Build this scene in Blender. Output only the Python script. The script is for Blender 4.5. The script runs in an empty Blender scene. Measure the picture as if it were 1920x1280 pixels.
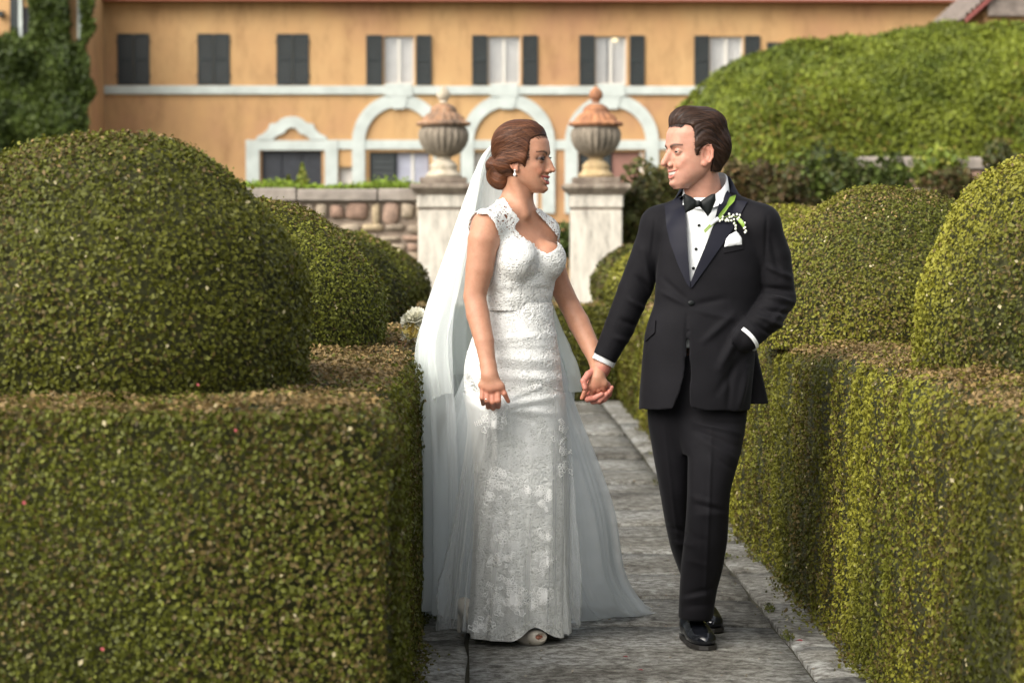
import bpy, bmesh, math, random
import numpy as np
from mathutils import Vector, Matrix

random.seed(7)
RNG = np.random.default_rng(7)
R = math.radians
scene = bpy.context.scene
COL = scene.collection

# ------------------------------------------------------------------ camera
CAM_H, FPX = 1.40, 4533.0            # eye height; focal length in photo pixels (85 mm lens)
PITCH, YAW = math.atan(200 / FPX), math.atan(75 / FPX)
cam_data = bpy.data.cameras.new("camera")
cam = bpy.data.objects.new("camera", cam_data)
COL.objects.link(cam)
cam.location = (0, 0, CAM_H)
cam.rotation_euler = (math.pi / 2 - PITCH, 0, -YAW)
cam_data.lens = 85.0
cam_data.sensor_width = 36.0
cam_data.clip_end = 2000
cam_data.dof.use_dof = True
cam_data.dof.focus_distance = 8.2
cam_data.dof.aperture_fstop = 4.5
scene.camera = cam

# ------------------------------------------------------------------ light
SUN_EL, SUN_AZ = R(40), R(-134)      # azimuth from +Y, clockwise seen from above: from the left, a little behind the camera
world = bpy.data.worlds.new("World")
scene.world = world
world.use_nodes = True
wn = world.node_tree
wn.nodes.clear()
sky = wn.nodes.new("ShaderNodeTexSky")
sky.sky_type = 'NISHITA'
sky.sun_disc = False
sky.sun_elevation = SUN_EL
sky.sun_rotation = SUN_AZ
sky.air_density = 1.0
sky.dust_density = 4.0
sky.ozone_density = 1.0
hs = wn.nodes.new("ShaderNodeHueSaturation")
hs.inputs["Saturation"].default_value = 0.22
bg = wn.nodes.new("ShaderNodeBackground")
bg.inputs["Strength"].default_value = 0.125
wo = wn.nodes.new("ShaderNodeOutputWorld")
wn.links.new(sky.outputs[0], hs.inputs["Color"])
wn.links.new(hs.outputs[0], bg.inputs["Color"])
wn.links.new(bg.outputs[0], wo.inputs["Surface"])

sun_data = bpy.data.lights.new("sun", 'SUN')
sun_data.energy = 1.5
sun_data.angle = R(60)
sun_data.color = (1.0, 0.90, 0.76)
sun = bpy.data.objects.new("sun", sun_data)
COL.objects.link(sun)
sd = Vector((math.sin(SUN_AZ) * math.cos(SUN_EL), math.cos(SUN_AZ) * math.cos(SUN_EL), math.sin(SUN_EL)))
sun.rotation_euler = sd.to_track_quat('Z', 'Y').to_euler()

vs = scene.view_settings
vs.view_transform = 'Standard'
vs.look = 'None'
vs.gamma = 1.0
vs.exposure = 1.10

# ------------------------------------------------------------------ helpers
_cp, _sp, _cy, _sy = math.cos(PITCH), math.sin(PITCH), math.cos(YAW), math.sin(YAW)


def W(px, py, Y):
    """world point at depth Y that the photograph shows at pixel (px, py)"""
    a, b = (px - 960) / FPX, (640 - py) / FPX
    y0 = _cp + b * _sp
    z0 = -_sp + b * _cp
    x = a * _cy + y0 * _sy
    y = -a * _sy + y0 * _cy
    t = Y / y
    return (x * t, Y, CAM_H + z0 * t)


def PX(P):
    """inverse of W for an (n,3) array"""
    P = np.asarray(P, float)
    x, y, z = P[..., 0], P[..., 1], P[..., 2] - CAM_H
    x1 = x * _cy - y * _sy
    y1 = x * _sy + y * _cy
    d = y1 * _cp - z * _sp
    u = y1 * _sp + z * _cp
    return np.stack([960 + FPX * x1 / d, 640 - FPX * u / d], -1)


def link(o, parent=None):
    COL.objects.link(o)
    if parent is not None:
        o.parent = parent
    return o


def tag(o, label=None, cat=None, group=None, kind=None):
    if label: o["label"] = label
    if cat: o["category"] = cat
    if group: o["group"] = group
    if kind: o["kind"] = kind
    return o


def thing(name, label, cat, loc=(0, 0, 0), group=None):
    o = bpy.data.objects.new(name, None)
    o.empty_display_size = 0.1
    o.location = loc
    link(o)
    return tag(o, label, cat, group)


def place(o, parent):
    """parent o (built in world coordinates) to an Empty that stands at the thing's base"""
    o.parent = parent
    m = Matrix.Translation(Vector(parent.location))
    if parent.parent is not None:
        m = Matrix.Translation(Vector(parent.parent.location)) @ m
    o.matrix_parent_inverse = m.inverted()
    return o


def np_mesh(name, V, F, smooth=False, cols=None):
    """mesh from numpy arrays; F is (n,3) or (n,4), or a list of such arrays"""
    me = bpy.data.meshes.new(name)
    V = np.ascontiguousarray(V, dtype=np.float32)
    Fs = [np.asarray(f, dtype=np.int32) for f in (F if isinstance(F, list) else [F]) if len(f)]
    me.vertices.add(len(V))
    me.vertices.foreach_set("co", V.ravel())
    nl = sum(f.size for f in Fs)
    npoly = sum(len(f) for f in Fs)
    me.loops.add(nl)
    me.polygons.add(npoly)
    me.loops.foreach_set("vertex_index", np.concatenate([f.ravel() for f in Fs]))
    tot = np.concatenate([np.full(len(f), f.shape[1], np.int32) for f in Fs])
    start = np.concatenate([[0], np.cumsum(tot)[:-1]]).astype(np.int32)
    me.polygons.foreach_set("loop_start", start)
    me.polygons.foreach_set("loop_total", tot)
    if smooth:
        me.polygons.foreach_set("use_smooth", np.ones(npoly, dtype=bool))
    me.update(calc_edges=True)
    me.validate()
    if cols is not None:
        at = me.color_attributes.new("col", 'FLOAT_COLOR', 'POINT')
        c = np.ones((len(V), 4), np.float32)
        c[:, :3] = cols
        at.data.foreach_set("color", c.ravel())
    return me


def mk(name, V, F, m, parent=None, smooth=False, cols=None):
    me = np_mesh(name, V, F, smooth, cols)
    me.materials.append(m)
    o = bpy.data.objects.new(name, me)
    link(o)
    if parent is not None:
        place(o, parent)
    return o


class MB:
    """collects simple shapes into one mesh"""
    def __init__(s):
        s.bm = bmesh.new()

    def box(s, x0, x1, y0, y1, z0, z1, bev=0.0):
        c = [s.bm.verts.new(p) for p in ((x0, y0, z0), (x1, y0, z0), (x1, y1, z0), (x0, y1, z0),
                                         (x0, y0, z1), (x1, y0, z1), (x1, y1, z1), (x0, y1, z1))]
        fs = [s.bm.faces.new([c[i] for i in q]) for q in
              ((0, 3, 2, 1), (4, 5, 6, 7), (0, 1, 5, 4), (1, 2, 6, 5), (2, 3, 7, 6), (3, 0, 4, 7))]
        if bev > 0:
            es = list({e for f in fs for e in f.edges})
            bmesh.ops.bevel(s.bm, geom=es, offset=bev, segments=1, affect='EDGES')
        return s

    def prism(s, pts, y0, y1):
        """polygon in x,z extruded in y (front face at y0)"""
        a = [s.bm.verts.new((p[0], y0, p[1])) for p in pts]
        b = [s.bm.verts.new((p[0], y1, p[1])) for p in pts]
        n = len(pts)
        s.bm.faces.new(a)
        s.bm.faces.new(b[::-1])
        for i in range(n):
            j = (i + 1) % n
            s.bm.faces.new((a[j], a[i], b[i], b[j]))
        return s

    def strip(s, outer, inner, y0, y1):
        """band between two open polylines in x,z extruded in y"""
        n = len(outer)
        q = [[s.bm.verts.new((p[0], y, p[1])) for p in L] for L in (outer, inner) for y in (y0, y1)]
        of, ob, jf, jb = q
        for i in range(n - 1):
            s.bm.faces.new((of[i], of[i + 1], jf[i + 1], jf[i]))
            s.bm.faces.new((ob[i + 1], ob[i], jb[i], jb[i + 1]))
            s.bm.faces.new((of[i + 1], of[i], ob[i], ob[i + 1]))
            s.bm.faces.new((jf[i], jf[i + 1], jb[i + 1], jb[i]))
        for i in (0, n - 1):
            s.bm.faces.new((of[i], jf[i], jb[i], ob[i]) if i == 0 else (jf[i], of[i], ob[i], jb[i]))
        return s

    def lathe(s, prof, cx, cy, seg=48, lobes=0, amp=None):
        """prof: list of (r, z); amp: lobe depth for each ring"""
        rings = []
        for k, (r, z) in enumerate(prof):
            ring = []
            for i in range(seg):
                t = 2 * math.pi * i / seg
                rr = r
                if lobes and amp and amp[k]:
                    rr = r * (1 + amp[k] * (abs(math.sin(lobes * t / 2)) - 0.6))
                ring.append(s.bm.verts.new((cx + rr * math.cos(t), cy + rr * math.sin(t), z)))
            rings.append(ring)
        for a, b in zip(rings[:-1], rings[1:]):
            for i in range(seg):
                j = (i + 1) % seg
                s.bm.faces.new((a[i], a[j], b[j], b[i]))
        s.bm.faces.new(rings[0][::-1])
        s.bm.faces.new(rings[-1])
        return s

    def build(s, name, m, parent=None, smooth=False, kind=None):
        bmesh.ops.recalc_face_normals(s.bm, faces=s.bm.faces)
        me = bpy.data.meshes.new(name)
        s.bm.to_mesh(me)
        s.bm.free()
        if smooth:
            me.polygons.foreach_set("use_smooth", np.ones(len(me.polygons), dtype=bool))
            me.set_sharp_from_angle(angle=R(35))
        me.materials.append(m)
        o = bpy.data.objects.new(name, me)
        link(o)
        if parent is not None:
            place(o, parent)
        if kind: o["kind"] = kind
        return o


# ------------------------------------------------------------------ materials
def new_mat(name):
    m = bpy.data.materials.new(name)
    m.use_nodes = True
    nt = m.node_tree
    b = nt.nodes["Principled BSDF"]
    return m, nt, b


def nd(nt, typ, **kw):
    n = nt.nodes.new(typ)
    for k, v in kw.items():
        if k in n.inputs.keys():
            n.inputs[k].default_value = v
        else:
            setattr(n, k, v)
    return n


def ramp(nt, stops):
    r = nt.nodes.new("ShaderNodeValToRGB")
    e = r.color_ramp.elements
    while len(e) < len(stops):
        e.new(0.5)
    for i, (p, c) in enumerate(stops):
        e[i].position = p
        e[i].color = (*c, 1) if len(c) == 3 else c
    return r


def plain(name, col, rough=0.6, spec=0.5, metal=0.0, noise=0.0, nscale=8.0, bump=0.0, bscale=60.0):
    m, nt, b = new_mat(name)
    b.inputs["Base Color"].default_value = (*col, 1)
    b.inputs["Roughness"].default_value = rough
    b.inputs["Specular IOR Level"].default_value = spec
    b.inputs["Metallic"].default_value = metal
    tc = nt.nodes.new("ShaderNodeTexCoord")
    if noise > 0:
        n = nd(nt, "ShaderNodeTexNoise", Scale=nscale, Detail=6.0, Roughness=0.65)
        nt.links.new(tc.outputs["Object"], n.inputs["Vector"])
        r = ramp(nt, [(0.25, [c * (1 - noise) for c in col]), (0.75, [min(1, c * (1 + noise)) for c in col])])
        nt.links.new(n.outputs["Fac"], r.inputs["Fac"])
        nt.links.new(r.outputs["Color"], b.inputs["Base Color"])
    if bump > 0:
        n2 = nd(nt, "ShaderNodeTexNoise", Scale=bscale, Detail=5.0)
        nt.links.new(tc.outputs["Object"], n2.inputs["Vector"])
        bp = nd(nt, "ShaderNodeBump", Strength=bump, Distance=0.01)
        nt.links.new(n2.outputs["Fac"], bp.inputs["Height"])
        nt.links.new(bp.outputs["Normal"], b.inputs["Normal"])
    return m


def attr_mat(name, rough=0.5, spec=0.4, trans=0.0, bump=0.0, bscale=200.0, sss=0.0, var=0.0, coat=0.0):
    """base colour from the colour attribute 'col'"""
    m, nt, b = new_mat(name)
    a = nt.nodes.new("ShaderNodeVertexColor")
    a.layer_name = "col"
    src = a.outputs["Color"]
    b.inputs["Roughness"].default_value = rough
    b.inputs["Specular IOR Level"].default_value = spec
    if var > 0:
        g = nt.nodes.new("ShaderNodeNewGeometry")
        h = nd(nt, "ShaderNodeHueSaturation")
        mr = nd(nt, "ShaderNodeMapRange")
        mr.inputs["To Min"].default_value = 1 - var
        mr.inputs["To Max"].default_value = 1 + var
        nt.links.new(g.outputs["Random Per Island"], mr.inputs["Value"])
        nt.links.new(mr.outputs["Result"], h.inputs["Value"])
        nt.links.new(src, h.inputs["Color"])
        src = h.outputs["Color"]
    nt.links.new(src, b.inputs["Base Color"])
    if sss > 0:
        b.inputs["Subsurface Weight"].default_value = sss
        b.inputs["Subsurface Radius"].default_value = (0.012, 0.005, 0.003)
        b.inputs["Subsurface Scale"].default_value = 1.0
    if bump > 0:
        tc = nt.nodes.new("ShaderNodeTexCoord")
        n2 = nd(nt, "ShaderNodeTexNoise", Scale=bscale, Detail=4.0)
        nt.links.new(tc.outputs["Object"], n2.inputs["Vector"])
        bp = nd(nt, "ShaderNodeBump", Strength=bump, Distance=0.002)
        nt.links.new(n2.outputs["Fac"], bp.inputs["Height"])
        nt.links.new(bp.outputs["Normal"], b.inputs["Normal"])
    if trans > 0:
        t = nt.nodes.new("ShaderNodeBsdfTranslucent")
        mx = nd(nt, "ShaderNodeMixShader", Fac=trans)
        nt.links.new(src, t.inputs["Color"])
        nt.links.new(b.outputs[0], mx.inputs[1])
        nt.links.new(t.outputs[0], mx.inputs[2])
        nt.links.new(mx.outputs[0], nt.nodes["Material Output"].inputs["Surface"])
    return m


def wob(P, s, seed=0.0):
    """smooth pseudo-noise in about [-1,1], numpy"""
    x, y, z = P[..., 0] * s + seed, P[..., 1] * s + seed * 1.7, P[..., 2] * s - seed
    return (np.sin(x * 1.7 + 1.3 * np.sin(y * 1.1 + z)) + np.sin(y * 2.3 + 1.1 * np.sin(z * 1.9 + x * .7))
            + np.sin(z * 2.1 + 1.2 * np.sin(x * 1.3 - y))) / 3.0


def tube(P, r0, r1, seg=6):
    """tapered tube along points"""
    P = np.asarray(P, float)
    n = len(P)
    V, F = [], []
    for i in range(n):
        d = P[min(i + 1, n - 1)] - P[max(i - 1, 0)]
        d /= np.linalg.norm(d) + 1e-9
        a = np.cross(d, [0.31, 0.77, 0.55]); a /= np.linalg.norm(a) + 1e-9
        b_ = np.cross(d, a)
        r_ = r0 + (r1 - r0) * i / (n - 1)
        for k in range(seg):
            t = 2 * math.pi * k / seg
            V.append(P[i] + r_ * (math.cos(t) * a + math.sin(t) * b_))
    for i in range(n - 1):
        for k in range(seg):
            k2 = (k + 1) % seg
            F.append((i * seg + k, i * seg + k2, (i + 1) * seg + k2, (i + 1) * seg + k))
    return np.array(V), np.array(F)


def merge(parts):
    V, F, off = [], [], 0
    for v, f in parts:
        V.append(v); F.append(f + off); off += len(v)
    return np.concatenate(V), np.concatenate(F)
scene.cycles.use_denoising = True
scene.cycles.max_bounces = 8
scene.cycles.transparent_max_bounces = 24
scene.cycles.sample_clamp_indirect = 6.0

# ================================================================== ground and path
m_soil, nt, b = new_mat("soil")
tc = nt.nodes.new("ShaderNodeTexCoord")
n1 = nd(nt, "ShaderNodeTexNoise", Scale=0.9, Detail=8.0)
nt.links.new(tc.outputs["Object"], n1.inputs["Vector"])
r1 = ramp(nt, [(0.3, (0.05, 0.045, 0.03)), (0.7, (0.10, 0.11, 0.05))])
nt.links.new(n1.outputs["Fac"], r1.inputs["Fac"])
nt.links.new(r1.outputs["Color"], b.inputs["Base Color"])
b.inputs["Roughness"].default_value = 0.95
g = MB()
g.bm.faces.new([g.bm.verts.new(p) for p in ((-400, -60, -0.05), (400, -60, -0.05), (400, 900, -0.05), (-400, 900, -0.05))])
tag(g.build("ground", m_soil), kind="structure")

# weathered paving stone: layered streaks, lichen, dirt
m_stone, nt, b = new_mat("weathered_slab")
tc = nt.nodes.new("ShaderNodeTexCoord")
geo = nt.nodes.new("ShaderNodeNewGeometry")
mp = nd(nt, "ShaderNodeMapping")
mp.inputs["Scale"].default_value = (1.0, 1.15, 1.0)
nt.links.new(tc.outputs["Object"], mp.inputs["Vector"])
nA = nd(nt, "ShaderNodeTexNoise", Scale=20.0, Detail=10.0, Roughness=0.80, Distortion=0.2)
nB = nd(nt, "ShaderNodeTexNoise", Scale=1.6, Detail=5.0, Roughness=0.6)
nC = nd(nt, "ShaderNodeTexNoise", Scale=26.0, Detail=6.0, Roughness=0.7)
for n in (nA, nC):
    nt.links.new(mp.outputs["Vector"], n.inputs["Vector"])
nt.links.new(tc.outputs["Object"], nB.inputs["Vector"])
rA = ramp(nt, [(0.35, (0.042, 0.040, 0.034)), (0.43, (0.150, 0.144, 0.127)), (0.50, (0.285, 0.28, 0.26)), (0.57, (0.46, 0.465, 0.445)), (0.68, (0.62, 0.63, 0.60))])
nt.links.new(nA.outputs["Fac"], rA.inputs["Fac"])
rB = ramp(nt, [(0.32, (0.38, 0.35, 0.30)), (0.48, (0.78, 0.765, 0.72)), (0.66, (1.12, 1.13, 1.14))])
nt.links.new(nB.outputs["Fac"], rB.inputs["Fac"])
mxc = nd(nt, "ShaderNodeMixRGB", blend_type='MULTIPLY', Fac=1.0)
nt.links.new(rA.outputs["Color"], mxc.inputs["Color1"])
nt.links.new(rB.outputs["Color"], mxc.inputs["Color2"])
rC = ramp(nt, [(0.60, (0, 0, 0)), (0.72, (1, 1, 1))])
nt.links.new(nC.outputs["Fac"], rC.inputs["Fac"])
mx2 = nd(nt, "ShaderNodeMixRGB", blend_type='MIX')
mx2.inputs["Color2"].default_value = (0.42, 0.42, 0.39, 1)
sc_ = nd(nt, "ShaderNodeMath", operation='MULTIPLY')
sc_.inputs[1].default_value = 0.55
nt.links.new(rC.outputs["Color"], sc_.inputs[0])
nt.links.new(sc_.outputs[0], mx2.inputs["Fac"])
nt.links.new(mxc.outputs["Color"], mx2.inputs["Color1"])
hsv = nd(nt, "ShaderNodeHueSaturation")
mr = nd(nt, "ShaderNodeMapRange")
mr.inputs["To Min"].default_value = 0.80
mr.inputs["To Max"].default_value = 1.15
oi = nt.nodes.new("ShaderNodeObjectInfo")
nt.links.new(oi.outputs["Random"], mr.inputs["Value"])
nt.links.new(mr.outputs["Result"], hsv.inputs["Value"])
nt.links.new(mx2.outputs["Color"], hsv.inputs["Color"])
nt.links.new(hsv.outputs["Color"], b.inputs["Base Color"])
b.inputs["Roughness"].default_value = 0.82
bp = nd(nt, "ShaderNodeBump", Strength=1.0, Distance=0.016)
nt.links.new(nA.outputs["Fac"], bp.inputs["Height"])
bp2 = nd(nt, "ShaderNodeBump", Strength=0.6, Distance=0.006)
nt.links.new(nC.outputs["Fac"], bp2.inputs["Height"])
nt.links.new(bp.outputs["Normal"], bp2.inputs["Normal"])
nt.links.new(bp2.outputs["Normal"], b.inputs["Normal"])

m_bed = plain("joint_dirt", (0.045, 0.042, 0.025), 0.95, noise=0.4, nscale=14)
pb = MB().box(-0.30, 1.42, 3.0, 40.0, -0.049, -0.022)
path = tag(pb.build("path", m_bed), kind="structure")


def slab(x0, x1, y0, y1, dz):
    """one paving slab with worn, uneven edges and a slightly dished top"""
    nx, ny = 7, 5
    xs = np.linspace(x0, x1, nx)
    ys = np.linspace(y0, y1, ny)
    gap = 0.0065 if y0 < 9 else 0.0095
    V, F = [], []
    for j in range(ny):
        for i in range(nx):
            x, y = xs[i], ys[j]
            ex = i in (0, nx - 1)
            ey = j in (0, ny - 1)
            z = dz + RNG.normal(0, 0.0022)
            if ex:
                x += (gap if i == 0 else -gap) + RNG.normal(0, 0.0030)
                z -= 0.004
            if ey:
                y += (gap if j == 0 else -gap) + RNG.normal(0, 0.005)
                z -= 0.004
            if ex and ey:
                x += 0.006 if i == 0 else -0.006
                y += 0.006 if j == 0 else -0.006
            V.append((x, y, z))
    top = len(V)
    per = [i for i in range(nx)] + [j * nx + nx - 1 for j in range(1, ny)] + \
          [(ny - 1) * nx + i for i in range(nx - 2, -1, -1)] + [j * nx for j in range(ny - 2, 0, -1)]
    for p in per:
        v = V[p]
        V.append((v[0], v[1], -0.03))
    for j in range(ny - 1):
        for i in range(nx - 1):
            a = j * nx + i
            F.append((a, a + 1, a + nx + 1, a + nx))
    n = len(per)
    for k in range(n):
        k2 = (k + 1) % n
        F.append((per[k], top + k, top + k2, per[k2]))
    return mk("slab", np.array(V), np.array(F), m_stone, smooth=False)


main_y = [5.0, 6.15, 7.25, 8.62, 9.28, 9.93, 10.6, 11.2, 11.62, 12.25, 13.05, 13.62, 14.3, 15.2, 16.0, 16.9, 17.8, 18.9, 20.0, 21.2, 22.5,
          24.0, 25.5, 27.2, 29.0]
for i, (a, b_) in enumerate(zip(main_y[:-1], main_y[1:])):
    dz = RNG.normal(0, 0.004)
    if i in (4, 6, 8, 9, 11, 13, 15, 16):
        xm = {4: .42, 6: .55, 8: .30, 9: .62, 11: .38, 13: .66, 15: .45, 16: .6}[i]
        o = slab(-0.015, xm, a, b_, dz); o.parent = path
        o = slab(xm, 1.086, a, b_, dz + 0.006); o.parent = path
    else:
        o = slab(-0.015, 1.086, a, b_, dz); o.parent = path
for x0, x1, ys in ((-0.28, -0.015, [5.0, 6.4, 7.1, 8.35, 9.6, 11, 12.4, 14, 16, 18.5, 21, 24, 29]),
                   (1.086, 1.40, [5.0, 6.3, 7.62, 8.18, 9.15, 10.0, 11.1, 12.4, 13.9, 15.6, 18, 21, 24, 29])):
    for a, b_ in zip(ys[:-1], ys[1:]):
        o = slab(x0, x1, a, b_, RNG.normal(-0.001, 0.001)); o.parent = path

# ================================================================== clipped box: hedges and domes
m_leaf = attr_mat("box_leaf", rough=0.5, spec=0.22, trans=0.22, var=0.20)
m_core = plain("box_twigs", (0.046, 0.048, 0.014), 0.95, noise=0.75, nscale=70)  # dark tone put in so gaps between leaves read as shaded depth
m_leaf_far = attr_mat("far_leaf", rough=0.55, spec=0.3, trans=0.2, var=0.35)

G_DARK, G_MID, G_LIT, G_YEL = np.array([(0.062, 0.070, 0.010), (0.108, 0.118, 0.015), (0.165, 0.175, 0.022), (0.400, 0.365, 0.048)])
C_BRN, C_TAN, C_GREY = np.array([(0.110, 0.082, 0.026), (0.320, 0.215, 0.085), (0.165, 0.120, 0.060)])


def leaves(P, N, size, cols, tilt=0.50, wide=0.64, jit=0.006, big=False):
    """n folded leaves of two quads at points P with surface normals N"""
    n = len(P)
    rnd = RNG.normal(0, 1, (n, 3))
    nn = N + tilt * rnd
    nn /= np.linalg.norm(nn, axis=1, keepdims=True)
    d = RNG.normal(0, 1, (n, 3)) + 0.5 * N + np.array([0, 0, 0.35])
    d -= (d * nn).sum(1, keepdims=True) * nn
    d /= np.linalg.norm(d, axis=1, keepdims=True)
    s = np.cross(nn, d)
    L = (size * RNG.uniform(0.6, 1.25, n))[:, None]
    w = L * wide * 0.5
    o = P + N * (RNG.normal(0, jit, n))[:, None] - d * L * 0.4
    f = nn * L * 0.10
    if big:
        V = np.stack([o, o + d * L, o + d * L * .30 + s * w + f, o + d * L * .74 + s * w * .85 + f,
                      o + d * L * .30 - s * w + f, o + d * L * .74 - s * w * .85 + f], 1).reshape(-1, 3)
        k = (np.arange(n) * 6)[:, None]
        F = np.concatenate([k + np.array([0, 2, 3, 1]), k + np.array([0, 1, 5, 4])], 0)
        return V, F, np.repeat(cols, 6, axis=0)
    V = np.stack([o, o + d * L * .48 + s * w * 1.1 + f, o + d * L, o + d * L * .48 - s * w * 1.1 + f], 1).reshape(-1, 3)
    k = (np.arange(n) * 4)[:, None]
    F = np.concatenate([k + np.array([0, 1, 2]), k + np.array([0, 2, 3])], 0)
    return V, F, np.repeat(cols, 4, axis=0)


def leaf_cols(P, N, brown_top=0.0, warm=0.0, scale=2.2, seed=0.0):
    """each leaf its own colour: greens in patches, some dry, clipped twig ends on flat tops"""
    n = len(P)
    t = 0.5 + 0.5 * wob(P, scale, seed) + RNG.normal(0, 0.16, n)
    t = np.clip(t, 0, 1)[:, None]
    c = G_DARK * (1 - t) + G_MID * t
    u = np.clip(RNG.uniform(0, 1, n) * .9 - 0.45 + 0.25 * wob(P, scale * 1.9, seed + 3), 0, 1)[:, None] * 1.1
    c = c * (1 - np.clip(u, 0, 1)) + G_LIT * np.clip(u, 0, 1)
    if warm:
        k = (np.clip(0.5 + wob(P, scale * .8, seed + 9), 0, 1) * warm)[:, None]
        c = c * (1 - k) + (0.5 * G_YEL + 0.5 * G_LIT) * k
    big_ = np.clip(.5 + .9 * wob(P * np.array([1, 1, .45]), 1.7, seed + 7), 0, 1)
    c = c * (.62 + .55 * big_)[:, None]
    dry = np.clip(.10 + .55 * wob(P * np.array([1, 1, .4]), 2.9, seed + 5) + .25 * wob(P, 7.3, seed), .04, .40)
    is_dry = RNG.uniform(0, 1, n) < dry
    c[is_dry] = C_BRN * RNG.uniform(0.6, 1.3, (is_dry.sum(), 1))
    pale = RNG.uniform(0, 1, n) < 0.006
    c[pale] = np.array([0.40, 0.35, 0.20])
    if brown_top:
        up = np.clip((N[:, 2] - 0.7) / 0.25, 0, 1) * brown_top * np.clip(.80 + .45 * wob(P, 3.3, seed + 4), .25, 1)
        bt = RNG.uniform(0, 1, n) < up
        q = RNG.uniform(0, 1, (bt.sum(), 1))
        c[bt] = C_TAN * q + C_GREY * (1 - q)
    return c


def rrect(u, w0, w1, h, rad):
    """perimeter point and normal of a hedge cross-section; u in [0,1] from left foot over the top to right foot"""
    ww = w1 - w0
    seg = [h - rad, math.pi / 2 * rad, ww - 2 * rad, math.pi / 2 * rad, h - rad]
    tot = sum(seg)
    s = u * tot
    x = np.zeros_like(u); z = np.zeros_like(u); nx = np.zeros_like(u); nz = np.zeros_like(u)
    c = np.cumsum([0] + seg)
    k = s <= c[1]
    x[k] = w0; z[k] = s[k]; nx[k] = -1
    k = (s > c[1]) & (s <= c[2]); a = (s[k] - c[1]) / rad
    x[k] = w0 + rad - rad * np.cos(a); z[k] = h - rad + rad * np.sin(a); nx[k] = -np.cos(a); nz[k] = np.sin(a)
    k = (s > c[2]) & (s <= c[3])
    x[k] = w0 + rad + s[k] - c[2]; z[k] = h; nz[k] = 1
    k = (s > c[3]) & (s <= c[4]); a = (s[k] - c[3]) / rad
    x[k] = w1 - rad + rad * np.sin(a); z[k] = h - rad + rad * np.cos(a); nx[k] = np.sin(a); nz[k] = np.cos(a)
    k = s > c[4]
    x[k] = w1; z[k] = h - rad - (s[k] - c[4]); nx[k] = 1
    return x, z, nx, nz, tot


DOME_FEET = [(-.965, 6.33), (-.865, 9.0), (-.87, 11.8), (-.865, 14.6), (-.84, 17.6), (1.885, 7.15), (1.72, 10.05), (1.74, 13.1), (1.56, 18.6), (1.60, 21.8)]


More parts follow.
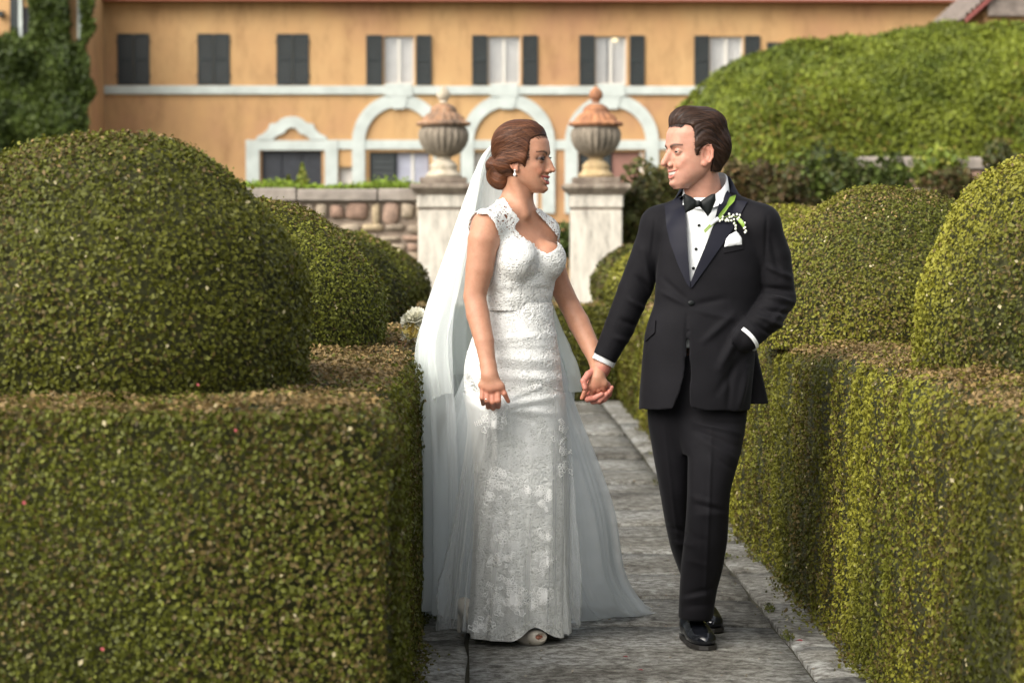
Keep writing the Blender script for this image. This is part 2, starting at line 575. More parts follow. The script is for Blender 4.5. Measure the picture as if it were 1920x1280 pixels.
def hedge(name, label, w0, w1, y0, y1, hfun, rad, seed, path_side, warm, end=(25000, .0140)):
    t = thing(name, label, "hedge", ((w0 + w1) / 2, (y0 + y1) / 2, 0))

    def surf(u, y, dip=0.0):
        h = hfun(y)
        x, z, nx, nz, tot = rrect(u, w0, w1, 1.0, rad)
        P = np.stack([x, y, z * h], 1)
        N = np.stack([nx, np.zeros_like(nx), nz], 1)
        # gentle vertical ribs and bumps left by the shears
        a = 0.020 * wob(P * np.array([1, 1, 0.22]), 8.0, seed) + 0.010 * wob(P * np.array([1, 1, .5]), 17.0, seed + 1) + 0.014 * wob(P, 3.0, seed + 2)
        P = P + N * (a - dip)[:, None]
        return P, N
    # core
    nu, ny = 48, max(12, int((y1 - y0) / 0.12))
    U, Yg = np.meshgrid(np.linspace(0, 1, nu), np.linspace(y0 + 0.06, y1 - 0.02, ny))
    P, _ = surf(U.ravel(), Yg.ravel(), 0.024)
    F = [(j * nu + i, j * nu + i + 1, (j + 1) * nu + i + 1, (j + 1) * nu + i) for j in range(ny - 1) for i in range(nu - 1)]
    ends = [list(range(nu)), [(ny - 1) * nu + i for i in range(nu)][::-1]]
    V = list(P)
    for e in ends:
        V.append(np.array([(w0 + w1) / 2, V[e[0]][1], 0.4]))
        c = len(V) - 1
        F += [(e[i + 1], e[i], c, c) for i in range(nu - 1)]
        F.append((e[0], e[-1], c, c))
    F4 = np.array([f for f in F if f[2] != f[3]])
    F3 = np.array([f[:3] for f in F if f[2] == f[3]])
    core = mk("twig_core", np.array(V), [F4, F3], m_core, t, smooth=True)
    # foliage in bands of distance
    VV, FF, CC, off = [], [], [], 0
    bands = [(y0, 8.0, 0.0148, 12300), (8.0, 11.0, 0.0156, 8800), (11.0, 15.0, 0.022, 4600), (15.0, y1, 0.034, 1800)]
    for a, b_, size, dens in bands:
        a = max(a, y0)
        if b_ <= a: continue
        per = 2 * 1.0 + (w1 - w0)
        n = int(per * (b_ - a) * dens)
        u = RNG.uniform(0, 1, n)
        # little can be seen of the far side: thin it out
        far = (u > 0.62) if path_side < 0 else (u < 0.38)
        keep = ~far | (RNG.uniform(0, 1, n) < 0.10)
        u = u[keep]
        y = RNG.uniform(a, b_, len(u))
        P, N = surf(u, y)
        hid = np.zeros(len(P), bool)                    # none under the feet of the domes
        for dx_, dy_ in DOME_FEET:
            hid |= ((P[:, 0] - dx_) ** 2 + (P[:, 1] - dy_) ** 2 < .46 ** 2) & (N[:, 2] > .9)
        P, N = P[~hid], N[~hid]
        c = leaf_cols(P, N, brown_top=0.86, warm=warm, seed=seed)
        v, f, c = leaves(P, N, size, c)
        VV.append(v); FF.append(f + off); CC.append(c); off += len(v)
    # near end face
    n = int((w1 - w0) * 1.0 * end[0])
    x = RNG.uniform(w0 + 0.02, w1 - 0.02, n)
    vis = (x > -1.35) & (x < 2.2)
    x = x[vis]; n = len(x)
    z = RNG.uniform(0.0, 1.0, n)
    dx = np.maximum(0, np.maximum(w0 + rad - x, x - (w1 - rad)))
    dzr = np.maximum(0, z - (1 - rad))
    ok = dx ** 2 + dzr ** 2 < rad ** 2
    x, z = x[ok], z[ok]
    edge = np.clip((z - (1 - rad * .3)) / (rad * .3), 0, 1) ** 2
    edx = np.clip(1 - np.minimum(x - w0, w1 - x) / (rad * .8), 0, 1) ** 2
    P = np.stack([x, y0 + 0.02 * edge + 0.05 * edx, z * hfun(np.full_like(x, y0))], 1)
    N = np.stack([np.where(x > (w0 + w1) / 2, edx, -edx), -np.ones_like(x), edge * 0.8], 1)
    N /= np.linalg.norm(N, axis=1, keepdims=True)
    P = P + N * (0.016 * wob(P * np.array([1, 1, .5]), 6.0, seed) + 0.012 * wob(P, 3.0, seed + 2))[:, None]
    c = leaf_cols(P, N, brown_top=0.5, warm=warm * .5, seed=seed)
    v, f, c = leaves(P, N, end[1], c)
    VV.append(v); FF.append(f + off); CC.append(c); off += len(v)
    n = int((w1 - w0) * end[0] * .10)
    x = RNG.uniform(w0 + .05, w1 - .05, n); x = x[(x > -1.35) & (x < 2.2)]; n = len(x)
    a = RNG.uniform(0, 1, n) * math.pi / 2
    P = np.stack([x, y0 + .028 * (1 - np.cos(a)), (1 - .028 + .028 * np.sin(a)) * hfun(np.full(n, y0))], 1)
    N = np.stack([np.zeros(n), -np.cos(a), np.sin(a)], 1)
    P = P + N * (0.016 * wob(P * np.array([1, 1, .5]), 6.0, seed) + 0.012 * wob(P, 3.0, seed + 2))[:, None]
    v, f, c = leaves(P, N, end[1], leaf_cols(P, N, brown_top=0.45, seed=seed))
    VV.append(v); FF.append(f + off); CC.append(c)
    tag(mk("foliage", np.concatenate(VV), np.concatenate(FF), m_leaf, t, cols=np.concatenate(CC)), kind="stuff")
    return t


def h_left(y):
    return np.interp(y, [5, 5.4, 5.75, 9, 14, 20, 26], [1.03, 1.025, 1.0, 0.985, 0.95, 0.86, 0.78]) + 0.010 * np.sin(y * 2.1)


def h_right(y):
    return np.interp(y, [5, 7, 10, 14, 20, 26], [1.00, 0.995, 0.95, 0.93, 0.84, 0.76]) + 0.010 * np.sin(y * 1.7 + 1)


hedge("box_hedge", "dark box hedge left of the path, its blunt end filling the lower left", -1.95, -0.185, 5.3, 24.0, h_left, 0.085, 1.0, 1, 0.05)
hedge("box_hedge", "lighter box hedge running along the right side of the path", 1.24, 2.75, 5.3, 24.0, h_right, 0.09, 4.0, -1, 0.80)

hedge("box_hedge", "low yellowish box hedge closing the far end of the path before the pillars", -0.19, 1.25, 20.4, 21.6, lambda y: np.full_like(y, .79), 0.06, 6.0, 1, 0.9, (3600, .031))


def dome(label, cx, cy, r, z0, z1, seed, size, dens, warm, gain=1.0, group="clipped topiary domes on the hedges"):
    t = thing("topiary_dome", label, "topiary", (cx, cy, z0), group)
    h = z1 - z0

    def surf(u, th, dip=0.0):
        # u: 0 foot .. 1 crown; sides nearly upright low down, rounded above
        a = u * math.pi / 2
        e = 0.86
        rr = r * np.cos(a) ** e * (1 - 0.09 * (1 - np.clip(u / 0.30, 0, 1)) ** 1.6)
        zz = h * np.sin(a) ** 0.98
        P = np.stack([cx + rr * np.cos(th), cy + rr * np.sin(th), z0 + zz], 1)
        N = np.stack([np.cos(a) * np.cos(th), np.cos(a) * np.sin(th), np.sin(a) * r / h], 1)
        N /= np.linalg.norm(N, axis=1, keepdims=True)
        w = 0.022 * wob(P, 4.3, seed) + 0.012 * wob(P, 9.0, seed + 1)
        return P + N * (w - dip)[:, None], N
    nu, nth = 26, 64
    U, T = np.meshgrid(np.linspace(0, 0.985, nu), np.linspace(0, 2 * math.pi, nth, endpoint=False), indexing='ij')
    P, _ = surf(U.ravel(), T.ravel(), 0.022)
    F = [(i * nth + j, i * nth + (j + 1) % nth, (i + 1) * nth + (j + 1) % nth, (i + 1) * nth + j) for i in range(nu - 1) for j in range(nth)]
    top = len(P)
    V = np.concatenate([P, [[cx, cy, z1 - 0.01]]])
    F3 = np.array([((nu - 1) * nth + j, (nu - 1) * nth + (j + 1) % nth, top) for j in range(nth)])
    mk("twig_core", V, [np.array(F), F3], m_core, t, smooth=True)
    n = int(2 * math.pi * r * (h + 0.35 * r) * dens)
    u = RNG.uniform(0, 1, int(n * 1.5))
    keep = RNG.uniform(0, 1, len(u)) < np.clip(np.cos(u * math.pi / 2) ** 0.86 + 0.03, 0, 1)
    u = u[keep]
    th = RNG.uniform(0, 2 * math.pi, len(u))
    back = np.sin(th) > 0.45
    k = ~back | (u > 0.6) | (RNG.uniform(0, 1, len(u)) < 0.12)
    u, th = u[k], th[k]
    P, N = surf(u, th)
    c = leaf_cols(P, N, brown_top=0.10, warm=warm, seed=seed, scale=2.6) * gain  # leaf colour scaled per dome to put in how brightly it is lit
    v, f, c = leaves(P, N, size, c, jit=0.006)
    # loose shoots that stand out from the clipped surface
    ns = int(len(u) * 0.02)
    idx = RNG.integers(0, len(u), ns)
    v2, f2, c2 = leaves(P[idx] + N[idx] * RNG.uniform(0.004, 0.018, (ns, 1)), N[idx], size, leaf_cols(P[idx], N[idx], seed=seed, warm=.4), tilt=1.4)
    tag(mk("foliage", np.concatenate([v, v2]), np.concatenate([f, f2 + len(v)]), m_leaf, t, cols=np.concatenate([c, c2])), kind="stuff")
    return t


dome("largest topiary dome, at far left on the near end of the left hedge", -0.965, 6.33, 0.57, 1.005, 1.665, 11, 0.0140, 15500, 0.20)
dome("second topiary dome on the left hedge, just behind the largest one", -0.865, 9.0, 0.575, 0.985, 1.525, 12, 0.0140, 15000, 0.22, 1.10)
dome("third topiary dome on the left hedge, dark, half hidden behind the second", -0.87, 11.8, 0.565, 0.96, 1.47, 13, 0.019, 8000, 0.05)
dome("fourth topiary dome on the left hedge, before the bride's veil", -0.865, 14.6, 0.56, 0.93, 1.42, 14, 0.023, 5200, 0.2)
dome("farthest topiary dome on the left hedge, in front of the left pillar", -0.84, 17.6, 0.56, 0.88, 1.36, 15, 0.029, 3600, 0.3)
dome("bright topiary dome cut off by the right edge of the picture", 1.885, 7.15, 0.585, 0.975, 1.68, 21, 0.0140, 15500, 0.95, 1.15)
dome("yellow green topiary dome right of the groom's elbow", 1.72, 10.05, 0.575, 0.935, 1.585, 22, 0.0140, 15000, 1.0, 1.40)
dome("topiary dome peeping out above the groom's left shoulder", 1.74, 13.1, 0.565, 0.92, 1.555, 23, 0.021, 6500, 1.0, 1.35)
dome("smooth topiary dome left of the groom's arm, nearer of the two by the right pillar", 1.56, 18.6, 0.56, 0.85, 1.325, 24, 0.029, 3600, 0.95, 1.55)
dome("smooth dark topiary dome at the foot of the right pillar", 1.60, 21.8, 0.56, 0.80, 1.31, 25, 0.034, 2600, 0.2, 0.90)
# ================================================================== gate pillars with urns
m_pier, nt, b = new_mat("pier_stone")
tc = nt.nodes.new("ShaderNodeTexCoord")
nA = nd(nt, "ShaderNodeTexNoise", Scale=3.5, Detail=8.0, Roughness=0.7)
mp = nd(nt, "ShaderNodeMapping")
mp.inputs["Scale"].default_value = (3.0, 3.0, 0.8)
nt.links.new(tc.outputs["Object"], mp.inputs["Vector"])
nt.links.new(mp.outputs["Vector"], nA.inputs["Vector"])
rA = ramp(nt, [(0.28, (0.22, 0.20, 0.17)), (0.42, (0.46, 0.425, 0.36)), (0.58, (0.62, 0.575, 0.49)), (0.8, (0.70, 0.655, 0.57))])
nt.links.new(nA.outputs["Fac"], rA.inputs["Fac"])
nt.links.new(rA.outputs["Color"], b.inputs["Base Color"])
b.inputs["Roughness"].default_value = 0.9
bp = nd(nt, "ShaderNodeBump", Strength=0.4, Distance=0.02)
nt.links.new(nA.outputs["Fac"], bp.inputs["Height"])
nt.links.new(bp.outputs["Normal"], b.inputs["Normal"])


def urn_mat(name, stops, scale, seed):
    m, nt, b = new_mat(name)
    tc = nt.nodes.new("ShaderNodeTexCoord")
    mp = nd(nt, "ShaderNodeMapping")
    mp.inputs["Location"].default_value = (seed, seed * .7, 0)
    mp.inputs["Scale"].default_value = (1, 1, 0.55)
    n = nd(nt, "ShaderNodeTexNoise", Scale=scale, Detail=8.0, Roughness=0.7)
    nt.links.new(tc.outputs["Object"], mp.inputs["Vector"])
    nt.links.new(mp.outputs["Vector"], n.inputs["Vector"])
    r = ramp(nt, stops)
    nt.links.new(n.outputs["Fac"], r.inputs["Fac"])
    nt.links.new(r.outputs["Color"], b.inputs["Base Color"])
    b.inputs["Roughness"].default_value = 0.92
    bp = nd(nt, "ShaderNodeBump", Strength=0.5, Distance=0.02)
    nt.links.new(n.outputs["Fac"], bp.inputs["Height"])
    nt.links.new(bp.outputs["Normal"], b.inputs["Normal"])
    return m


m_bowl = urn_mat("urn_grey", [(0.3, (0.10, 0.085, 0.065)), (0.5, (0.22, 0.185, 0.14)), (0.64, (0.33, 0.28, 0.22)), (0.74, (0.50, 0.22, 0.08))], 5.0, 1.3)
m_lid = urn_mat("urn_rust", [(0.3, (0.10, 0.07, 0.05)), (0.46, (0.22, 0.14, 0.09)), (0.58, (0.36, 0.20, 0.11)), (0.70, (0.42, 0.36, 0.28))], 6.0, 4.1)
m_lid2 = urn_mat("urn_red_rust", [(0.3, (0.12, 0.07, 0.045)), (0.46, (0.28, 0.13, 0.07)), (0.58, (0.42, 0.19, 0.085)), (0.70, (0.42, 0.34, 0.26))], 6.0, 9.1)
m_pale = urn_mat("urn_pale", [(0.3, (0.25, 0.21, 0.15)), (0.5, (0.48, 0.42, 0.32)), (0.62, (0.60, 0.54, 0.43)), (0.75, (0.50, 0.36, 0.15))], 6.0, 2.2)
m_cap = urn_mat("cap_stone", [(0.3, (0.07, 0.055, 0.04)), (0.5, (0.19, 0.15, 0.115)), (0.65, (0.33, 0.28, 0.22)), (0.8, (0.45, 0.40, 0.33))], 4.0, 6.0)

YP = 27.0


def pixz(py, Y=YP):
    return W(960, py, Y)[2]


def pillar(label, urn_label, pxc, lidm, pale_finial):
    cx = W(pxc, 400, YP)[0]
    S = FPX / YP
    t = thing("gate_pillar", label, "pillar", (cx, YP, 0), "gate pillars")
    hw = 47 / S
    zc = pixz(392)
    mb = MB(); mb.box(cx - hw, cx + hw, YP - hw, YP + hw, -0.05, zc - 0.012, 0.012)
    mb.build("shaft", m_pier, t)
    mb = MB(); mb.box(cx - hw * .98, cx + hw * .98, YP - hw * .98, YP + hw * .98, zc - 0.013, zc + 0.013)
    mb.build("groove", m_cap, t)
    mb = MB(); mb.box(cx - hw * 1.04, cx + hw * 1.04, YP - hw * 1.04, YP + hw * 1.04, zc + 0.012, pixz(366), 0.012)
    mb.build("frieze", m_pier, t)
    prof = [(49, 366), (52, 362), (58, 357), (62, 353), (62, 347), (58, 345)]
    mb = MB()
    rings = []
    for r_, py in prof:
        r_ = r_ / S
        z = pixz(py)
        rings.append([mb.bm.verts.new((cx + sx * r_, YP + sy * r_, z)) for sx, sy in ((-1, -1), (1, -1), (1, 1), (-1, 1))])
    for a, b_ in zip(rings[:-1], rings[1:]):
        for i in range(4):
            j = (i + 1) % 4
            mb.bm.faces.new((a[i], a[j], b_[j], b_[i]))
    mb.bm.faces.new(rings[0][::-1]); mb.bm.faces.new(rings[-1])
    mb.build("cornice", m_cap, t)
    # urn
    zb = pixz(345)
    u = thing("stone_urn", urn_label, "urn", (cx, YP, zb), "lidded urns on the gate pillars")
    q = lambda L: [(r_ / S, pixz(py)) for r_, py in L]
    mb = MB(); mb.box(cx - 44 / S, cx + 44 / S, YP - 44 / S, YP + 44 / S, zb, pixz(333), 0.012); mb.build("plinth", m_cap, u)
    mb = MB(); mb.lathe(q([(33, 333), (35, 329), (30, 325), (25, 319), (26, 311), (20, 304), (13, 299), (14, 295), (12, 292)]), cx, YP, 40)
    mb.build("foot", m_pale if pale_finial else urn_mat("urn_ochre", [(0.3, (0.22, 0.15, 0.08)), (0.5, (0.45, 0.33, 0.17)), (0.66, (0.56, 0.48, 0.34)), (0.8, (0.60, 0.38, 0.10))], 6.0, 3.0), u, smooth=True)
    L = [(12, 296), (24, 291), (34, 283), (41, 273), (45, 262), (46, 252), (44, 244), (41, 239), (38, 237)]
    mb = MB(); mb.lathe(q(L), cx, YP, 96, 22, [0, .10, .11, .11, .11, .10, .08, .03, 0]); mb.build("bowl", m_bowl, u, smooth=True)
    L = [(40, 238), (49, 236), (51, 232), (47, 229), (39, 226), (37, 221), (31, 215), (25, 211), (24, 204), (19, 199), (11, 195)]
    mb = MB(); mb.lathe(q(L), cx, YP, 96, 18, [0, .05, .06, .06, .10, .12, .10, .04, 0, 0, 0]); mb.build("lid", lidm, u, smooth=True)
    L = [(8, 193), (7, 189), (11, 185), (13, 179), (12, 173), (8, 168), (4, 164), (1, 162)]
    mb = MB(); mb.lathe(q(L), cx, YP, 32); mb.build("finial", m_pale if pale_finial else lidm, u, smooth=True)


pillar("pale stone gate pillar left, behind the bride's veil", "ribbed stone urn with pale finial on the left pillar", 832, m_lid, True)
pillar("pale stone gate pillar between the bride and the groom", "ribbed stone urn with rust red lid on the right pillar", 1117, m_lid2, False)

# ================================================================== rubble wall left of the pillars
m_rub, nt, b = new_mat("rubble_stone")
oi = nt.nodes.new("ShaderNodeObjectInfo")
tc = nt.nodes.new("ShaderNodeTexCoord")
rr_ = ramp(nt, [(0.0, (0.34, 0.275, 0.205)), (0.2, (0.30, 0.20, 0.15)), (0.4, (0.38, 0.32, 0.245)), (0.6, (0.27, 0.225, 0.175)), (0.78, (0.34, 0.24, 0.185)), (0.9, (0.42, 0.34, 0.22))])
rr_.color_ramp.interpolation = 'CONSTANT'
nt.links.new(oi.outputs["Random"], rr_.inputs["Fac"])
nA = nd(nt, "ShaderNodeTexNoise", Scale=9.0, Detail=7.0, Roughness=0.7)
nt.links.new(tc.outputs["Object"], nA.inputs["Vector"])
rb = ramp(nt, [(0.3, (0.5, 0.48, 0.45)), (0.7, (1.15, 1.12, 1.08))])
nt.links.new(nA.outputs["Fac"], rb.inputs["Fac"])
mx = nd(nt, "ShaderNodeMixRGB", blend_type='MULTIPLY', Fac=1.0)
nt.links.new(rr_.outputs["Color"], mx.inputs["Color1"])
nt.links.new(rb.outputs["Color"], mx.inputs["Color2"])
nt.links.new(mx.outputs["Color"], b.inputs["Base Color"])
b.inputs["Roughness"].default_value = 0.92
m_mortar = plain("mortar", (0.24, 0.19, 0.145), 0.95, noise=0.4, nscale=6, bump=0.5, bscale=20)
m_coping = plain("coping_stone", (0.27, 0.235, 0.20), 0.92, noise=0.42, nscale=5, bump=0.5, bscale=15)


def rubble_wall(label, x0, x1, y, z0, z1, zc, seed, cope_h):
    """wall of single stones with recessed joints and coping slabs; face at depth y"""
    rs = random.Random(seed)
    t = thing("stone_wall", label, "wall", ((x0 + x1) / 2, y, 0))
    mb = MB(); mb.box(x0, x1, y + 0.03, y + 0.42, -0.05, z1); mb.build("mortar_bed", m_mortar, t)
    z = z0
    while z < z1 - 0.02:
        h = min(rs.uniform(0.09, 0.17), z1 - z)
        if z1 - z - h < 0.08: h = z1 - z
        x = x0 + rs.uniform(-0.1, 0)
        while x < x1:
            w = rs.uniform(0.09, 0.30)
            xe = min(x + w, x1)
            xs = max(x, x0)
            if xe - xs > 0.05:
                g = 0.006
                hh = h * rs.uniform(.72, 1.18)
                n = 8
                cx, cz = (xs + xe) / 2, min(z + h / 2 + rs.uniform(-.018, .018), z1 - hh / 2)
                a, c = (xe - xs) / 2 - g, hh / 2 - g
                pts = []
                for k in range(n):
                    th = 2 * math.pi * (k + .5) / n
                    px_ = max(-1, min(1, 1.6 * math.cos(th))) * a * rs.uniform(.74, 1.06)
                    pz_ = max(-1, min(1, 1.6 * math.sin(th))) * c * rs.uniform(.74, 1.06)
                    pts.append((px_, pz_))
                pr = rs.uniform(0.0, 0.016)
                V = [(cx + p[0], y + 0.05, cz + p[1]) for p in pts] + [(cx + p[0], y + 0.006 - pr * .4, cz + p[1]) for p in pts] + \
                    [(cx + p[0] * .82, y - 0.012 - pr, cz + p[1] * .82) for p in pts]
                F = [(i, (i + 1) % n, n + (i + 1) % n, n + i) for i in range(n)] + [(n + i, n + (i + 1) % n, 2 * n + (i + 1) % n, 2 * n + i) for i in range(n)]
                cen = len(V); V.append((cx, y - 0.013 - pr, cz))
                F3 = [(2 * n + i, 2 * n + (i + 1) % n, cen) for i in range(n)]
                mk("stone", np.array(V), [np.array(F), np.array(F3)], m_rub, t)
            x += w
        z += h
    x = x0
    while x < x1 - 0.01:
        w = min(rs.uniform(0.55, 0.95), x1 - x)
        if x1 - x - w < 0.2: w = x1 - x
        mb = MB(); mb.box(x + 0.006, x + w - 0.006, y - 0.05 - rs.uniform(0, .02), y + 0.45, z1 + 0.004, z1 + cope_h + rs.uniform(-.008, .008), 0.014)
        mb.build("coping_slab", m_coping, t)
        x += w
    return t


xl = W(790, 400, YP)[0]
rubble_wall("rubble stone wall with grey coping left of the pillars", -5.2, xl, YP - 0.1, 0.55, pixz(378), 0, 3, pixz(354) - pixz(378))
YW2 = 31.0
xr0 = W(1612, 300, YW2)[0]
rubble_wall("low stone wall with long coping below the big hedge at right", xr0, xr0 + 4.2, YW2, 1.35, W(960, 318, YW2)[2], 0, 5, 0.165)

# ---- bushes and weeds
m_stem = plain("bark", (0.09, 0.065, 0.04), 0.9, noise=0.3, nscale=20)


def bush(label, c, rad, n, size, pal, seed, name="bush", cat="bush", group=None, nclump=14, z_ground=0.0):
    """leafy bush: branches to leaf clumps spread through its volume"""
    rs = np.random.default_rng(seed)
    t = thing(name, label, cat, (c[0], c[1], z_ground), group)
    c = np.array(c); rad = np.array(rad)
    d = rs.normal(0, 1, (nclump, 3)); d /= np.linalg.norm(d, axis=1, keepdims=True)
    cl = c + d * rad * rs.uniform(.35, .85, (nclump, 1))
    parts = []
    for q in cl:
        base = np.array([c[0] + rs.normal(0, .06), c[1] + rs.normal(0, .06), z_ground - .03])
        mid = (base + q) / 2 + rs.normal(0, .08, 3)
        parts.append(tube([base, mid, q], .018, .005, 5))
    v, f = merge(parts)
    mk("stems", v, f, m_stem, t)
    k = rs.integers(0, nclump, n)
    dd = rs.normal(0, 1, (n, 3))
    dd /= np.linalg.norm(dd, axis=1, keepdims=True)
    P = cl[k] + dd * (rad.mean() * .48) * rs.uniform(.3, 1, (n, 1)) ** .5
    P[:, 2] = np.maximum(P[:, 2], z_ground + .01)
    pal = np.array(pal)
    shade = rs.uniform(0.55, 1.35, nclump)
    col = pal[rs.integers(0, len(pal), n)] * shade[k][:, None]
    v, f, cc = leaves(P, dd, size, col, tilt=.6, big=True)
    tag(mk("crown", v, f, m_leaf_far, t, cols=cc), kind="stuff")
    return t


GRN = [(0.07, 0.10, 0.018), (0.10, 0.14, 0.024), (0.05, 0.07, 0.014)]
OLV = [(0.075, 0.080, 0.020), (0.10, 0.10, 0.026), (0.11, 0.088, 0.03), (0.06, 0.070, 0.016)]
RED = [(0.12, 0.075, 0.03), (0.10, 0.08, 0.03), (0.08, 0.078, 0.022), (0.14, 0.085, 0.035)]
LIM = [(0.20, 0.24, 0.03), (0.15, 0.20, 0.025), (0.26, 0.26, 0.05)]
bl = [("dark bush against the right side of the right pillar", (1200, 400, 27.6), (0.38, 0.35, .60), 2600, OLV),
      ("olive brown bush behind the groom's right shoulder", (1250, 385, 28.6), (0.55, 0.45, .62), 3000, OLV),
      ("red leaved shrub behind the groom's collar", (1405, 372, 28.2), (0.55, 0.4, .50), 2600, RED),
      ("olive shrub above the groom's left shoulder", (1475, 385, 28.0), (0.6, 0.4, .50), 2800, OLV + RED[:1]),
      ("green shrub in front of the broken end of the low wall", (1560, 355, 29.0), (0.62, 0.4, .50), 3000, GRN + OLV[:1]),
      ("green shrub below the low wall, behind the yellow green dome", (1650, 345, 29.4), (0.55, 0.35, .34), 2200, GRN + LIM[1:2]),
      ("yellow green shrub growing up over the low wall", (1765, 318, 29.8), (0.42, 0.3, .36), 1800, LIM + GRN[1:2]),
      ("brown green shrub below the low wall at right", (1795, 362, 29.2), (0.55, 0.35, .34), 2000, OLV + RED),
      ("dull green shrub at the right end of the low wall", (1880, 340, 29.4), (0.55, 0.35, .40), 2000, OLV + GRN[2:])]
for i, (lab, c, rd, n, pal) in enumerate(bl):
    bush(lab, W(*c), rd, n, 0.075, pal, 40 + i, group="shrubs beyond the pillars")
bush("dark green shrub seen between the bride and the right pillar", W(1046, 452, 33.0), (0.5, 0.3, .28), 1200, .08, GRN[:1] + GRN[2:], 60)
# moss and seedlings on the wall top
zt = pixz(353)
n = 5200
x = RNG.uniform(-5.2, xl, n)
Pm = np.stack([x, RNG.uniform(YP - .1, YP + .3, n), zt + np.abs(RNG.normal(0, .028, n)) * (1 + .6 * np.sin(x * 5))], 1)
v, f, cc = leaves(Pm, np.tile([0, -.5, .8], (n, 1)), 0.045, np.array([(0.16, 0.24, 0.02), (0.22, 0.30, 0.03)])[RNG.integers(0, 2, n)], tilt=.8)
o = mk("moss", v, f, m_leaf_far, cols=cc)
tag(o, "bright green moss and weeds along the top of the rubble wall", "moss", kind="stuff")


def seedling(label, px, py, h, n, seed):
    rs = np.random.default_rng(seed)
    base = np.array(W(px, py, YP + .1))
    t = thing("young_plant", label, "plant", tuple(base))
    v, f = tube([base, base + [0, 0, h * .5], base + [.01, 0, h]], .008, .003, 5)
    mk("stem", v, f, m_stem, t)
    z = rs.uniform(0, 1, n)
    a = rs.uniform(0, 2 * math.pi, n)
    rr = (1 - z) * h * .36 * rs.uniform(.3, 1, n)
    P = base + np.stack([rr * np.cos(a), rr * np.sin(a), z * h], 1)
    N = np.stack([np.cos(a), np.sin(a), np.full(n, .6)], 1); N /= np.linalg.norm(N, axis=1, keepdims=True)
    v, f, cc = leaves(P, N, .055, np.array(LIM)[rs.integers(0, 3, n)] * .9, tilt=.5)
    tag(mk("leaf_spray", v, f, m_leaf_far, t, cols=cc), kind="stuff")


seedling("small conical green plant sprouting on the rubble wall", 567, 350, .24, 260, 1)
seedling("tiny green sprout on the rubble wall left of the conical plant", 541, 350, .12, 90, 2)

# ================================================================== villa
YB = 70.0
SB = FPX / YB
m_ochre, nt, b = new_mat("ochre_plaster")
tc = nt.nodes.new("ShaderNodeTexCoord")
nA = nd(nt, "ShaderNodeTexNoise", Scale=0.28, Detail=6.0, Roughness=0.6)
nB = nd(nt, "ShaderNodeTexNoise", Scale=1.6, Detail=8.0, Roughness=0.7)
mp = nd(nt, "ShaderNodeMapping")
mp.inputs["Scale"].default_value = (1.0, 1.0, 0.35)
nt.links.new(tc.outputs["Object"], mp.inputs["Vector"])
nt.links.new(tc.outputs["Object"], nA.inputs["Vector"])
nt.links.new(mp.outputs["Vector"], nB.inputs["Vector"])
rA = ramp(nt, [(0.32, (0.385, 0.205, 0.110)), (0.50, (0.46, 0.275, 0.125)), (0.68, (0.51, 0.325, 0.150))])
nt.links.new(nA.outputs["Fac"], rA.inputs["Fac"])
rB = ramp(nt, [(0.30, (0.62, 0.58, 0.55)), (0.50, (1, 1, 1)), (0.75, (1.12, 1.10, 1.05))])
nt.links.new(nB.outputs["Fac"], rB.inputs["Fac"])
mx = nd(nt, "ShaderNodeMixRGB", blend_type='MULTIPLY', Fac=0.8)
nt.links.new(rA.outputs["Color"], mx.inputs["Color1"])
nt.links.new(rB.outputs["Color"], mx.inputs["Color2"])
nt.links.new(mx.outputs["Color"], b.inputs["Base Color"])
b.inputs["Roughness"].default_value = 0.92
m_trim = plain("white_trim", (0.48, 0.525, 0.495), 0.85, noise=0.22, nscale=1.5)
m_shut = plain("dark_green_shutter", (0.014, 0.020, 0.020), 0.55, noise=0.3, nscale=3)
m_frame = plain("window_frame_paint", (0.62, 0.60, 0.54), 0.6)
m_curt = plain("curtain_cloth", (0.62, 0.61, 0.58), 0.9, noise=0.14, nscale=2.5)
m_dark = plain("dark_interior", (0.03, 0.03, 0.035), 0.9)
m_door = plain("old_red_door", (0.26, 0.13, 0.10), 0.7, noise=0.15, nscale=4)
m_blackdoor = plain("dark_door", (0.022, 0.025, 0.032), 0.5, noise=0.4, nscale=5)
m_tile = plain("roof_tile", (0.34, 0.105, 0.06), 0.85, noise=0.35, nscale=6)
m_tile_old = plain("old_roof_tile", (0.20, 0.165, 0.14), 0.9, noise=0.55, nscale=5)
m_glass, nt, b = new_mat("window_glass")
nt.nodes.remove(b)
tr = nt.nodes.new("ShaderNodeBsdfTransparent")
gl = nd(nt, "ShaderNodeBsdfGlossy", Roughness=0.05)
lw = nd(nt, "ShaderNodeMixShader", Fac=0.16)
nt.links.new(tr.outputs[0], lw.inputs[1]); nt.links.new(gl.outputs[0], lw.inputs[2])
nt.links.new(lw.outputs[0], nt.nodes["Material Output"].inputs["Surface"])
m_lampglow, nt, b = new_mat("lit_lamp")
b.inputs["Emission Color"].default_value = (1.0, 0.78, 0.35, 1)
b.inputs["Emission Strength"].default_value = 0.9

villa = thing("villa", "ochre villa with dark shutters, white string course and arches across the background", "building", (0, YB, 0))


def bx(px):
    return W(px, 200, YB)[0]


def bz(py):
    return W(960, py, YB)[2]


def bp2(px, py):
    return (bx(px), bz(py))


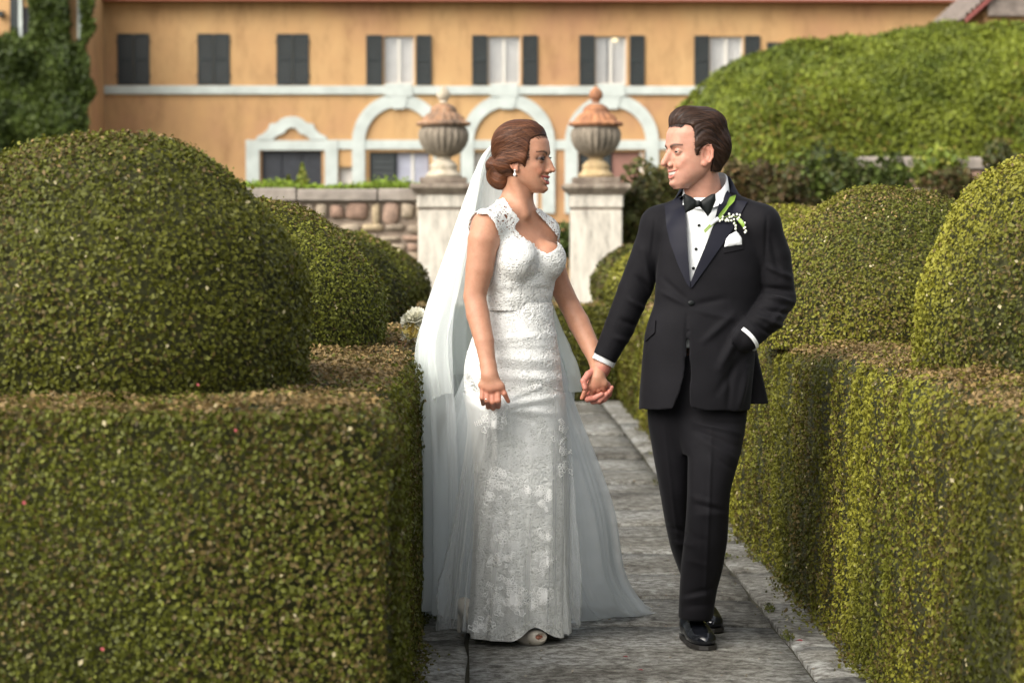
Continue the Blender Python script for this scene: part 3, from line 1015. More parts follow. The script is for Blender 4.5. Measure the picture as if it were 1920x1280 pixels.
def wall_holes(mb, x0, x1, z0, z1, holes, y, depth):
    xs = sorted({x0, x1, *[h[0] for h in holes], *[h[1] for h in holes]})
    zs = sorted({z0, z1, *[h[2] for h in holes], *[h[3] for h in holes]})
    for i in range(len(xs) - 1):
        for j in range(len(zs) - 1):
            cx, cz = (xs[i] + xs[i + 1]) / 2, (zs[j] + zs[j + 1]) / 2
            if any(h[0] < cx < h[1] and h[2] < cz < h[3] for h in holes):
                continue
            mb.bm.faces.new([mb.bm.verts.new(p) for p in ((xs[i], y, zs[j]), (xs[i + 1], y, zs[j]), (xs[i + 1], y, zs[j + 1]), (xs[i], y, zs[j + 1]))])
    for a, b_, c, d in holes:
        for q in (((a, y, c), (a, y, d), (a, y + depth, d), (a, y + depth, c)), ((b_, y, d), (b_, y, c), (b_, y + depth, c), (b_, y + depth, d)),
                  ((a, y, d), (b_, y, d), (b_, y + depth, d), (a, y + depth, d)), ((b_, y, c), (a, y, c), (a, y + depth, c), (b_, y + depth, c))):
            mb.bm.faces.new([mb.bm.verts.new(p) for p in q])


holes_px = [(720, 776, 68, 158), (915, 975, 68, 158), (1116, 1174, 68, 158), (1330, 1392, 68, 158), (1437, 1482, 79, 158),
            (490, 603, 283, 420), (635, 660, 313, 420), (692, 805, 285, 420), (886, 1010, 285, 420), (1086, 1206, 284, 420)]
holes = [(bx(a), bx(b_), bz(d), bz(c)) for a, b_, c, d in holes_px]
mb = MB()
x0w, x1w, ztop = bx(120), bx(2050), bz(2)
wall_holes(mb, x0w, x1w, 0, ztop, holes, YB, 0.28)
o = mb.build("wall", m_ochre, villa)
mb = MB(); mb.box(x0w, x1w, YB + 0.6, YB + 9, 0, ztop - 0.02); mb.build("inner_block", m_dark, villa)
# upper windows
lamp_win = None
for k, (a, b_, c, d) in enumerate(holes_px[:5]):
    x0, x1, z0, z1 = holes[k]
    fw = 0.05
    mb = MB()
    mb.box(x0, x0 + fw, YB + .12, YB + .18, z0, z1); mb.box(x1 - fw, x1, YB + .12, YB + .18, z0, z1)
    mb.box(x0 + fw, x1 - fw, YB + .12, YB + .18, z0, z0 + fw); mb.box(x0 + fw, x1 - fw, YB + .12, YB + .18, z1 - fw, z1)
    xm = (x0 + x1) / 2
    mb.box(xm - .045, xm + .045, YB + .115, YB + .18, z0 + fw, z1 - fw)
    win = mb.build("window", m_frame, villa)
    for p0, p1 in ((x0 + fw, xm - .045), (xm + .045, x1 - fw)):
        mb = MB(); mb.box(p0, p1, YB + .145, YB + .152, z0 + fw, z1 - fw)
        pane = mb.build("pane", m_glass); pane.parent = win; pane.matrix_parent_inverse = win.matrix_world.inverted()
    # curtain with soft vertical folds
    nx = 40
    for side in (0, 1):
        xa, xb = (x0 + .02, xm - .02 - (.10 if k == 2 else 0.0)) if side == 0 else (xm + .02 + (.02 if k == 2 else 0), x1 - .02)
        xs = np.linspace(xa, xb, nx)
        ys = YB + .24 + .022 * np.sin(np.linspace(0, 22, nx) + k) + .01 * np.sin(np.linspace(0, 51, nx))
        V = np.array([(x, y, z) for z in (z0 + .02, z1 - .02) for x, y in zip(xs, ys)])
        F = np.array([(i, i + 1, nx + i + 1, nx + i) for i in range(nx - 1)])
        cu = mk("curtain", V, F, m_curt, smooth=True); cu.parent = win
mb = MB(); c = (bx(1153), YB + .2, bz(73))
bmesh.ops.create_icosphere(mb.bm, subdivisions=2, radius=.10, matrix=Matrix.Translation(c) @ Matrix.Diagonal((1, .4, .75, 1)))
mb.build("ceiling_lamp", m_lampglow, villa)


def shutter(x0, x1, z0, z1, y, name="shutter", ajar=0.0):
    """louvred shutter leaf: frame, middle rail, slats"""
    mb = MB()
    fw, th = 0.055, 0.045
    mb.box(x0, x0 + fw, y - th, y, z0, z1); mb.box(x1 - fw, x1, y - th, y, z0, z1)
    for z in (z0, (z0 + z1) / 2 - fw / 2, z1 - fw):
        mb.box(x0 + fw, x1 - fw, y - th + .002, y - .002, z, z + fw)
    nsl = 22
    hz = (z1 - z0) / nsl
    for i in range(nsl):
        z = z0 + i * hz
        mb.bm.faces.new([mb.bm.verts.new(p) for p in ((x0 + fw, y - .038, z + .01), (x1 - fw, y - .038, z + .01), (x1 - fw, y - .006, z + hz + .008), (x0 + fw, y - .006, z + hz + .008))])
    return mb.build(name, m_shut, villa)


for a, b_ in ((221, 281), (371, 431), (519, 579)):
    xm = (bx(a) + bx(b_)) / 2
    for p0, p1 in ((bx(a), xm - .008), (xm + .008, bx(b_))):
        shutter(p0, p1, bz(160), bz(65), YB - .003)
    for px_ in (a, b_):
        for py in (80, 143):
            mb = MB(); mb.box(bx(px_) - .045, bx(px_) + .045, YB - .07, YB - .052, bz(py) - .02, bz(py) + .02)
            mb.build("hinge", m_shut, villa)
for a, b_ in ((687, 717), (780, 809), (885, 914), (979, 1008), (1086, 1115), (1180, 1208), (1301, 1329), (1395, 1424)):
    shutter(bx(a), bx(b_), bz(160), bz(67), YB - .02)
shutter(bx(1437), bx(1458), bz(160), bz(80), YB - .02)
# string courses
mb = MB(); mb.box(x0w, x1w, YB - .10, YB + .05, bz(178), bz(162), .015); mb.build("string_course", m_trim, villa)
mb = MB(); mb.box(bx(632), bx(1420), YB - .06, YB + .05, bz(280), bz(263)); mb.build("impost_band", m_trim, villa)
for px_ in (748, 945, 1145):
    mb = MB(); mb.box(bx(px_ - 26), bx(px_ + 26), YB - .13, YB - .102, bz(181), bz(158)); mb.build("window_sill", m_trim, villa)
# arches
for pc in (748, 952, 1147):
    th = np.linspace(0, math.pi, 33)
    outer = [bp2(pc + 88 * math.cos(t), 267 - 90 * math.sin(t)) for t in th]
    inner = [bp2(pc + 64 * math.cos(t), 267 - 66 * math.sin(t)) for t in th]
    outer = [bp2(pc + 88, 400)] + outer + [bp2(pc - 88, 400)]
    inner = [bp2(pc + 64, 400)] + inner + [bp2(pc - 64, 400)]
    mb = MB(); mb.strip(outer, inner, YB - .09, YB + .02)
    ar = mb.build("arch", m_trim, villa)
    mb = MB(); mb.prism([bp2(pc - 11, 205), bp2(pc + 11, 205), bp2(pc + 17, 179), bp2(pc - 17, 179)], YB - .12, YB + .02)
    ks = mb.build("keystone", m_trim); ks.parent = ar
    mb = MB()
    for dx_ in (-10, 10):
        mb.box(bx(pc + dx_) - .03, bx(pc + dx_) + .03, YB - .008, YB + .01, bz(258), bz(204))
    mb.build("arch_panel_strip", m_ochre, villa)
# scrolled doorway
mb = MB()
mb.box(bx(461), bx(486), YB - .09, YB + .02, bz(420), bz(263)); mb.box(bx(609), bx(633), YB - .09, YB + .02, bz(420), bz(263))
mb.box(bx(486), bx(609), YB - .088, YB + .02, bz(282), bz(264))
mb.build("door_surround", m_trim, villa)
outer_px = [(480, 263), (483, 256), (493, 252), (502, 244), (507, 233), (519, 231), (527, 224), (537, 220), (547, 219), (557, 220), (567, 224), (575, 231),
            (587, 233), (592, 244), (601, 252), (611, 256), (614, 263)]
inner_px = [(512, 263), (513, 261.5), (516, 258), (522, 254), (529, 252), (533, 250), (536, 245), (541, 241), (547, 240), (553, 241), (558, 245), (561, 250),
            (565, 252), (572, 254), (578, 258), (581, 261.5), (582, 263)]
mb = MB(); mb.strip([bp2(*p) for p in outer_px], [bp2(*p) for p in inner_px], YB - .10, YB + .02); mb.build("scroll_pediment", m_trim, villa)
for a, b_ in ((490, 527), (528, 565), (566, 603)):
    mb = MB(); mb.box(bx(a), bx(b_), YB + .14, YB + .19, 0, bz(284), .01); mb.build("door_leaf", m_blackdoor, villa)
# ground floor infill
mb = MB(); mb.box(bx(636), bx(659), YB + .2, YB + .25, 0, bz(314)); mb.build("small_window", m_curt, villa)
shutter(bx(693), bx(741), 0.05, bz(286), YB + .12)
for a, b_ in ((744, 771), (775, 803)):
    mb = MB(); mb.box(bx(a), bx(b_), YB + .20, YB + .23, 0, bz(286)); mb.build("curtained_pane", plain("blue_curtain", (0.36, 0.37, 0.44), 0.8, noise=.15, nscale=3), villa)
mb = MB(); mb.box(bx(770.5), bx(775.5), YB + .17, YB + .24, 0, bz(286)); mb.build("mullion", m_frame, villa)
shutter(bx(862), bx(886), 0.05, bz(286), YB - .02)
mb = MB(); mb.box(bx(888), bx(1008), YB + .20, YB + .23, 0, bz(286)); mb.build("curtained_pane", m_curt, villa)
shutter(bx(1087), bx(1112), 0.05, bz(285), YB + .12)
shutter(bx(1113), bx(1146), 0.05, bz(285), YB + .12)
mb = MB(); mb.box(bx(1148), bx(1199), YB + .15, YB + .2, 0, bz(285), .01); mb.build("door_leaf", m_door, villa)
mb = MB(); mb.box(bx(1200), bx(1206), YB + .1, YB + .2, 0, bz(284)); mb.build("door_jamb", m_frame, villa)
shutter(bx(1208), bx(1233), bz(330), bz(284), YB - .02)
# roof: rows of half-round tiles running up from the eaves
nT = 190
xs = np.linspace(x0w - .3, x1w + .3, nT * 6)
zz = .045 * np.abs(np.sin(np.linspace(0, math.pi * nT, nT * 6)))
V = np.concatenate([np.stack([xs, np.full_like(xs, YB - .55), ztop + .02 + zz], 1), np.stack([xs, np.full_like(xs, YB + 5.0), ztop + 2.0 + zz], 1)])
nX = len(xs)
F = np.array([(i, i + 1, nX + i + 1, nX + i) for i in range(nX - 1)])
mk("roof", V, F, m_tile, villa)
mb = MB(); mb.box(x0w - .3, x1w + .3, YB - .53, YB, ztop - .05, ztop + .015); mb.build("eaves_board", plain("eaves_red", (0.30, 0.10, 0.06), .8), villa)

# neighbouring outbuilding roof at the upper right
YO = 58.0
ob = thing("outbuilding", "grey tiled outbuilding roof peeking over the big hedge at upper right", "building", (W(1920, 10, YO)[0], YO, 0))
p = lambda px_, py: (W(px_, py, YO)[0], W(960, py, YO)[2])
mb = MB(); mb.prism([p(1822, 400), p(2200, 400), p(2200, 20), p(2030, -150), p(1846, 20)], YO, YO + 6); mb.build("wall", m_ochre, ob)
e0, e1 = p(1806, 34), p(2032, -168)
n = 26
V, F = [], []
for i in range(n * 4 + 1):
    t_ = i / (n * 4)
    h_ = .07 * abs(math.sin(t_ * n * math.pi))
    for y_ in (YO - .3, YO + 6.2):
        V.append((e0[0] + (e1[0] - e0[0]) * t_ - h_ * .5, y_, e0[1] + (e1[1] - e0[1]) * t_ + h_))
F = [(2 * i, 2 * i + 2, 2 * i + 3, 2 * i + 1) for i in range(n * 4)]
mk("roof", np.array(V), np.array(F), m_tile_old, ob)
mb = MB(); mb.prism([(e0[0], e0[1] - .12), (e1[0], e1[1] - .12), (e1[0], e1[1] - .01), (e0[0], e0[1] - .01)], YO - .34, YO - .24)
mb.build("verge_board", plain("verge_red", (0.25, 0.07, 0.06), .7), ob)
# stone chimney-like gable piece beside the verge
mb = MB(); mb.prism([p(1850, 30), p(1990, 30), p(1990, -30), p(1850, -5)], YO - .22, YO - .02); mb.build("gable_stones", m_tile_old, ob)

# ================================================================== big clipped hedge behind, right
YH = 44.0
prof = np.array([(1296, 330), (1300, 240), (1310, 192), (1330, 160), (1362, 122), (1400, 96), (1450, 82), (1500, 71), (1600, 57), (1700, 46), (1800, 38), (1920, 28), (2060, 22), (2200, 20)], float)
px_ = np.array([W(a, 200, YH)[0] for a, _ in prof]); pz = np.array([W(960, c_, YH)[2] for _, c_ in prof])
bh = thing("tall_clipped_hedge", "huge rounded bright green clipped hedge behind the groom", "hedge", (8.0, YH + 2, 0))
xt = np.linspace(px_[2], px_[-1], 60)
zt_ = np.interp(xt, px_[2:], pz[2:])


def bh_surf(s, x, dip=0.0):
    """s: 0 foot of front .. 1 back of the top; rounded shoulder"""
    zt2 = np.interp(x, px_[2:], pz[2:])
    a = np.clip((s - .45) / .55, 0, 1) * math.pi / 2
    R_ = 1.6
    y = YH + 0.9 + np.where(s < .45, 0, R_ * (1 - np.cos(a)))
    z = np.where(s < .45, s / .45 * (zt2 - R_ * .8), zt2 - R_ * .8 + R_ * .8 * np.sin(a))
    # the left end is rounded too
    e = np.clip((px_[2] + 1.5 - x) / 1.5, 0, 1)
    y = y + 1.2 * e ** 2
    P = np.stack([x, y, z], 1)
    N = np.stack([-e * .7, np.where(s < .45, -1.0, -np.cos(a)), np.where(s < .45, .15, np.sin(a))], 1)
    N /= np.linalg.norm(N, axis=1, keepdims=True)
    return P + N * (.11 * wob(P, 1.6, 2) + .06 * wob(P, 4.0, 5) - dip)[:, None], N


nu, nx = 24, 70
S_, X_ = np.meshgrid(np.linspace(0, 1, nu), np.linspace(px_[2] - .05, px_[-1], nx))
P, _ = bh_surf(S_.ravel(), X_.ravel(), .10)
F = [(j * nu + i, j * nu + i + 1, (j + 1) * nu + i + 1, (j + 1) * nu + i) for j in range(nx - 1) for i in range(nu - 1)]
mk("twig_core", P, np.array(F), m_core, bh, smooth=True)
n = 70000
s = RNG.uniform(0.1, 1, n); x = RNG.uniform(px_[2] - .05, px_[-1], n)
P, N = bh_surf(s, x)
ext = P[:, 0] < W(1300, 300, YH)[0]
t_ = np.clip(.5 + .45 * wob(P, 1.3, 3) + .3 * wob(P, 4.1, 8) + RNG.normal(0, .25, n), 0, 1)[:, None]
c = np.array([.080, .110, .011]) * (1 - t_) + np.array([.190, .225, .022]) * t_
yel = RNG.uniform(0, 1, n) < np.clip(.20 * (wob(P, .9, 14) + .2), 0, 1)
c[yel] = np.array([.20, .16, .03])
v, f, cc = leaves(P, N, .086, c, tilt=.5, jit=.03)
tag(mk("foliage", v, f, m_leaf_far, bh, cols=cc), kind="stuff")

# ================================================================== ivy-clad wing at left
YI = 67.0
wing = thing("villa_wing", "ivy covered wing of the villa at the upper left", "building", (W(60, 200, YI)[0], YI, 0))
q = lambda px_, py: (W(px_, 200, YI)[0], W(960, py, YI)[2])
zt = W(960, -60, YI)[2]
mb = MB(); mb.box(q(-260, 0)[0], q(166, 0)[0], YI, YI + 2.9, -.05, zt); mb.build("wall", m_ochre, wing)
mb = MB(); mb.box(q(21, 0)[0], q(37, 0)[0], YI - .06, YI - .003, q(0, 82)[1], zt); mb.build("shutter", m_shut, wing)
mb = MB(); mb.box(q(37.5, 0)[0], q(44, 0)[0], YI - .10, YI - .003, q(0, 96)[1], zt); mb.build("downpipe", m_trim, wing)
mb = MB(); mb.box(q(45, 0)[0], q(62, 0)[0], YI - .02, YI - .003, q(0, 82)[1], q(0, 16)[1]); mb.build("dark_window", m_dark, wing)
mb = MB(); mb.box(q(147, 0)[0], q(158, 0)[0], YI - .10, YI - .003, q(0, 96)[1], zt); mb.build("pilaster", m_trim, wing)
mb = MB(); mb.box(q(0, 0)[0], q(10, 0)[0], YI - .25, YI - .003, q(0, 34)[1], q(0, 24)[1]); mb.build("wall_lantern", m_shut, wing)
ivy = thing("ivy", "dark green ivy hanging over the wing at the upper left", "ivy", (W(80, 300, YI)[0], YI - .2, 0))
# trunks climbing the wall
parts = []
for k in range(7):
    xx = W(20 + 24 * k, 300, YI)[0]
    pts = [np.array([xx + .3 * math.sin(k + j * 1.1), YI - .06, j * 1.05]) for j in range(7)]
    parts.append(tube(pts, .06, .02, 6))
v, f = merge(parts); mk("stems", v, f, m_stem, ivy)
n = 42000
a_px = RNG.uniform(-120, 192, n); b_px = RNG.uniform(-60, 420, n)
# ivy outline: full below, thinning to hanging curtains above, a soft bulging right edge
rt = 178 + 7 * np.sin(b_px / 21.) + 5 * np.sin(b_px / 9. + 1)
topl = np.where(a_px < 40, 66 + 10 * np.sin(a_px / 7.), np.where(a_px < 62, 70, -200))
gap = (a_px > 140) & (a_px < 160) & (b_px < 84 + 8 * np.sin(a_px))
gap2 = (a_px > 44) & (a_px < 64) & (b_px < 80) & (b_px > 14)
ok = (a_px < rt) & (b_px > topl) & ~gap & ~(gap2 & (RNG.uniform(0, 1, n) < .8))
a_px, b_px = a_px[ok], b_px[ok]
X = (a_px - 885) / FPX * YI; Z = CAM_H + (440 - b_px) / FPX * YI
P = np.stack([X, np.zeros_like(X), Z], 1)
bulge = .30 + .28 * wob(P, 1.7, 1) + .22 * wob(P * np.array([1, 1, .5]), 3.6, 4) + .3 * np.clip((b_px - 60) / 250, 0, 1)
bulge = np.maximum(bulge, .05)
P[:, 1] = YI - bulge * RNG.uniform(.75, 1.05, len(P))
ok = P[:, 2] > 0
P = P[ok]
n = len(P)
e = 1e-2
g1 = (wob(P + [e, 0, 0], 1.7, 1) - wob(P - [e, 0, 0], 1.7, 1)) / (2 * e) * .28
g3 = (wob(P + [0, 0, e], 1.7, 1) - wob(P - [0, 0, e], 1.7, 1)) / (2 * e) * .28
N = np.stack([-g1, -np.ones(n), -g3 + .25], 1); N /= np.linalg.norm(N, axis=1, keepdims=True)
t_ = np.clip(.45 + .5 * wob(P, 2.3, 6) + RNG.normal(0, .25, n), 0, 1)[:, None]
c = np.array([.030, .048, .008]) * (1 - t_) + np.array([.085, .120, .018]) * t_
v, f, cc = leaves(P, N, .13, c, tilt=.7, jit=.05, wide=.85)
tag(mk("foliage", v, f, m_leaf_far, ivy, cols=cc), kind="stuff")
# ================================================================== sculpting tools: distance fields -> mesh
from mathutils.bvhtree import BVHTree
from mathutils.geometry import delaunay_2d_cdt


def axis_pts(segs):
    """[(start, end, step), ...] -> monotone coordinate array with varying spacing"""
    out = []
    for a, b_, st in segs:
        n = max(1, int(round((b_ - a) / st)))
        out.append(np.linspace(a, b_, n, endpoint=False))
    out.append([segs[-1][1]])
    return np.concatenate(out).astype(np.float32)


class Frame:
    """local frame: s = person's left, f = forward, u = up"""
    def __init__(s, o, fwd, up=(0, 0, 1), scale=1.0):
        s.o = np.array(o, float)
        f = np.array(fwd, float); f /= np.linalg.norm(f)
        u = np.array(up, float); u -= f * (u @ f); u /= np.linalg.norm(u)
        s.f, s.u = f, u
        s.s = np.cross(u, f)
        s.k = scale

    def w(s, p):
        return s.o + s.k * (p[0] * s.s + p[1] * s.f + p[2] * s.u)

    def l(s, x, y, z):
        x, y, z = x - s.o[0], y - s.o[1], z - s.o[2]
        return [(x * a[0] + y * a[1] + z * a[2]) / s.k for a in (s.s, s.f, s.u)]

    def lv(s, P):
        return (P - s.o) @ np.stack([s.s, s.f, s.u], 1) / s.k


WORLD = Frame((0, 0, 0), (0, 1, 0))
WORLD.s = np.array([1., 0, 0])


class Field:
    def __init__(s, xs, ys, zs):
        s.ax = (xs, ys, zs)
        s.v = np.full((len(xs), len(ys), len(zs)), 0.5, np.float32)

    def reg(s, lo, hi):
        sl = []
        for a, l, h in zip(s.ax, lo, hi):
            i0, i1 = np.searchsorted(a, l), np.searchsorted(a, h)
            if i1 <= i0: return None
            sl.append(slice(max(0, i0 - 1), min(len(a), i1 + 1)))
        g = [a[q] for a, q in zip(s.ax, sl)]
        return tuple(sl), g[0][:, None, None], g[1][None, :, None], g[2][None, None, :]

    def op(s, fn, lo, hi, k, mode='u'):
        rg = s.reg(lo, hi)
        if rg is None: return
        sl, x, y, z = rg
        d = fn(x, y, z).astype(np.float32)
        a = s.v[sl]
        if mode == 'u':
            if k > 0:
                h = np.clip(0.5 + 0.5 * (a - d) / k, 0, 1)
                s.v[sl] = a * (1 - h) + d * h - k * h * (1 - h)
            else:
                s.v[sl] = np.minimum(a, d)
        elif mode == 's':
            d = -d
            if k > 0:
                h = np.clip(0.5 - 0.5 * (a - d) / k, 0, 1)
                s.v[sl] = a * (1 - h) + d * h + k * h * (1 - h)
            else:
                s.v[sl] = np.maximum(a, d)
        elif mode == 'add':
            s.v[sl] = a + d

    def cone(s, a, b_, ra, rb, k=0.01, mode='u'):
        a, b_ = np.array(a, float), np.array(b_, float)
        m = max(ra, rb) + k + 0.012
        lo, hi = np.minimum(a, b_) - m, np.maximum(a, b_) + m
        ba = b_ - a
        bb = ba @ ba + 1e-12

        def fn(x, y, z):
            px, py, pz = x - a[0], y - a[1], z - a[2]
            t = np.clip((px * ba[0] + py * ba[1] + pz * ba[2]) / bb, 0, 1)
            return np.sqrt((px - t * ba[0]) ** 2 + (py - t * ba[1]) ** 2 + (pz - t * ba[2]) ** 2) - (ra + (rb - ra) * t)
        s.op(fn, lo, hi, k, mode)

    def chain(s, pts, rad, k=0.01, k2=None):
        for i in range(len(pts) - 1):
            s.cone(pts[i], pts[i + 1], rad[i], rad[i + 1], k if i == 0 else (k2 if k2 is not None else k))

    def ell(s, fr, c, r, k=0.01, mode='u'):
        """ellipsoid with centre c and radii r in frame fr"""
        o = fr.w(c)
        rr = np.array(r, float) * fr.k
        m = rr.max() + k + 0.012
        A = (fr.s, fr.f, fr.u)

        def fn(x, y, z):
            x, y, z = x - o[0], y - o[1], z - o[2]
            q = [x * a[0] + y * a[1] + z * a[2] for a in A]
            k0 = np.sqrt(sum((q[i] / rr[i]) ** 2 for i in range(3)))
            k1 = np.sqrt(sum((q[i] / rr[i] ** 2) ** 2 for i in range(3))) + 1e-9
            return k0 * (k0 - 1) / k1
        s.op(fn, o - m, o + m, k, mode)

    def bump(s, fr, c, sig, amp):
        """push the surface out (amp > 0) or in round a point"""
        o = fr.w(c)
        sg = np.array(sig, float) * fr.k
        m = sg.max() * 2.6
        A = (fr.s, fr.f, fr.u)

        def fn(x, y, z):
            x, y, z = x - o[0], y - o[1], z - o[2]
            q = sum(((x * a[0] + y * a[1] + z * a[2]) / g) ** 2 for a, g in zip(A, sg))
            return -amp * fr.k * np.exp(-q)
        s.op(fn, o - m, o + m, 0, 'add')

    def column(s, fr, rows, k=0.01, p=2.0, mode='u', pad=0.03):
        """stack of super-ellipses; rows: (u, cs, cf, as, af) in frame fr, u increasing"""
        rows = np.array(rows, float)
        u0, u1 = rows[0, 0], rows[-1, 0]
        ms = np.abs(rows[:, 1]).max() + rows[:, 3].max()
        mf = np.abs(rows[:, 2]).max() + rows[:, 4].max()
        cor = np.array([fr.w((a, b_, c)) for a in (-ms, ms) for b_ in (-mf, mf) for c in (u0, u1)])
        lo, hi = cor.min(0) - pad, cor.max(0) + pad
        uu = np.linspace(u0, u1, 200)

        def sm(col):
            v = np.interp(uu, rows[:, 0], rows[:, col])
            ker = np.hanning(19); ker /= ker.sum()
            return np.convolve(np.pad(v, 9, mode='edge'), ker, 'valid')
        tb = [sm(c) for c in (1, 2, 3, 4)]

        def fn(x, y, z):
            ls, lf, lu = fr.l(x, y, z)
            ls, lf, lu = np.broadcast_arrays(ls, lf, lu)
            cs, cf, a, b_ = [np.interp(lu, uu, t) for t in tb]
            q = (np.abs((ls - cs) / a) ** p + np.abs((lf - cf) / b_) ** p) ** (1 / p)
            d = (q - 1) * np.minimum(a, b_)
            cap = np.maximum(u0 - lu, lu - u1)
            return np.maximum(d, cap) * fr.k
        s.op(fn, lo, hi, k, mode)

    def mesh(s, level=0.0):
        """surface nets on the rectilinear grid"""
        v = s.v - level
        ins = v < 0
        nx, ny, nz = v.shape
        c = ins[:-1, :-1, :-1].astype(np.uint8)
        for dx in (0, 1):
            for dy in (0, 1):
                for dz in (0, 1):
                    if dx or dy or dz:
                        c = c + ins[dx:nx - 1 + dx, dy:ny - 1 + dy, dz:nz - 1 + dz]
        act = (c > 0) & (c < 8)
        I, J, K = np.nonzero(act)
        idx = np.full(act.shape, -1, np.int32)
        idx[I, J, K] = np.arange(len(I))
        acc = np.zeros((len(I), 3)); cnt = np.zeros(len(I))
        cor = [(a, b_, d) for a in (0, 1) for b_ in (0, 1) for d in (0, 1)]
        for p in cor:
            for axn in range(3):
                if p[axn]: continue
                q = list(p); q[axn] = 1
                a = v[I + p[0], J + p[1], K + p[2]]
                b_ = v[I + q[0], J + q[1], K + q[2]]
                m = (a < 0) != (b_ < 0)
                t = np.where(m, a / np.where(m, a - b_, 1), 0)
                w = np.array(p, float)[None, :].repeat(len(I), 0)
                w[:, axn] += t
                acc[m] += w[m]; cnt[m] += 1
        acc /= cnt[:, None]
        P = np.empty((len(I), 3))
        for d, (ax, i) in enumerate(zip(s.ax, (I, J, K))):
            P[:, d] = ax[i] + acc[:, d] * (ax[i + 1] - ax[i])
        F = []
        for axn in range(3):
            o1, o2 = [(1, 2), (2, 0), (0, 1)][axn]
            sl0 = [slice(None)] * 3; sl1 = [slice(None)] * 3
            sl0[axn] = slice(0, -1); sl1[axn] = slice(1, None)
            a, b_ = ins[tuple(sl0)], ins[tuple(sl1)]
            ch = a != b_
            E = np.nonzero(ch)
            E = [e for e in E]
            ok = np.ones(len(E[0]), bool)
            for o in (o1, o2):
                ok &= (E[o] > 0) & (E[o] < v.shape[o] - 1)
            E = [e[ok] for e in E]
            aa = a[tuple(E)]

            def cell(d1, d2):
                e = [x.copy() for x in E]
                e[o1] -= d1; e[o2] -= d2
                return idx[tuple(e)]
            q = np.stack([cell(1, 1), cell(0, 1), cell(0, 0), cell(1, 0)], 1)
            q[~aa] = q[~aa][:, ::-1]
            F.append(q)
        F = np.concatenate(F)
        F = F[(F >= 0).all(1)]
        return P, F


def relax(V, F, it=1, lam=0.5):
    """light Laplacian smoothing"""
    n = len(V)
    e = np.concatenate([F[:, [0, 1]], F[:, [1, 2]], F[:, [2, 3]], F[:, [3, 0]]])
    for _ in range(it):
        acc = np.zeros((n, 3)); cnt = np.zeros(n)
        for a, b_ in ((0, 1), (1, 0)):
            np.add.at(acc, e[:, a], V[e[:, b_]]); np.add.at(cnt, e[:, a], 1)
        V = V * (1 - lam) + lam * acc / np.maximum(cnt, 1)[:, None]
    return V


def smooth_edge(V, F, it=8, lam=.5):
    """even out the cut edge of a cloth mesh"""
    e = np.concatenate([F[:, [0, 1]], F[:, [1, 2]], F[:, [2, 3]], F[:, [3, 0]]])
    k = np.sort(e, 1); key = k[:, 0].astype(np.int64) * (len(V) + 1) + k[:, 1]
    u, ix, c = np.unique(key, return_index=True, return_counts=True)
    b = k[ix[c == 1]]
    V = V.copy()
    for _ in range(it):
        acc = np.zeros((len(V), 3)); n = np.zeros(len(V))
        for i, j in ((0, 1), (1, 0)):
            np.add.at(acc, b[:, i], V[b[:, j]]); np.add.at(n, b[:, i], 1)
        m = n == 2
        V[m] = V[m] * (1 - lam) + lam * acc[m] / n[m][:, None]
    return V


def vnormals(V, F):
    n = np.cross(V[F[:, 2]] - V[F[:, 0]], V[F[:, 3]] - V[F[:, 1]])
    N = np.zeros_like(V)
    for i in range(4):
        np.add.at(N, F[:, i], n)
    return N / (np.linalg.norm(N, axis=1, keepdims=True) + 1e-12)


def in_poly(P, poly):
    x, y = P[:, 0], P[:, 1]
    r = np.zeros(len(P), bool)
    n = len(poly)
    for i in range(n):
        x0, y0 = poly[i]; x1, y1 = poly[(i + 1) % n]
        if y0 == y1: continue
        c = ((y0 > y) != (y1 > y)) & (x < (x1 - x0) * (y - y0) / (y1 - y0) + x0)
        r ^= c
    return r


def seg_dist(P, a, b_):
    a, b_ = np.array(a, float), np.array(b_, float)
    d = b_ - a
    t = np.clip(((P - a) @ d) / (d @ d + 1e-9), 0, 1)
    return np.linalg.norm(P - a - t[:, None] * d, axis=1), t


def ridges(V, N, lines, facing=-0.05, noise=0.0):
    """raise or sink cloth folds along lines given as (x0,y0,x1,y1,width_px,height_m) on the side that faces the viewer"""
    p = PX(V)
    front = np.clip((-N[:, 1] - facing) / 0.25, 0, 1)
    out = np.zeros(len(V))
    for x0, y0, x1, y1, w, h in lines:
        d, t = seg_dist(p, (x0, y0), (x1, y1))
        out += h * np.exp(-(d / w) ** 2) * np.sin(np.clip(t, .04, .96) * math.pi) ** .5
    return V + N * (out * front)[:, None]


def densify(poly, step):
    out = []
    n = len(poly)
    for i in range(n):
        a, b_ = np.array(poly[i], float), np.array(poly[(i + 1) % n], float)
        m = max(1, int(np.linalg.norm(b_ - a) / step))
        for j in range(m):
            out.append(a + (b_ - a) * j / m)
    return np.array(out)


def smooth_closed(poly, n=4):
    """Catmull-Rom through a closed polygon"""
    P = np.array(poly, float); m = len(P); out = []
    for i in range(m):
        p0, p1, p2, p3 = P[i - 1], P[i], P[(i + 1) % m], P[(i + 2) % m]
        for j in range(n):
            t = j / n
            out.append(.5 * ((2 * p1) + (p2 - p0) * t + (2 * p0 - 5 * p1 + 4 * p2 - p3) * t * t + (3 * p1 - p0 - 3 * p2 + p3) * t ** 3))
    return np.array(out)


def bvh_of(V, F):
    return BVHTree.FromPolygons([tuple(v) for v in V], [tuple(int(i) for i in f) for f in F])


EYE = np.array([0, 0, CAM_H])


def hit(bvh, px, py):
    d = Vector(np.array(W(px, py, 10.0)) - EYE).normalized()
    loc, nor, _, _ = bvh.ray_cast(Vector(EYE), d)
    if loc is None: return None
    if nor.dot(d) > 0: nor = -nor
    return np.array(loc), np.array(nor)


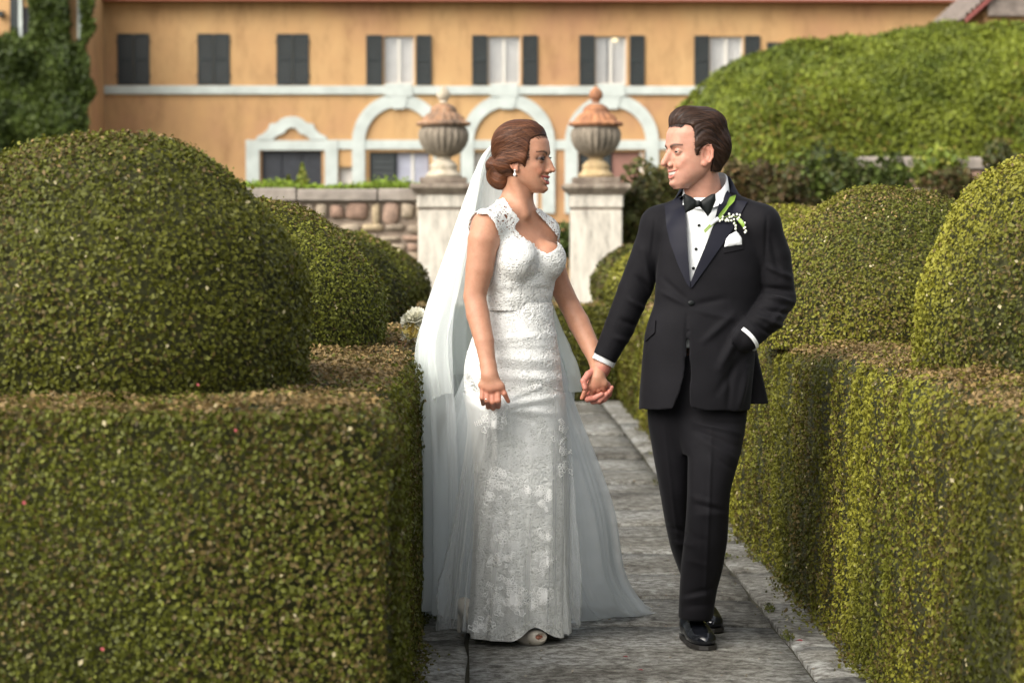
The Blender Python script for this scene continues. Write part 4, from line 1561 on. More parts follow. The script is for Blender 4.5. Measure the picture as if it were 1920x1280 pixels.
def patch(bvh, poly, step, off, thick, fallY, pillow=0.0, pill_w=6.0, smooth_n=None, warp=None):
    """cloth piece cut to an outline and laid on a body surface: returns V, F(list) of a closed thin solid"""
    if smooth_n: poly = smooth_closed(poly, smooth_n)
    bd = densify(poly, step)
    lo, hi = bd.min(0), bd.max(0)
    g = np.stack(np.meshgrid(np.arange(lo[0], hi[0], step), np.arange(lo[1], hi[1], step)), -1).reshape(-1, 2)
    g = g[in_poly(g, bd)]
    dmin = np.full(len(g), 1e9)
    nb = len(bd)
    for i in range(nb):
        d, _ = seg_dist(g, bd[i], bd[(i + 1) % nb])
        dmin = np.minimum(dmin, d)
    g = g[dmin > step * .55]; dmin = dmin[dmin > step * .55]
    pts = np.concatenate([bd, g])
    dist = np.concatenate([np.zeros(nb), dmin])
    res = delaunay_2d_cdt([Vector(p) for p in pts], [(i, (i + 1) % nb) for i in range(nb)], [], 1, 1e-4)
    vv = np.array([tuple(v) for v in res[0]])
    orig = [o[0] if o else -1 for o in res[3]]
    dd = np.array([dist[o] if o >= 0 else 0 for o in orig])
    T = np.array([f for f in res[2] if len(f) == 3])
    base, nor = [], []
    for p in vv:
        h = hit(bvh, p[0], p[1]) if bvh is not None else None
        if h is None:
            base.append(np.array(W(p[0], p[1], fallY))); nor.append(np.array([0, -1., 0]))
        else:
            base.append(h[0]); nor.append(h[1])
    base, nor = np.array(base), np.array(nor)
    bul = pillow * np.sqrt(np.clip(dd / pill_w, 0, 1))
    if warp is not None: bul = bul + warp(vv)
    top = base + nor * (off + thick + bul)[:, None] if np.ndim(off + thick + bul) else base + nor * (off + thick)
    bot = base + nor * off
    n = len(vv)
    # orientation
    a = vv[T[:, 1]] - vv[T[:, 0]]; b_ = vv[T[:, 2]] - vv[T[:, 0]]
    fl = (a[:, 0] * b_[:, 1] - a[:, 1] * b_[:, 0]) > 0
    T[fl] = T[fl][:, ::-1]
    V = np.concatenate([top, bot])
    # boundary edges
    E = {}
    for t in T:
        for i in range(3):
            e = (int(t[i]), int(t[(i + 1) % 3]))
            E[e] = 1
    Q = [(e[1], e[0], e[0] + n, e[1] + n) for e in E if (e[1], e[0]) not in E]
    return V, [T, T[:, ::-1] + n, np.array(Q)]


def ribbon(bvh, pts, w, off, fallY, h=0.0012):
    """raised thread laid on a surface along pixel polyline pts; w in metres"""
    V = []
    P, Nn = [], []
    for p in pts:
        r = hit(bvh, p[0], p[1])
        if r is None: continue
        P.append(r[0]); Nn.append(r[1])
    if len(P) < 3: return None
    P, Nn = np.array(P), np.array(Nn)
    if np.abs(np.diff(P[:, 1])).max() > 0.03: return None
    d = np.gradient(P, axis=0)
    s = np.cross(d, Nn); s /= np.linalg.norm(s, axis=1, keepdims=True) + 1e-9
    n = len(P)
    V = np.concatenate([P + Nn * off + s * w / 2, P + Nn * (off + h), P + Nn * off - s * w / 2])
    F = np.concatenate([np.stack([np.arange(n - 1) + a * n, np.arange(1, n) + a * n, np.arange(1, n) + (a + 1) * n, np.arange(n - 1) + (a + 1) * n], 1) for a in (0, 1)])
    return V, F


# ------------------------------------------------------------------ heads
def head_field(fd, H, male):
    """skull, jaw and features in frame H (origin between the ears at eye height)"""
    if male:
        rows = [(.110, -.02, .032, .026), (.103, -.050, .056, .048), (.086, -.073, .073, .062), (.06, -.089, .086, .072), (.03, -.095, .0895, .0755), (.0, -.094, .0845, .0735),
                (-.02, -.088, .084, .0715), (-.04, -.074, .084, .069), (-.06, -.05, .0845, .0655), (-.08, -.025, .0825, .059), (-.10, .004, .081, .046), (-.117, .03, .072, .026)]
    else:
        rows = [(.108, -.02, .030, .024), (.101, -.048, .052, .044), (.085, -.072, .070, .060), (.06, -.088, .084, .070), (.03, -.095, .0890, .0735), (.0, -.094, .0835, .0705),
                (-.02, -.086, .0825, .0685), (-.04, -.07, .083, .0650), (-.06, -.045, .083, .0585), (-.08, -.018, .0810, .0495), (-.10, .014, .080, .034), (-.114, .036, .072, .017)]
    rows = [(u, 0, (a + b_) / 2, w, (b_ - a) / 2) for u, a, b_, w in rows][::-1]
    fd.column(H, rows, k=0.0, p=2.25)
    B = lambda c, sg, am: [fd.bump(H, (sx * c[0], c[1], c[2]), sg, am) for sx in ((-1, 1) if c[0] else (0,))]
    C = lambda a, b_, ra, rb, k: [fd.cone(H.w((sx * a[0], a[1], a[2])), H.w((sx * b_[0], b_[1], b_[2])), ra * H.k, rb * H.k, k) for sx in ((-1, 1) if (a[0] or b_[0]) else (1,))]
    # brow, sockets, cheeks, jaw, chin
    B((.0, .088, .018), (.018, .02, .010), .0030 if male else .0012)
    B((.030, .080, .019), (.016, .02, .008), .0045 if male else .0020)
    B((.032, .083, -.001), (.015, .022, .0105), -.0095)
    B((.046, .062, -.026), (.016, .02, .013), .0045)
    B((.037, .073, -.043), (.013, .014, .011), .0070)
    B((.0300, .080, -.053), (.0038, .012, .011), -.0036)
    B((.050, .010, -.066), (.016, .02, .014), .005 if male else .002)
    B((.0, .085, -.101), (.014, .015, .012), .0115 if male else .0105)
    B((.0, .088, -.0875), (.014, .010, .0045), -.0035)
    B((.058, .050, .035), (.014, .018, .02), -.003)
    # nose
    k = 0.006
    if male:
        C((0, .083, .006), (0, .107, -.030), .0080, .0085, k)
        C((0, .105, -.029), (0, .1098, -.0360), .0088, .0088, .004)
        C((.0115, .0930, -.0415), (.0130, .0895, -.0405), .0068, .0064, .004)
    else:
        C((0, .081, .004), (0, .101, -.031), .0070, .0078, k)
        C((0, .100, -.030), (0, .1055, -.0365), .0080, .0082, .004)
        C((.0105, .0925, -.0405), (.0115, .0900, -.0405), .0066, .0062, .004)
    fd.cone(H.w((.0062, .100, -.0478)), H.w((.0066, .093, -.048)), .0024, .0024, .002, 's')
    fd.cone(H.w((-.0062, .100, -.0478)), H.w((-.0066, .093, -.048)), .0024, .0024, .002, 's')
    # nose bridge filler so that the ridge grows out of the face
    fd.ell(H, (0, .078, -.022), (.0125 if male else .0110, .0235, .026), .010)
    # smile: lips follow the curve of the teeth, corners drawn back and up
    B((0, .084, -.066), (.022, .014, .014), .0030)
    mf = lambda s_: .0895 - .0165 * (s_ / .030) ** 2
    up = lambda s_: -.0600 + .0040 * (s_ / .030) ** 2
    dn = lambda s_: -.0815 + .0225 * (abs(s_) / .030) ** 2.2
    ss = np.linspace(-.030, .030, 13)
    for a_, b_ in zip(ss[:-1], ss[1:]):
        fd.cone(H.w((a_, mf(a_) + .004, (up(a_) + dn(a_)) / 2)), H.w((b_, mf(b_) + .004, (up(b_) + dn(b_)) / 2)), max(.0008, (up(a_) - dn(a_)) * .43) * H.k, max(.0008, (up(b_) - dn(b_)) * .43) * H.k, .001, 's')
    lr = .0028 if male else .0033
    for a_, b_ in zip(ss[:-1], ss[1:]):
        ra, rb = [lr * (1 - .62 * (abs(q_) / .030) ** 2) for q_ in (a_, b_)]
        cup = lambda q_: -.0006 * math.exp(-(q_ / .004) ** 2)
        fd.cone(H.w((a_, mf(a_) - .0003, up(a_) + cup(a_))), H.w((b_, mf(b_) - .0003, up(b_) + cup(b_))), ra * H.k, rb * H.k, .0035)
        fd.cone(H.w((a_, mf(a_) - .0022, dn(a_))), H.w((b_, mf(b_) - .0022, dn(b_))), ra * 1.12 * H.k, rb * 1.12 * H.k, .0035)
    B((.0325, .070, -.0585), (.0045, .008, .0060), -.0025)
    # lids with an almond opening
    for sx in (-1, 1):
        fd.ell(H, (sx * .0318, .0700, -.001), (.0142, .0142, .0138), .004)
        fd.ell(H, (sx * .0325, .0850, -.0012), (.0128, .0120, .0021 if male else .0034), .0015, 's')
    # ears
    for sx in (-1, 1):
        E = Frame(H.w((sx * .0735, -.006, -.012)), H.f * .96 + H.s * sx * -.28 + H.u * .10, H.u + H.f * -.12, H.k * (1.08 if male else .94))
        fd.ell(E, (0, -.001, .0), (.0062, .0175, .031), .004)
        fd.ell(E, (sx * .006, .003, -.002), (.0052, .0095, .0165), .003, 's')
        rim = [(.010, .018), (.002, .0295), (-.010, .027), (-.0175, .012), (-.017, -.008), (-.010, -.022)]
        for (a0, a1), (b0, b1) in zip(rim[:-1], rim[1:]):
            fd.cone(E.w((sx * .0045, a0, a1)), E.w((sx * .0045, b0, b1)), .0036 * E.k, .0034 * E.k, .003)
        fd.ell(E, (sx * .0015, .004, -.028), (.0050, .0085, .0085), .005)


def head_cols(L, male, base, V=None):
    """skin colours by facial region, from local coordinates"""
    s, f, u = np.abs(L[:, 0]), L[:, 1], L[:, 2]
    c = np.tile(np.array(base), (len(L), 1))

    def mixin(w, col):
        nonlocal c
        c = c * (1 - w[:, None]) + np.array(col) * w[:, None]
    G = lambda a, b_, d, sa, sb, sc: np.exp(-(((s - a) / sa) ** 2 + ((f - b_) / sb) ** 2 + ((u - d) / sc) ** 2))
    face = (f > .03)
    mixin(G(.040, .07, -.038, .018, .03, .014) * (.40 if not male else .30), (base[0] * 1.0, base[1] * .62, base[2] * .58))
    mixin(G(0, .11, -.037, .012, .02, .012) * .25, (base[0], base[1] * .7, base[2] * .65))
    # lips
    lipc = (.36, .085, .075) if not male else (.46, .17, .13)
    q_ = np.clip(s / .030, 0, 1.2)
    upc, dnc, mfc = -.0600 + .0040 * q_ ** 2, -.0815 + .0225 * q_ ** 2.2, .0895 - .0165 * q_ ** 2
    lrr = (.0028 if male else .0033) * (1 - .62 * q_ ** 2)
    lip = np.clip(((upc + lrr * 1.15) - u) / .0012, 0, 1) * np.clip((u - (dnc - lrr * 1.25)) / .0012, 0, 1) * (s < .0315) * (f > mfc - .010)
    mixin(lip, lipc)
    mixin(np.clip((mfc - .0045 - f) / .002, 0, 1) * (u < upc) * (u > dnc) * (s < .031) * (f > .045), (.09, .02, .02))
    # brows
    bx_ = np.clip((s - .013) / .036, 0, 1)
    bu = .0185 + .0075 * np.sin(np.clip(bx_, 0, 1) * 2.3) - (.004 if male else .0015)
    th = (.0080 if male else .0060) * (1 - .55 * bx_)
    br = np.clip(1.25 - np.abs(u - bu) / th, 0, 1) * (s > .011) * (s < .053) * (f > .045)
    mixin(np.clip(br, 0, 1) * .92, (.030, .016, .010) if not male else (.045, .026, .017))
    # lids: lash line, shadow
    el = ((s - .0325) / .0185) ** 2 + ((u - .0015) / .0105) ** 2
    if not male:
        mixin(np.clip(1.45 - el, 0, 1) * .88 * (f > .05), (.045, .022, .018))
        ring = np.abs(((s - .0325) / .0150) ** 2 + ((u + .0012) / .0062) ** 2 - 1)
        mixin(np.clip(1 - ring / .55, 0, 1) * .9 * (f > .05) * (u > -.004), (.012, .008, .007))
    else:
        ring = np.abs(((s - .0325) / .0145) ** 2 + ((u + .0012) / .0055) ** 2 - 1)
        mixin(np.clip(1 - ring / .5, 0, 1) * .55 * (f > .05), (.10, .05, .035))
        # shaved beard shadow
        bd = np.clip((-.045 - u) / .03, 0, 1) * np.clip((f + .01) / .03, 0, 1) * (1 - lip)
        mixin(bd * .16, (.20, .12, .10))
    # ears a little redder
    mixin(np.clip((s - .070) / .006, 0, 1) * (f < .03) * .35, (base[0] * 1.02, base[1] * .62, base[2] * .55))
    return c


m_skin = attr_mat("skin", rough=0.5, spec=0.36, sss=0.25, bump=0.10, bscale=420)
_nt = m_skin.node_tree
_b = _nt.nodes["Principled BSDF"]
_tc = _nt.nodes.new("ShaderNodeTexCoord")
_n = nd(_nt, "ShaderNodeTexNoise", Scale=38.0, Detail=5.0, Roughness=0.7)
_nt.links.new(_tc.outputs["Object"], _n.inputs["Vector"])
_r = ramp(_nt, [(0.3, (0.86, 0.80, 0.78)), (0.7, (1.08, 1.10, 1.10))])
_nt.links.new(_n.outputs["Fac"], _r.inputs["Fac"])
_m = nd(_nt, "ShaderNodeMixRGB", blend_type='MULTIPLY', Fac=0.8)
_src = _b.inputs["Base Color"].links[0].from_socket
_nt.links.new(_src, _m.inputs["Color1"]); _nt.links.new(_r.outputs["Color"], _m.inputs["Color2"])
_nt.links.new(_m.outputs["Color"], _b.inputs["Base Color"])
m_eyewhite = plain("eye_white", (0.72, 0.68, 0.64), 0.15, .6)
m_teeth = plain("teeth_enamel", (0.66, 0.62, 0.55), 0.25, .4)


def eye_mat(name, iris):
    m, nt, b = new_mat(name)
    tc = nt.nodes.new("ShaderNodeTexCoord")
    sp = nt.nodes.new("ShaderNodeSeparateXYZ")
    nt.links.new(tc.outputs["Object"], sp.inputs[0])
    r_ = ramp(nt, [(0.0, (0.55, 0.50, 0.46)), (0.10, (0.55, 0.50, 0.46)), (0.16, iris), (0.60, iris), (0.68, (0.004, 0.004, 0.004))])
    mr = nd(nt, "ShaderNodeMapRange")
    mr.inputs["From Min"].default_value = 0.0098
    mr.inputs["From Max"].default_value = 0.0131
    nt.links.new(sp.outputs["Z"], mr.inputs["Value"])
    nt.links.new(mr.outputs["Result"], r_.inputs["Fac"])
    nt.links.new(r_.outputs["Color"], b.inputs["Base Color"])
    b.inputs["Roughness"].default_value = 0.08
    return m


def eyes_and_teeth(H, root, mat, gaze):
    for sx in (-1, 1):
        me = bpy.data.meshes.new("eye")
        bm = bmesh.new()
        bmesh.ops.create_uvsphere(bm, u_segments=24, v_segments=24, radius=.0130 * H.k)
        bm.to_mesh(me); bm.free()
        me.polygons.foreach_set("use_smooth", np.ones(len(me.polygons), bool))
        me.materials.append(mat)
        o = bpy.data.objects.new("eye", me)
        link(o)
        g = Vector(gaze(sx)).normalized()
        o.matrix_world = Matrix.Translation(Vector(H.w((sx * .0318, .0700, -.001)))) @ g.to_track_quat('Z', 'Y').to_matrix().to_4x4()
        place(o, root)
    # upper row of teeth, an arc of single crowns just behind the lips
    V, F, off = [], [], 0
    mf = lambda s_: .0880 - .0165 * (s_ / .030) ** 2
    wd = [.0085, .0068, .0072, .0066, .0062]
    edges = np.concatenate([[0], np.cumsum(wd)])
    for sx in (-1, 1):
        for i in range(5):
            a0, a1 = edges[i] * .86, edges[i + 1] * .86
            hgt = [.0135, .0128, .0130, .0110, .0092][i]
            rr = [(sx * q_, mf(q_) + dq, 0) for q_, dq in ((a0 + .0002, -.0003), ((a0 + a1) / 2, .0005), (a1 - .0002, -.0003))]
            for z, ins in ((-.0585, 0), (-.0585 - hgt * .8, 0), (-.0585 - hgt, .0008)):
                V += [H.w((p[0], p[1] - ins, z)) for p in rr]
            F += [(off + r_ * 3 + c_, off + r_ * 3 + c_ + 1, off + r_ * 3 + c_ + 4, off + r_ * 3 + c_ + 3) for r_ in (0, 1) for c_ in (0, 1)]
            off += 9
    return mk("teeth", np.array(V), np.array(F), m_teeth, root, smooth=True)


def hair_mat(name, col, hi):
    m, nt, b = new_mat(name)
    a = nt.nodes.new("ShaderNodeVertexColor"); a.layer_name = "col"
    nt.links.new(a.outputs["Color"], b.inputs["Base Color"])
    b.inputs["Roughness"].default_value = 0.46
    b.inputs["Specular IOR Level"].default_value = 0.26
    b.inputs["Anisotropic"].default_value = 0.6
    return m


def strands(H, V, F, seeds, dirf, step, nst, width, lift, colf, rs_):
    """single hairs lying on a hair surface: narrow ribbons that follow dirf from each seed (all in frame H)"""
    bv = bvh_of(V, F)
    VV, FF, CC, off = [], [], [], 0
    for sd_ in seeds:
        r0 = bv.find_nearest(Vector(H.w(sd_)))
        if r0[0] is None: continue
        pts, nrs = [], []
        pos = np.array(r0[0]); jit_ = rs_.normal(0, .10, 3); fly = max(0, rs_.normal(0, 1) - 1.2)
        for k in range(nst):
            loc, nor, _, _ = bv.find_nearest(Vector(pos))
            loc, nor = np.array(loc), np.array(nor)
            t = k / (nst - 1)
            pts.append(loc + nor * (lift * (.3 + math.sin(t * math.pi)) + fly * .004 * t * t)); nrs.append(nor)
            d = dirf(H.lv(loc)) + jit_
            d = d[0] * H.s + d[1] * H.f + d[2] * H.u
            d = d - nor * (d @ nor); d /= np.linalg.norm(d) + 1e-9
            pos = loc + d * step * H.k
        P_, N_ = np.array(pts), np.array(nrs)
        tg = np.gradient(P_, axis=0)
        sdv = np.cross(tg, N_); sdv /= np.linalg.norm(sdv, axis=1, keepdims=True) + 1e-9
        w = (width * rs_.uniform(.6, 1.4) * np.sin(np.linspace(.12, .95, nst) * math.pi) ** .5)[:, None]
        VV.append(np.concatenate([P_ - sdv * w / 2, P_ + N_ * width * .45, P_ + sdv * w / 2]))
        i = np.arange(nst - 1)
        FF.append(np.concatenate([np.stack([i + a * nst, i + 1 + a * nst, i + 1 + (a + 1) * nst, i + (a + 1) * nst], 1) for a in (0, 1)]) + off)
        CC.append(np.tile(colf(H.lv(P_[nst // 2]), rs_), (nst * 3, 1)))
        off += nst * 3
    return np.concatenate(VV), np.concatenate(FF), np.concatenate(CC)
# ================================================================== bride
YBR = 8.32
A3 = lambda px, py, Y: np.array(W(px, py, Y))
bride = thing("person", "woman in white lace wedding gown and long veil, one hand lifting her skirt", "person", tuple(A3(960, 1200, YBR)[:2]) + (0.0,))
CF = Frame((0, YBR, 0), (0, -1, 0))          # s = picture right, f = towards the viewer


def prows(rows, Y0):
    """(py, left px, right px, centre depth, half depth) -> column rows in a frame at depth Y0"""
    out = []
    for py, l, r_, yc, b_ in rows:
        a = W(l, py, yc); c = W(r_, py, yc)
        out.append((a[2], (a[0] + c[0]) / 2, Y0 - yc, (c[0] - a[0]) / 2, b_))
    return out[::-1] if out[0][0] > out[-1][0] else out


BT = Frame(A3(972, 480, YBR), (.66, -.75, 0))      # torso frame
BH = Frame(A3(982, 298, YBR), (.935, -.355, -.02), (0.0, 0, 1), 1.02)


def bride_torso(fd, grow=0.0):
    e = grow
    z = lambda py: A3(972, py, YBR)[2] - BT.o[2]
    # (u, cs, cf, half width, half depth)
    rows = [(z(760), -.02, -.03, .10, .08), (z(690), -.02, -.03, .11, .08), (z(640), -.01, -.015, .112, .082), (z(600), -.003, -.006, .113, .08), (z(572), 0, 0, .121, .088), (z(545), .002, .002, .122, .088),
            (z(500), .004, .0, .134, .094), (z(460), .002, -.012, .138, .088), (z(425), 0, -.026, .115, .065), (z(408), 0, -.034, .08, .05), (z(396), 0, -.044, .045, .03), (z(385), 0, -.05, .012, .012)]
    rows = [(u, a, b_, c + e - (.014 if e == 0 and u < z(548) else 0), d + e - (.016 if e == 0 and u < z(548) else 0)) for u, a, b_, c, d in rows]
    fd.column(BT, rows, k=0.0, p=2.2)
    sh_r, sh_l = A3(912, 424, 8.225), A3(1019, 434, 8.405)
    nb = A3(968, 398, 8.335)
    fd.cone(sh_r, nb, .043 + e, .052 + e, .045)
    fd.cone(sh_l, nb, .043 + e, .050 + e, .045)
    for sx in (-1, 1):
        fd.ell(BT, (sx * .066, .072, z(486)), (.060 + e, .056 + e, .062 + e), .022)
    return sh_r, sh_l, nb


xs = axis_pts([(-.085, -.01, .0036), (-.01, .12, .0030), (.12, .30, .0022), (.30, .50, .0028)])
ys = axis_pts([(8.02, 8.50, .0032)])
zs = axis_pts([(.80, .92, .0022), (.92, 1.54, .0060), (1.54, 1.80, .0021)])
fd = Field(xs, ys, zs)
sh_r, sh_l, nb = bride_torso(fd)
# neck with its long side muscle
fd.cone(BH.w((0, -.022, -.055)), A3(966, 396, 8.345), .047, .050, .03)
fd.cone(BH.w((-.045, -.02, -.05)), A3(985, 402, 8.285), .016, .012, .02)
fd.cone(BH.w((0.0, .012, -.088)), A3(970, 394, 8.325), .027, .030, .03)
# far arm: shoulder -> elbow -> wrist -> hand
fd.chain([sh_l, A3(1030, 474, 8.425), A3(1047, 530, 8.44), A3(1068, 572, 8.44)], [.045, .044, .039, .035], .03, .004)
fd.chain([A3(1068, 572, 8.44), A3(1085, 605, 8.41), A3(1107, 650, 8.35), A3(1120, 680, 8.31)], [.035, .038, .032, .0255], .006, .004)
# near arm
fd.chain([sh_r, A3(906, 450, 8.20), A3(899, 505, 8.195), A3(890, 556, 8.19)], [.047, .052, .047, .038], .03, .004)
fd.chain([A3(890, 556, 8.19), A3(896, 590, 8.17), A3(908, 640, 8.13), A3(916, 688, 8.10)], [.038, .039, .033, .0255], .006, .004)
# near hand gripping the skirt: back of the hand, four bent fingers, thumb
HB = lambda px, py, dy: A3(px, py, 8.085 + dy)
fd.chain([A3(916, 688, 8.10), HB(918, 705, .0), HB(921, 728, -.008)], [.0265, .026, .022], .012, .014)
fd.cone(HB(905, 722, .0), HB(938, 726, -.012), .0155, .0165, .016)
fd.cone(HB(918, 700, .0), HB(932, 722, -.010), .019, .017, .014)
fing = [[(905, 727), (904, 746), (906, 757)], [(914, 729), (913.5, 751), (915.5, 763)], [(923.5, 730), (924, 754), (924.5, 765)], [(933, 729), (934.5, 751), (934, 762)]]
for i, fg in enumerate(fing):
    y = [-.004, -.018, .010]
    r_ = [.0098, .0096, .0088] if i else [.0090, .0088, .0078]
    pts = [HB(p[0], p[1], y[j] - .003 * i) for j, p in enumerate(fg)]
    fd.chain(pts, r_, .004, .003)
    fd.bump(CF, CF.lv(pts[0] + np.array([0, -.012, .0])), (.007, .01, .006), .0022)
fd.chain([HB(934, 716, -.004), HB(946, 738, -.018), HB(953, 752, -.006)], [.0105, .0090, .0070], .006, .003)
# far hand, held: back of the hand turned to the viewer, fingers hooked down between his
HL = lambda px, py, dy: A3(px, py, 8.265 + dy)
fd.chain([A3(1120, 680, 8.31), HL(1122, 692, .02), HL(1121, 708, .0)], [.0265, .0255, .024], .012, .012)
fd.cone(HL(1111, 721, .004), HL(1132, 719, -.004), .0165, .0160, .016)
fd.cone(HL(1121, 702, .006), HL(1114, 724, .000), .020, .0165, .014)
for i, (a, b_, c_) in enumerate([((1105, 724), (1096, 735), (1091, 746)), ((1113, 730), (1109, 741), (1108, 746)), ((1122, 731), (1121, 742), (1121, 747)), ((1131, 727), (1133, 737), (1133, 742))]):
    fd.chain([HL(*a, -.004), HL(*b_, .0 if i == 0 else .012), HL(*c_, .0 if i == 0 else .035)], [.0092, .0082, .0070], .005, .003)
head_field(fd, BH, False)
P, F = fd.mesh()
P = relax(P, F, 1, .35)
skin_b = (.455, .235, .148)
LH = BH.lv(P)
isH = (P[:, 2] > BH.o[2] - .125)
cols = np.tile(np.array(skin_b), (len(P), 1))
hc = head_cols(LH, False, skin_b)
cols[isH] = hc[isH]
# redder knuckles and fingertips, pale nails on the thumb
red = np.clip((.905 - P[:, 2]) / .03, 0, 1)[:, None] * .5
cols = cols * (1 - red) + np.array([.50, .175, .115]) * red
body = mk("body", P, F, m_skin, bride, smooth=True, cols=cols)
bskin = (P[isH], None); _hm = isH[F].all(1); _mp = np.cumsum(isH) - 1; bskin = (P[isH], _mp[F[_hm]])
eyes_and_teeth(BH, bride, eye_mat("dark_brown_eye", (.020, .010, .006)), lambda sx: BH.f - .42 * BH.s + np.array([0, 0, -.03]))

# ---- hair: swept back into a low chignon
m_hair_b = hair_mat("auburn_hair", None, None)
e = BH
lo, hi = BH.o - .20, BH.o + .17
fd = Field(axis_pts([(lo[0], hi[0], .0023)]), axis_pts([(lo[1] + .06, hi[1] - .02, .0026)]), axis_pts([(lo[2] + .04, hi[2], .0023)]))
rows = [(.118, -.02, .030, .024), (.109, -.052, .050, .046), (.090, -.078, .0665, .064), (.06, -.096, .0780, .0745), (.03, -.104, .0850, .0785), (.0, -.104, .088, .0765),
        (-.02, -.098, .08, .0745), (-.04, -.088, .06, .070), (-.06, -.078, .03, .062)]
fd.column(BH, [(u, 0, (a + b_) / 2, w, (b_ - a) / 2) for u, a, b_, w in rows][::-1], k=0, p=2.2)
fd.ell(BH, (0, -.022, .052), (.084, .088, .080), .018)
fd.ell(BH, (0, .012, .080), (.060, .058, .046), .016)
for sx in (-1, 1):
    fd.ell(BH, (sx * .074, -.014, .000), (.0145, .050, .026), .012)
    fd.ell(BH, (sx * .070, -.045, -.022), (.018, .040, .026), .012)


def hl(x, y, z):
    s, f, u = BH.l(x, y, z)
    s = np.abs(s)
    a = (.077 - .10 * s) - u
    b_ = f - (.040 - .10 * np.clip(.03 - u, 0, .2) * 1.6) - .10 * np.clip(u - .03, 0, .05)
    k = .022
    h = np.clip(.5 + .5 * (b_ - a) / k, 0, 1)
    g = b_ * (1 - h) + a * h - k * h * (1 - h)
    # free the ear
    ear = .021 - np.sqrt((f - .004) ** 2 * 1.1 + (u + .034) ** 2)
    ear = np.where((s > .05) & (u < .0), ear, -1)
    return -np.maximum(g, ear)


fd.op(hl, lo, hi, .006, 's')
# chignon: rolled masses
fd.ell(BH, (0.0, -.086, -.052), (.050, .044, .050), .014)
fd.ell(BH, (-.012, -.070, -.074), (.042, .036, .030), .010)
fd.ell(BH, (-.020, -.098, -.022), (.036, .030, .026), .012)
fd.ell(BH, (-.036, -.062, -.050), (.018, .026, .032), .008)
P, F = fd.mesh()
P = relax(P, F, 1, .5)
N = vnormals(P, F)
L = BH.lv(P)
# strands: grooves that run from the hairline to the roll, and round the roll itself
ctr = np.array([0.0, -.080, -.030])
q = L - ctr
ang = np.arctan2(q[:, 2] + .25 * q[:, 1], q[:, 0] * 1.0)
inb = np.clip((.054 - np.linalg.norm((L - np.array([0, -.084, -.055])) / np.array([1, 1, 1]), axis=1)) / .012, 0, 1) * (L[:, 2] < -.015)
d1 = q[:, 1] * 0 + np.linalg.norm(q[:, [0, 2]], axis=1)
wave = ang * 1.0 + .05 * wob(L, 16, 2)
st = .5 * np.sin(wave * 64) + .45 * np.sin(wave * 113 + 1.3) + .5 * np.sin(wave * 23 + .5 + 2 * wob(L, 9, 5))
spir = np.arctan2(L[:, 2] + .055, L[:, 1] + .084) * .6 + np.linalg.norm(L[:, [1, 2]] - np.array([-.084, -.055]), axis=1) * 42
st2 = .6 * np.sin(spir * 9) + .5 * np.sin(spir * 17 + L[:, 0] * 90) + .4 * np.sin(L[:, 0] * 160)
sv = st * (1 - inb) + st2 * inb
P = P + N * (sv * (.0007 * (1 - inb) + .0013 * inb))[:, None]
tone = np.clip(.42 + .26 * sv + .30 * wob(L, 26, 3), 0, 1)[:, None]
# dyed lengths lighter towards the ends, darker roots at the front hairline
root = np.clip((L[:, 1] - .030) / .05, 0, 1)[:, None]
hb = np.array([.032, .011, .006]) * (1 - tone) + np.array([.150, .055, .024]) * tone
hb = hb * (1 - .72 * root) + np.array([.014, .007, .005]) * .72 * root
mk("hair", P, F, m_hair_b, bride, smooth=True, cols=hb)
bh_P, bh_F = P, F
# upper lashes
parts = []
for sx in (-1, 1):
    for i in range(22):
        a = -1.0 + 2.0 * i / 21
        p0 = BH.w((sx * (.0322 + .0122 * a), .0812 - .0070 * a * a * (1.0 if a * sx < 0 else 1.25), .0022 - .0030 * a * a))
        d_ = BH.f * .0062 + BH.u * .0035 + BH.s * sx * .0040 * (a + .25)
        parts.append(tube([p0, p0 + d_ * .6, p0 + d_ + BH.u * .0018], .00062, .00022, 4))
v, f = merge(parts)
mk("eyelashes", v, f, plain("lash_black", (.006, .005, .005), .6), bride)["kind"] = "stuff"
# single hairs over the combed mass
hr = np.random.default_rng(3)


def bdir(p):
    if p[2] < -.018 and np.linalg.norm(p - np.array([0, -.084, -.055])) < .062:
        r_ = p - np.array([0, -.084, -.055])
        return np.array([0, -r_[2], r_[1]]) * 20 + np.array([.15, 0, 0])
    d = np.array([0, -.088, -.012]) - p
    return d / (np.linalg.norm(d) + 1e-6) + np.array([0, -.35, .10 * (p[1] > .02)])


seeds = []
while len(seeds) < 1300:
    th = hr.uniform(0, 2 * math.pi); u_ = hr.uniform(-.05, .13)
    q_ = np.array([.08 * math.cos(th), .09 * math.sin(th) - .01, u_])
    if q_[1] > .045 and u_ < .078: continue
    seeds.append(q_)


def bcol(p, rg):
    t = rg.uniform(0, 1) ** 1.5
    c_ = np.array([.035, .013, .007]) * (1 - t) + np.array([.20, .080, .036]) * t
    k = np.clip((p[1] - .025) / .05, 0, 1)
    return c_ * (1 - .7 * k) + np.array([.016, .008, .006]) * .7 * k


v, f, cc = strands(BH, bh_P, bh_F, seeds, bdir, .0092, 11, .0012, .0010, bcol, hr)
o = mk("hair_strands", v, f, m_hair_b, bride, smooth=True, cols=cc); o["kind"] = "stuff"
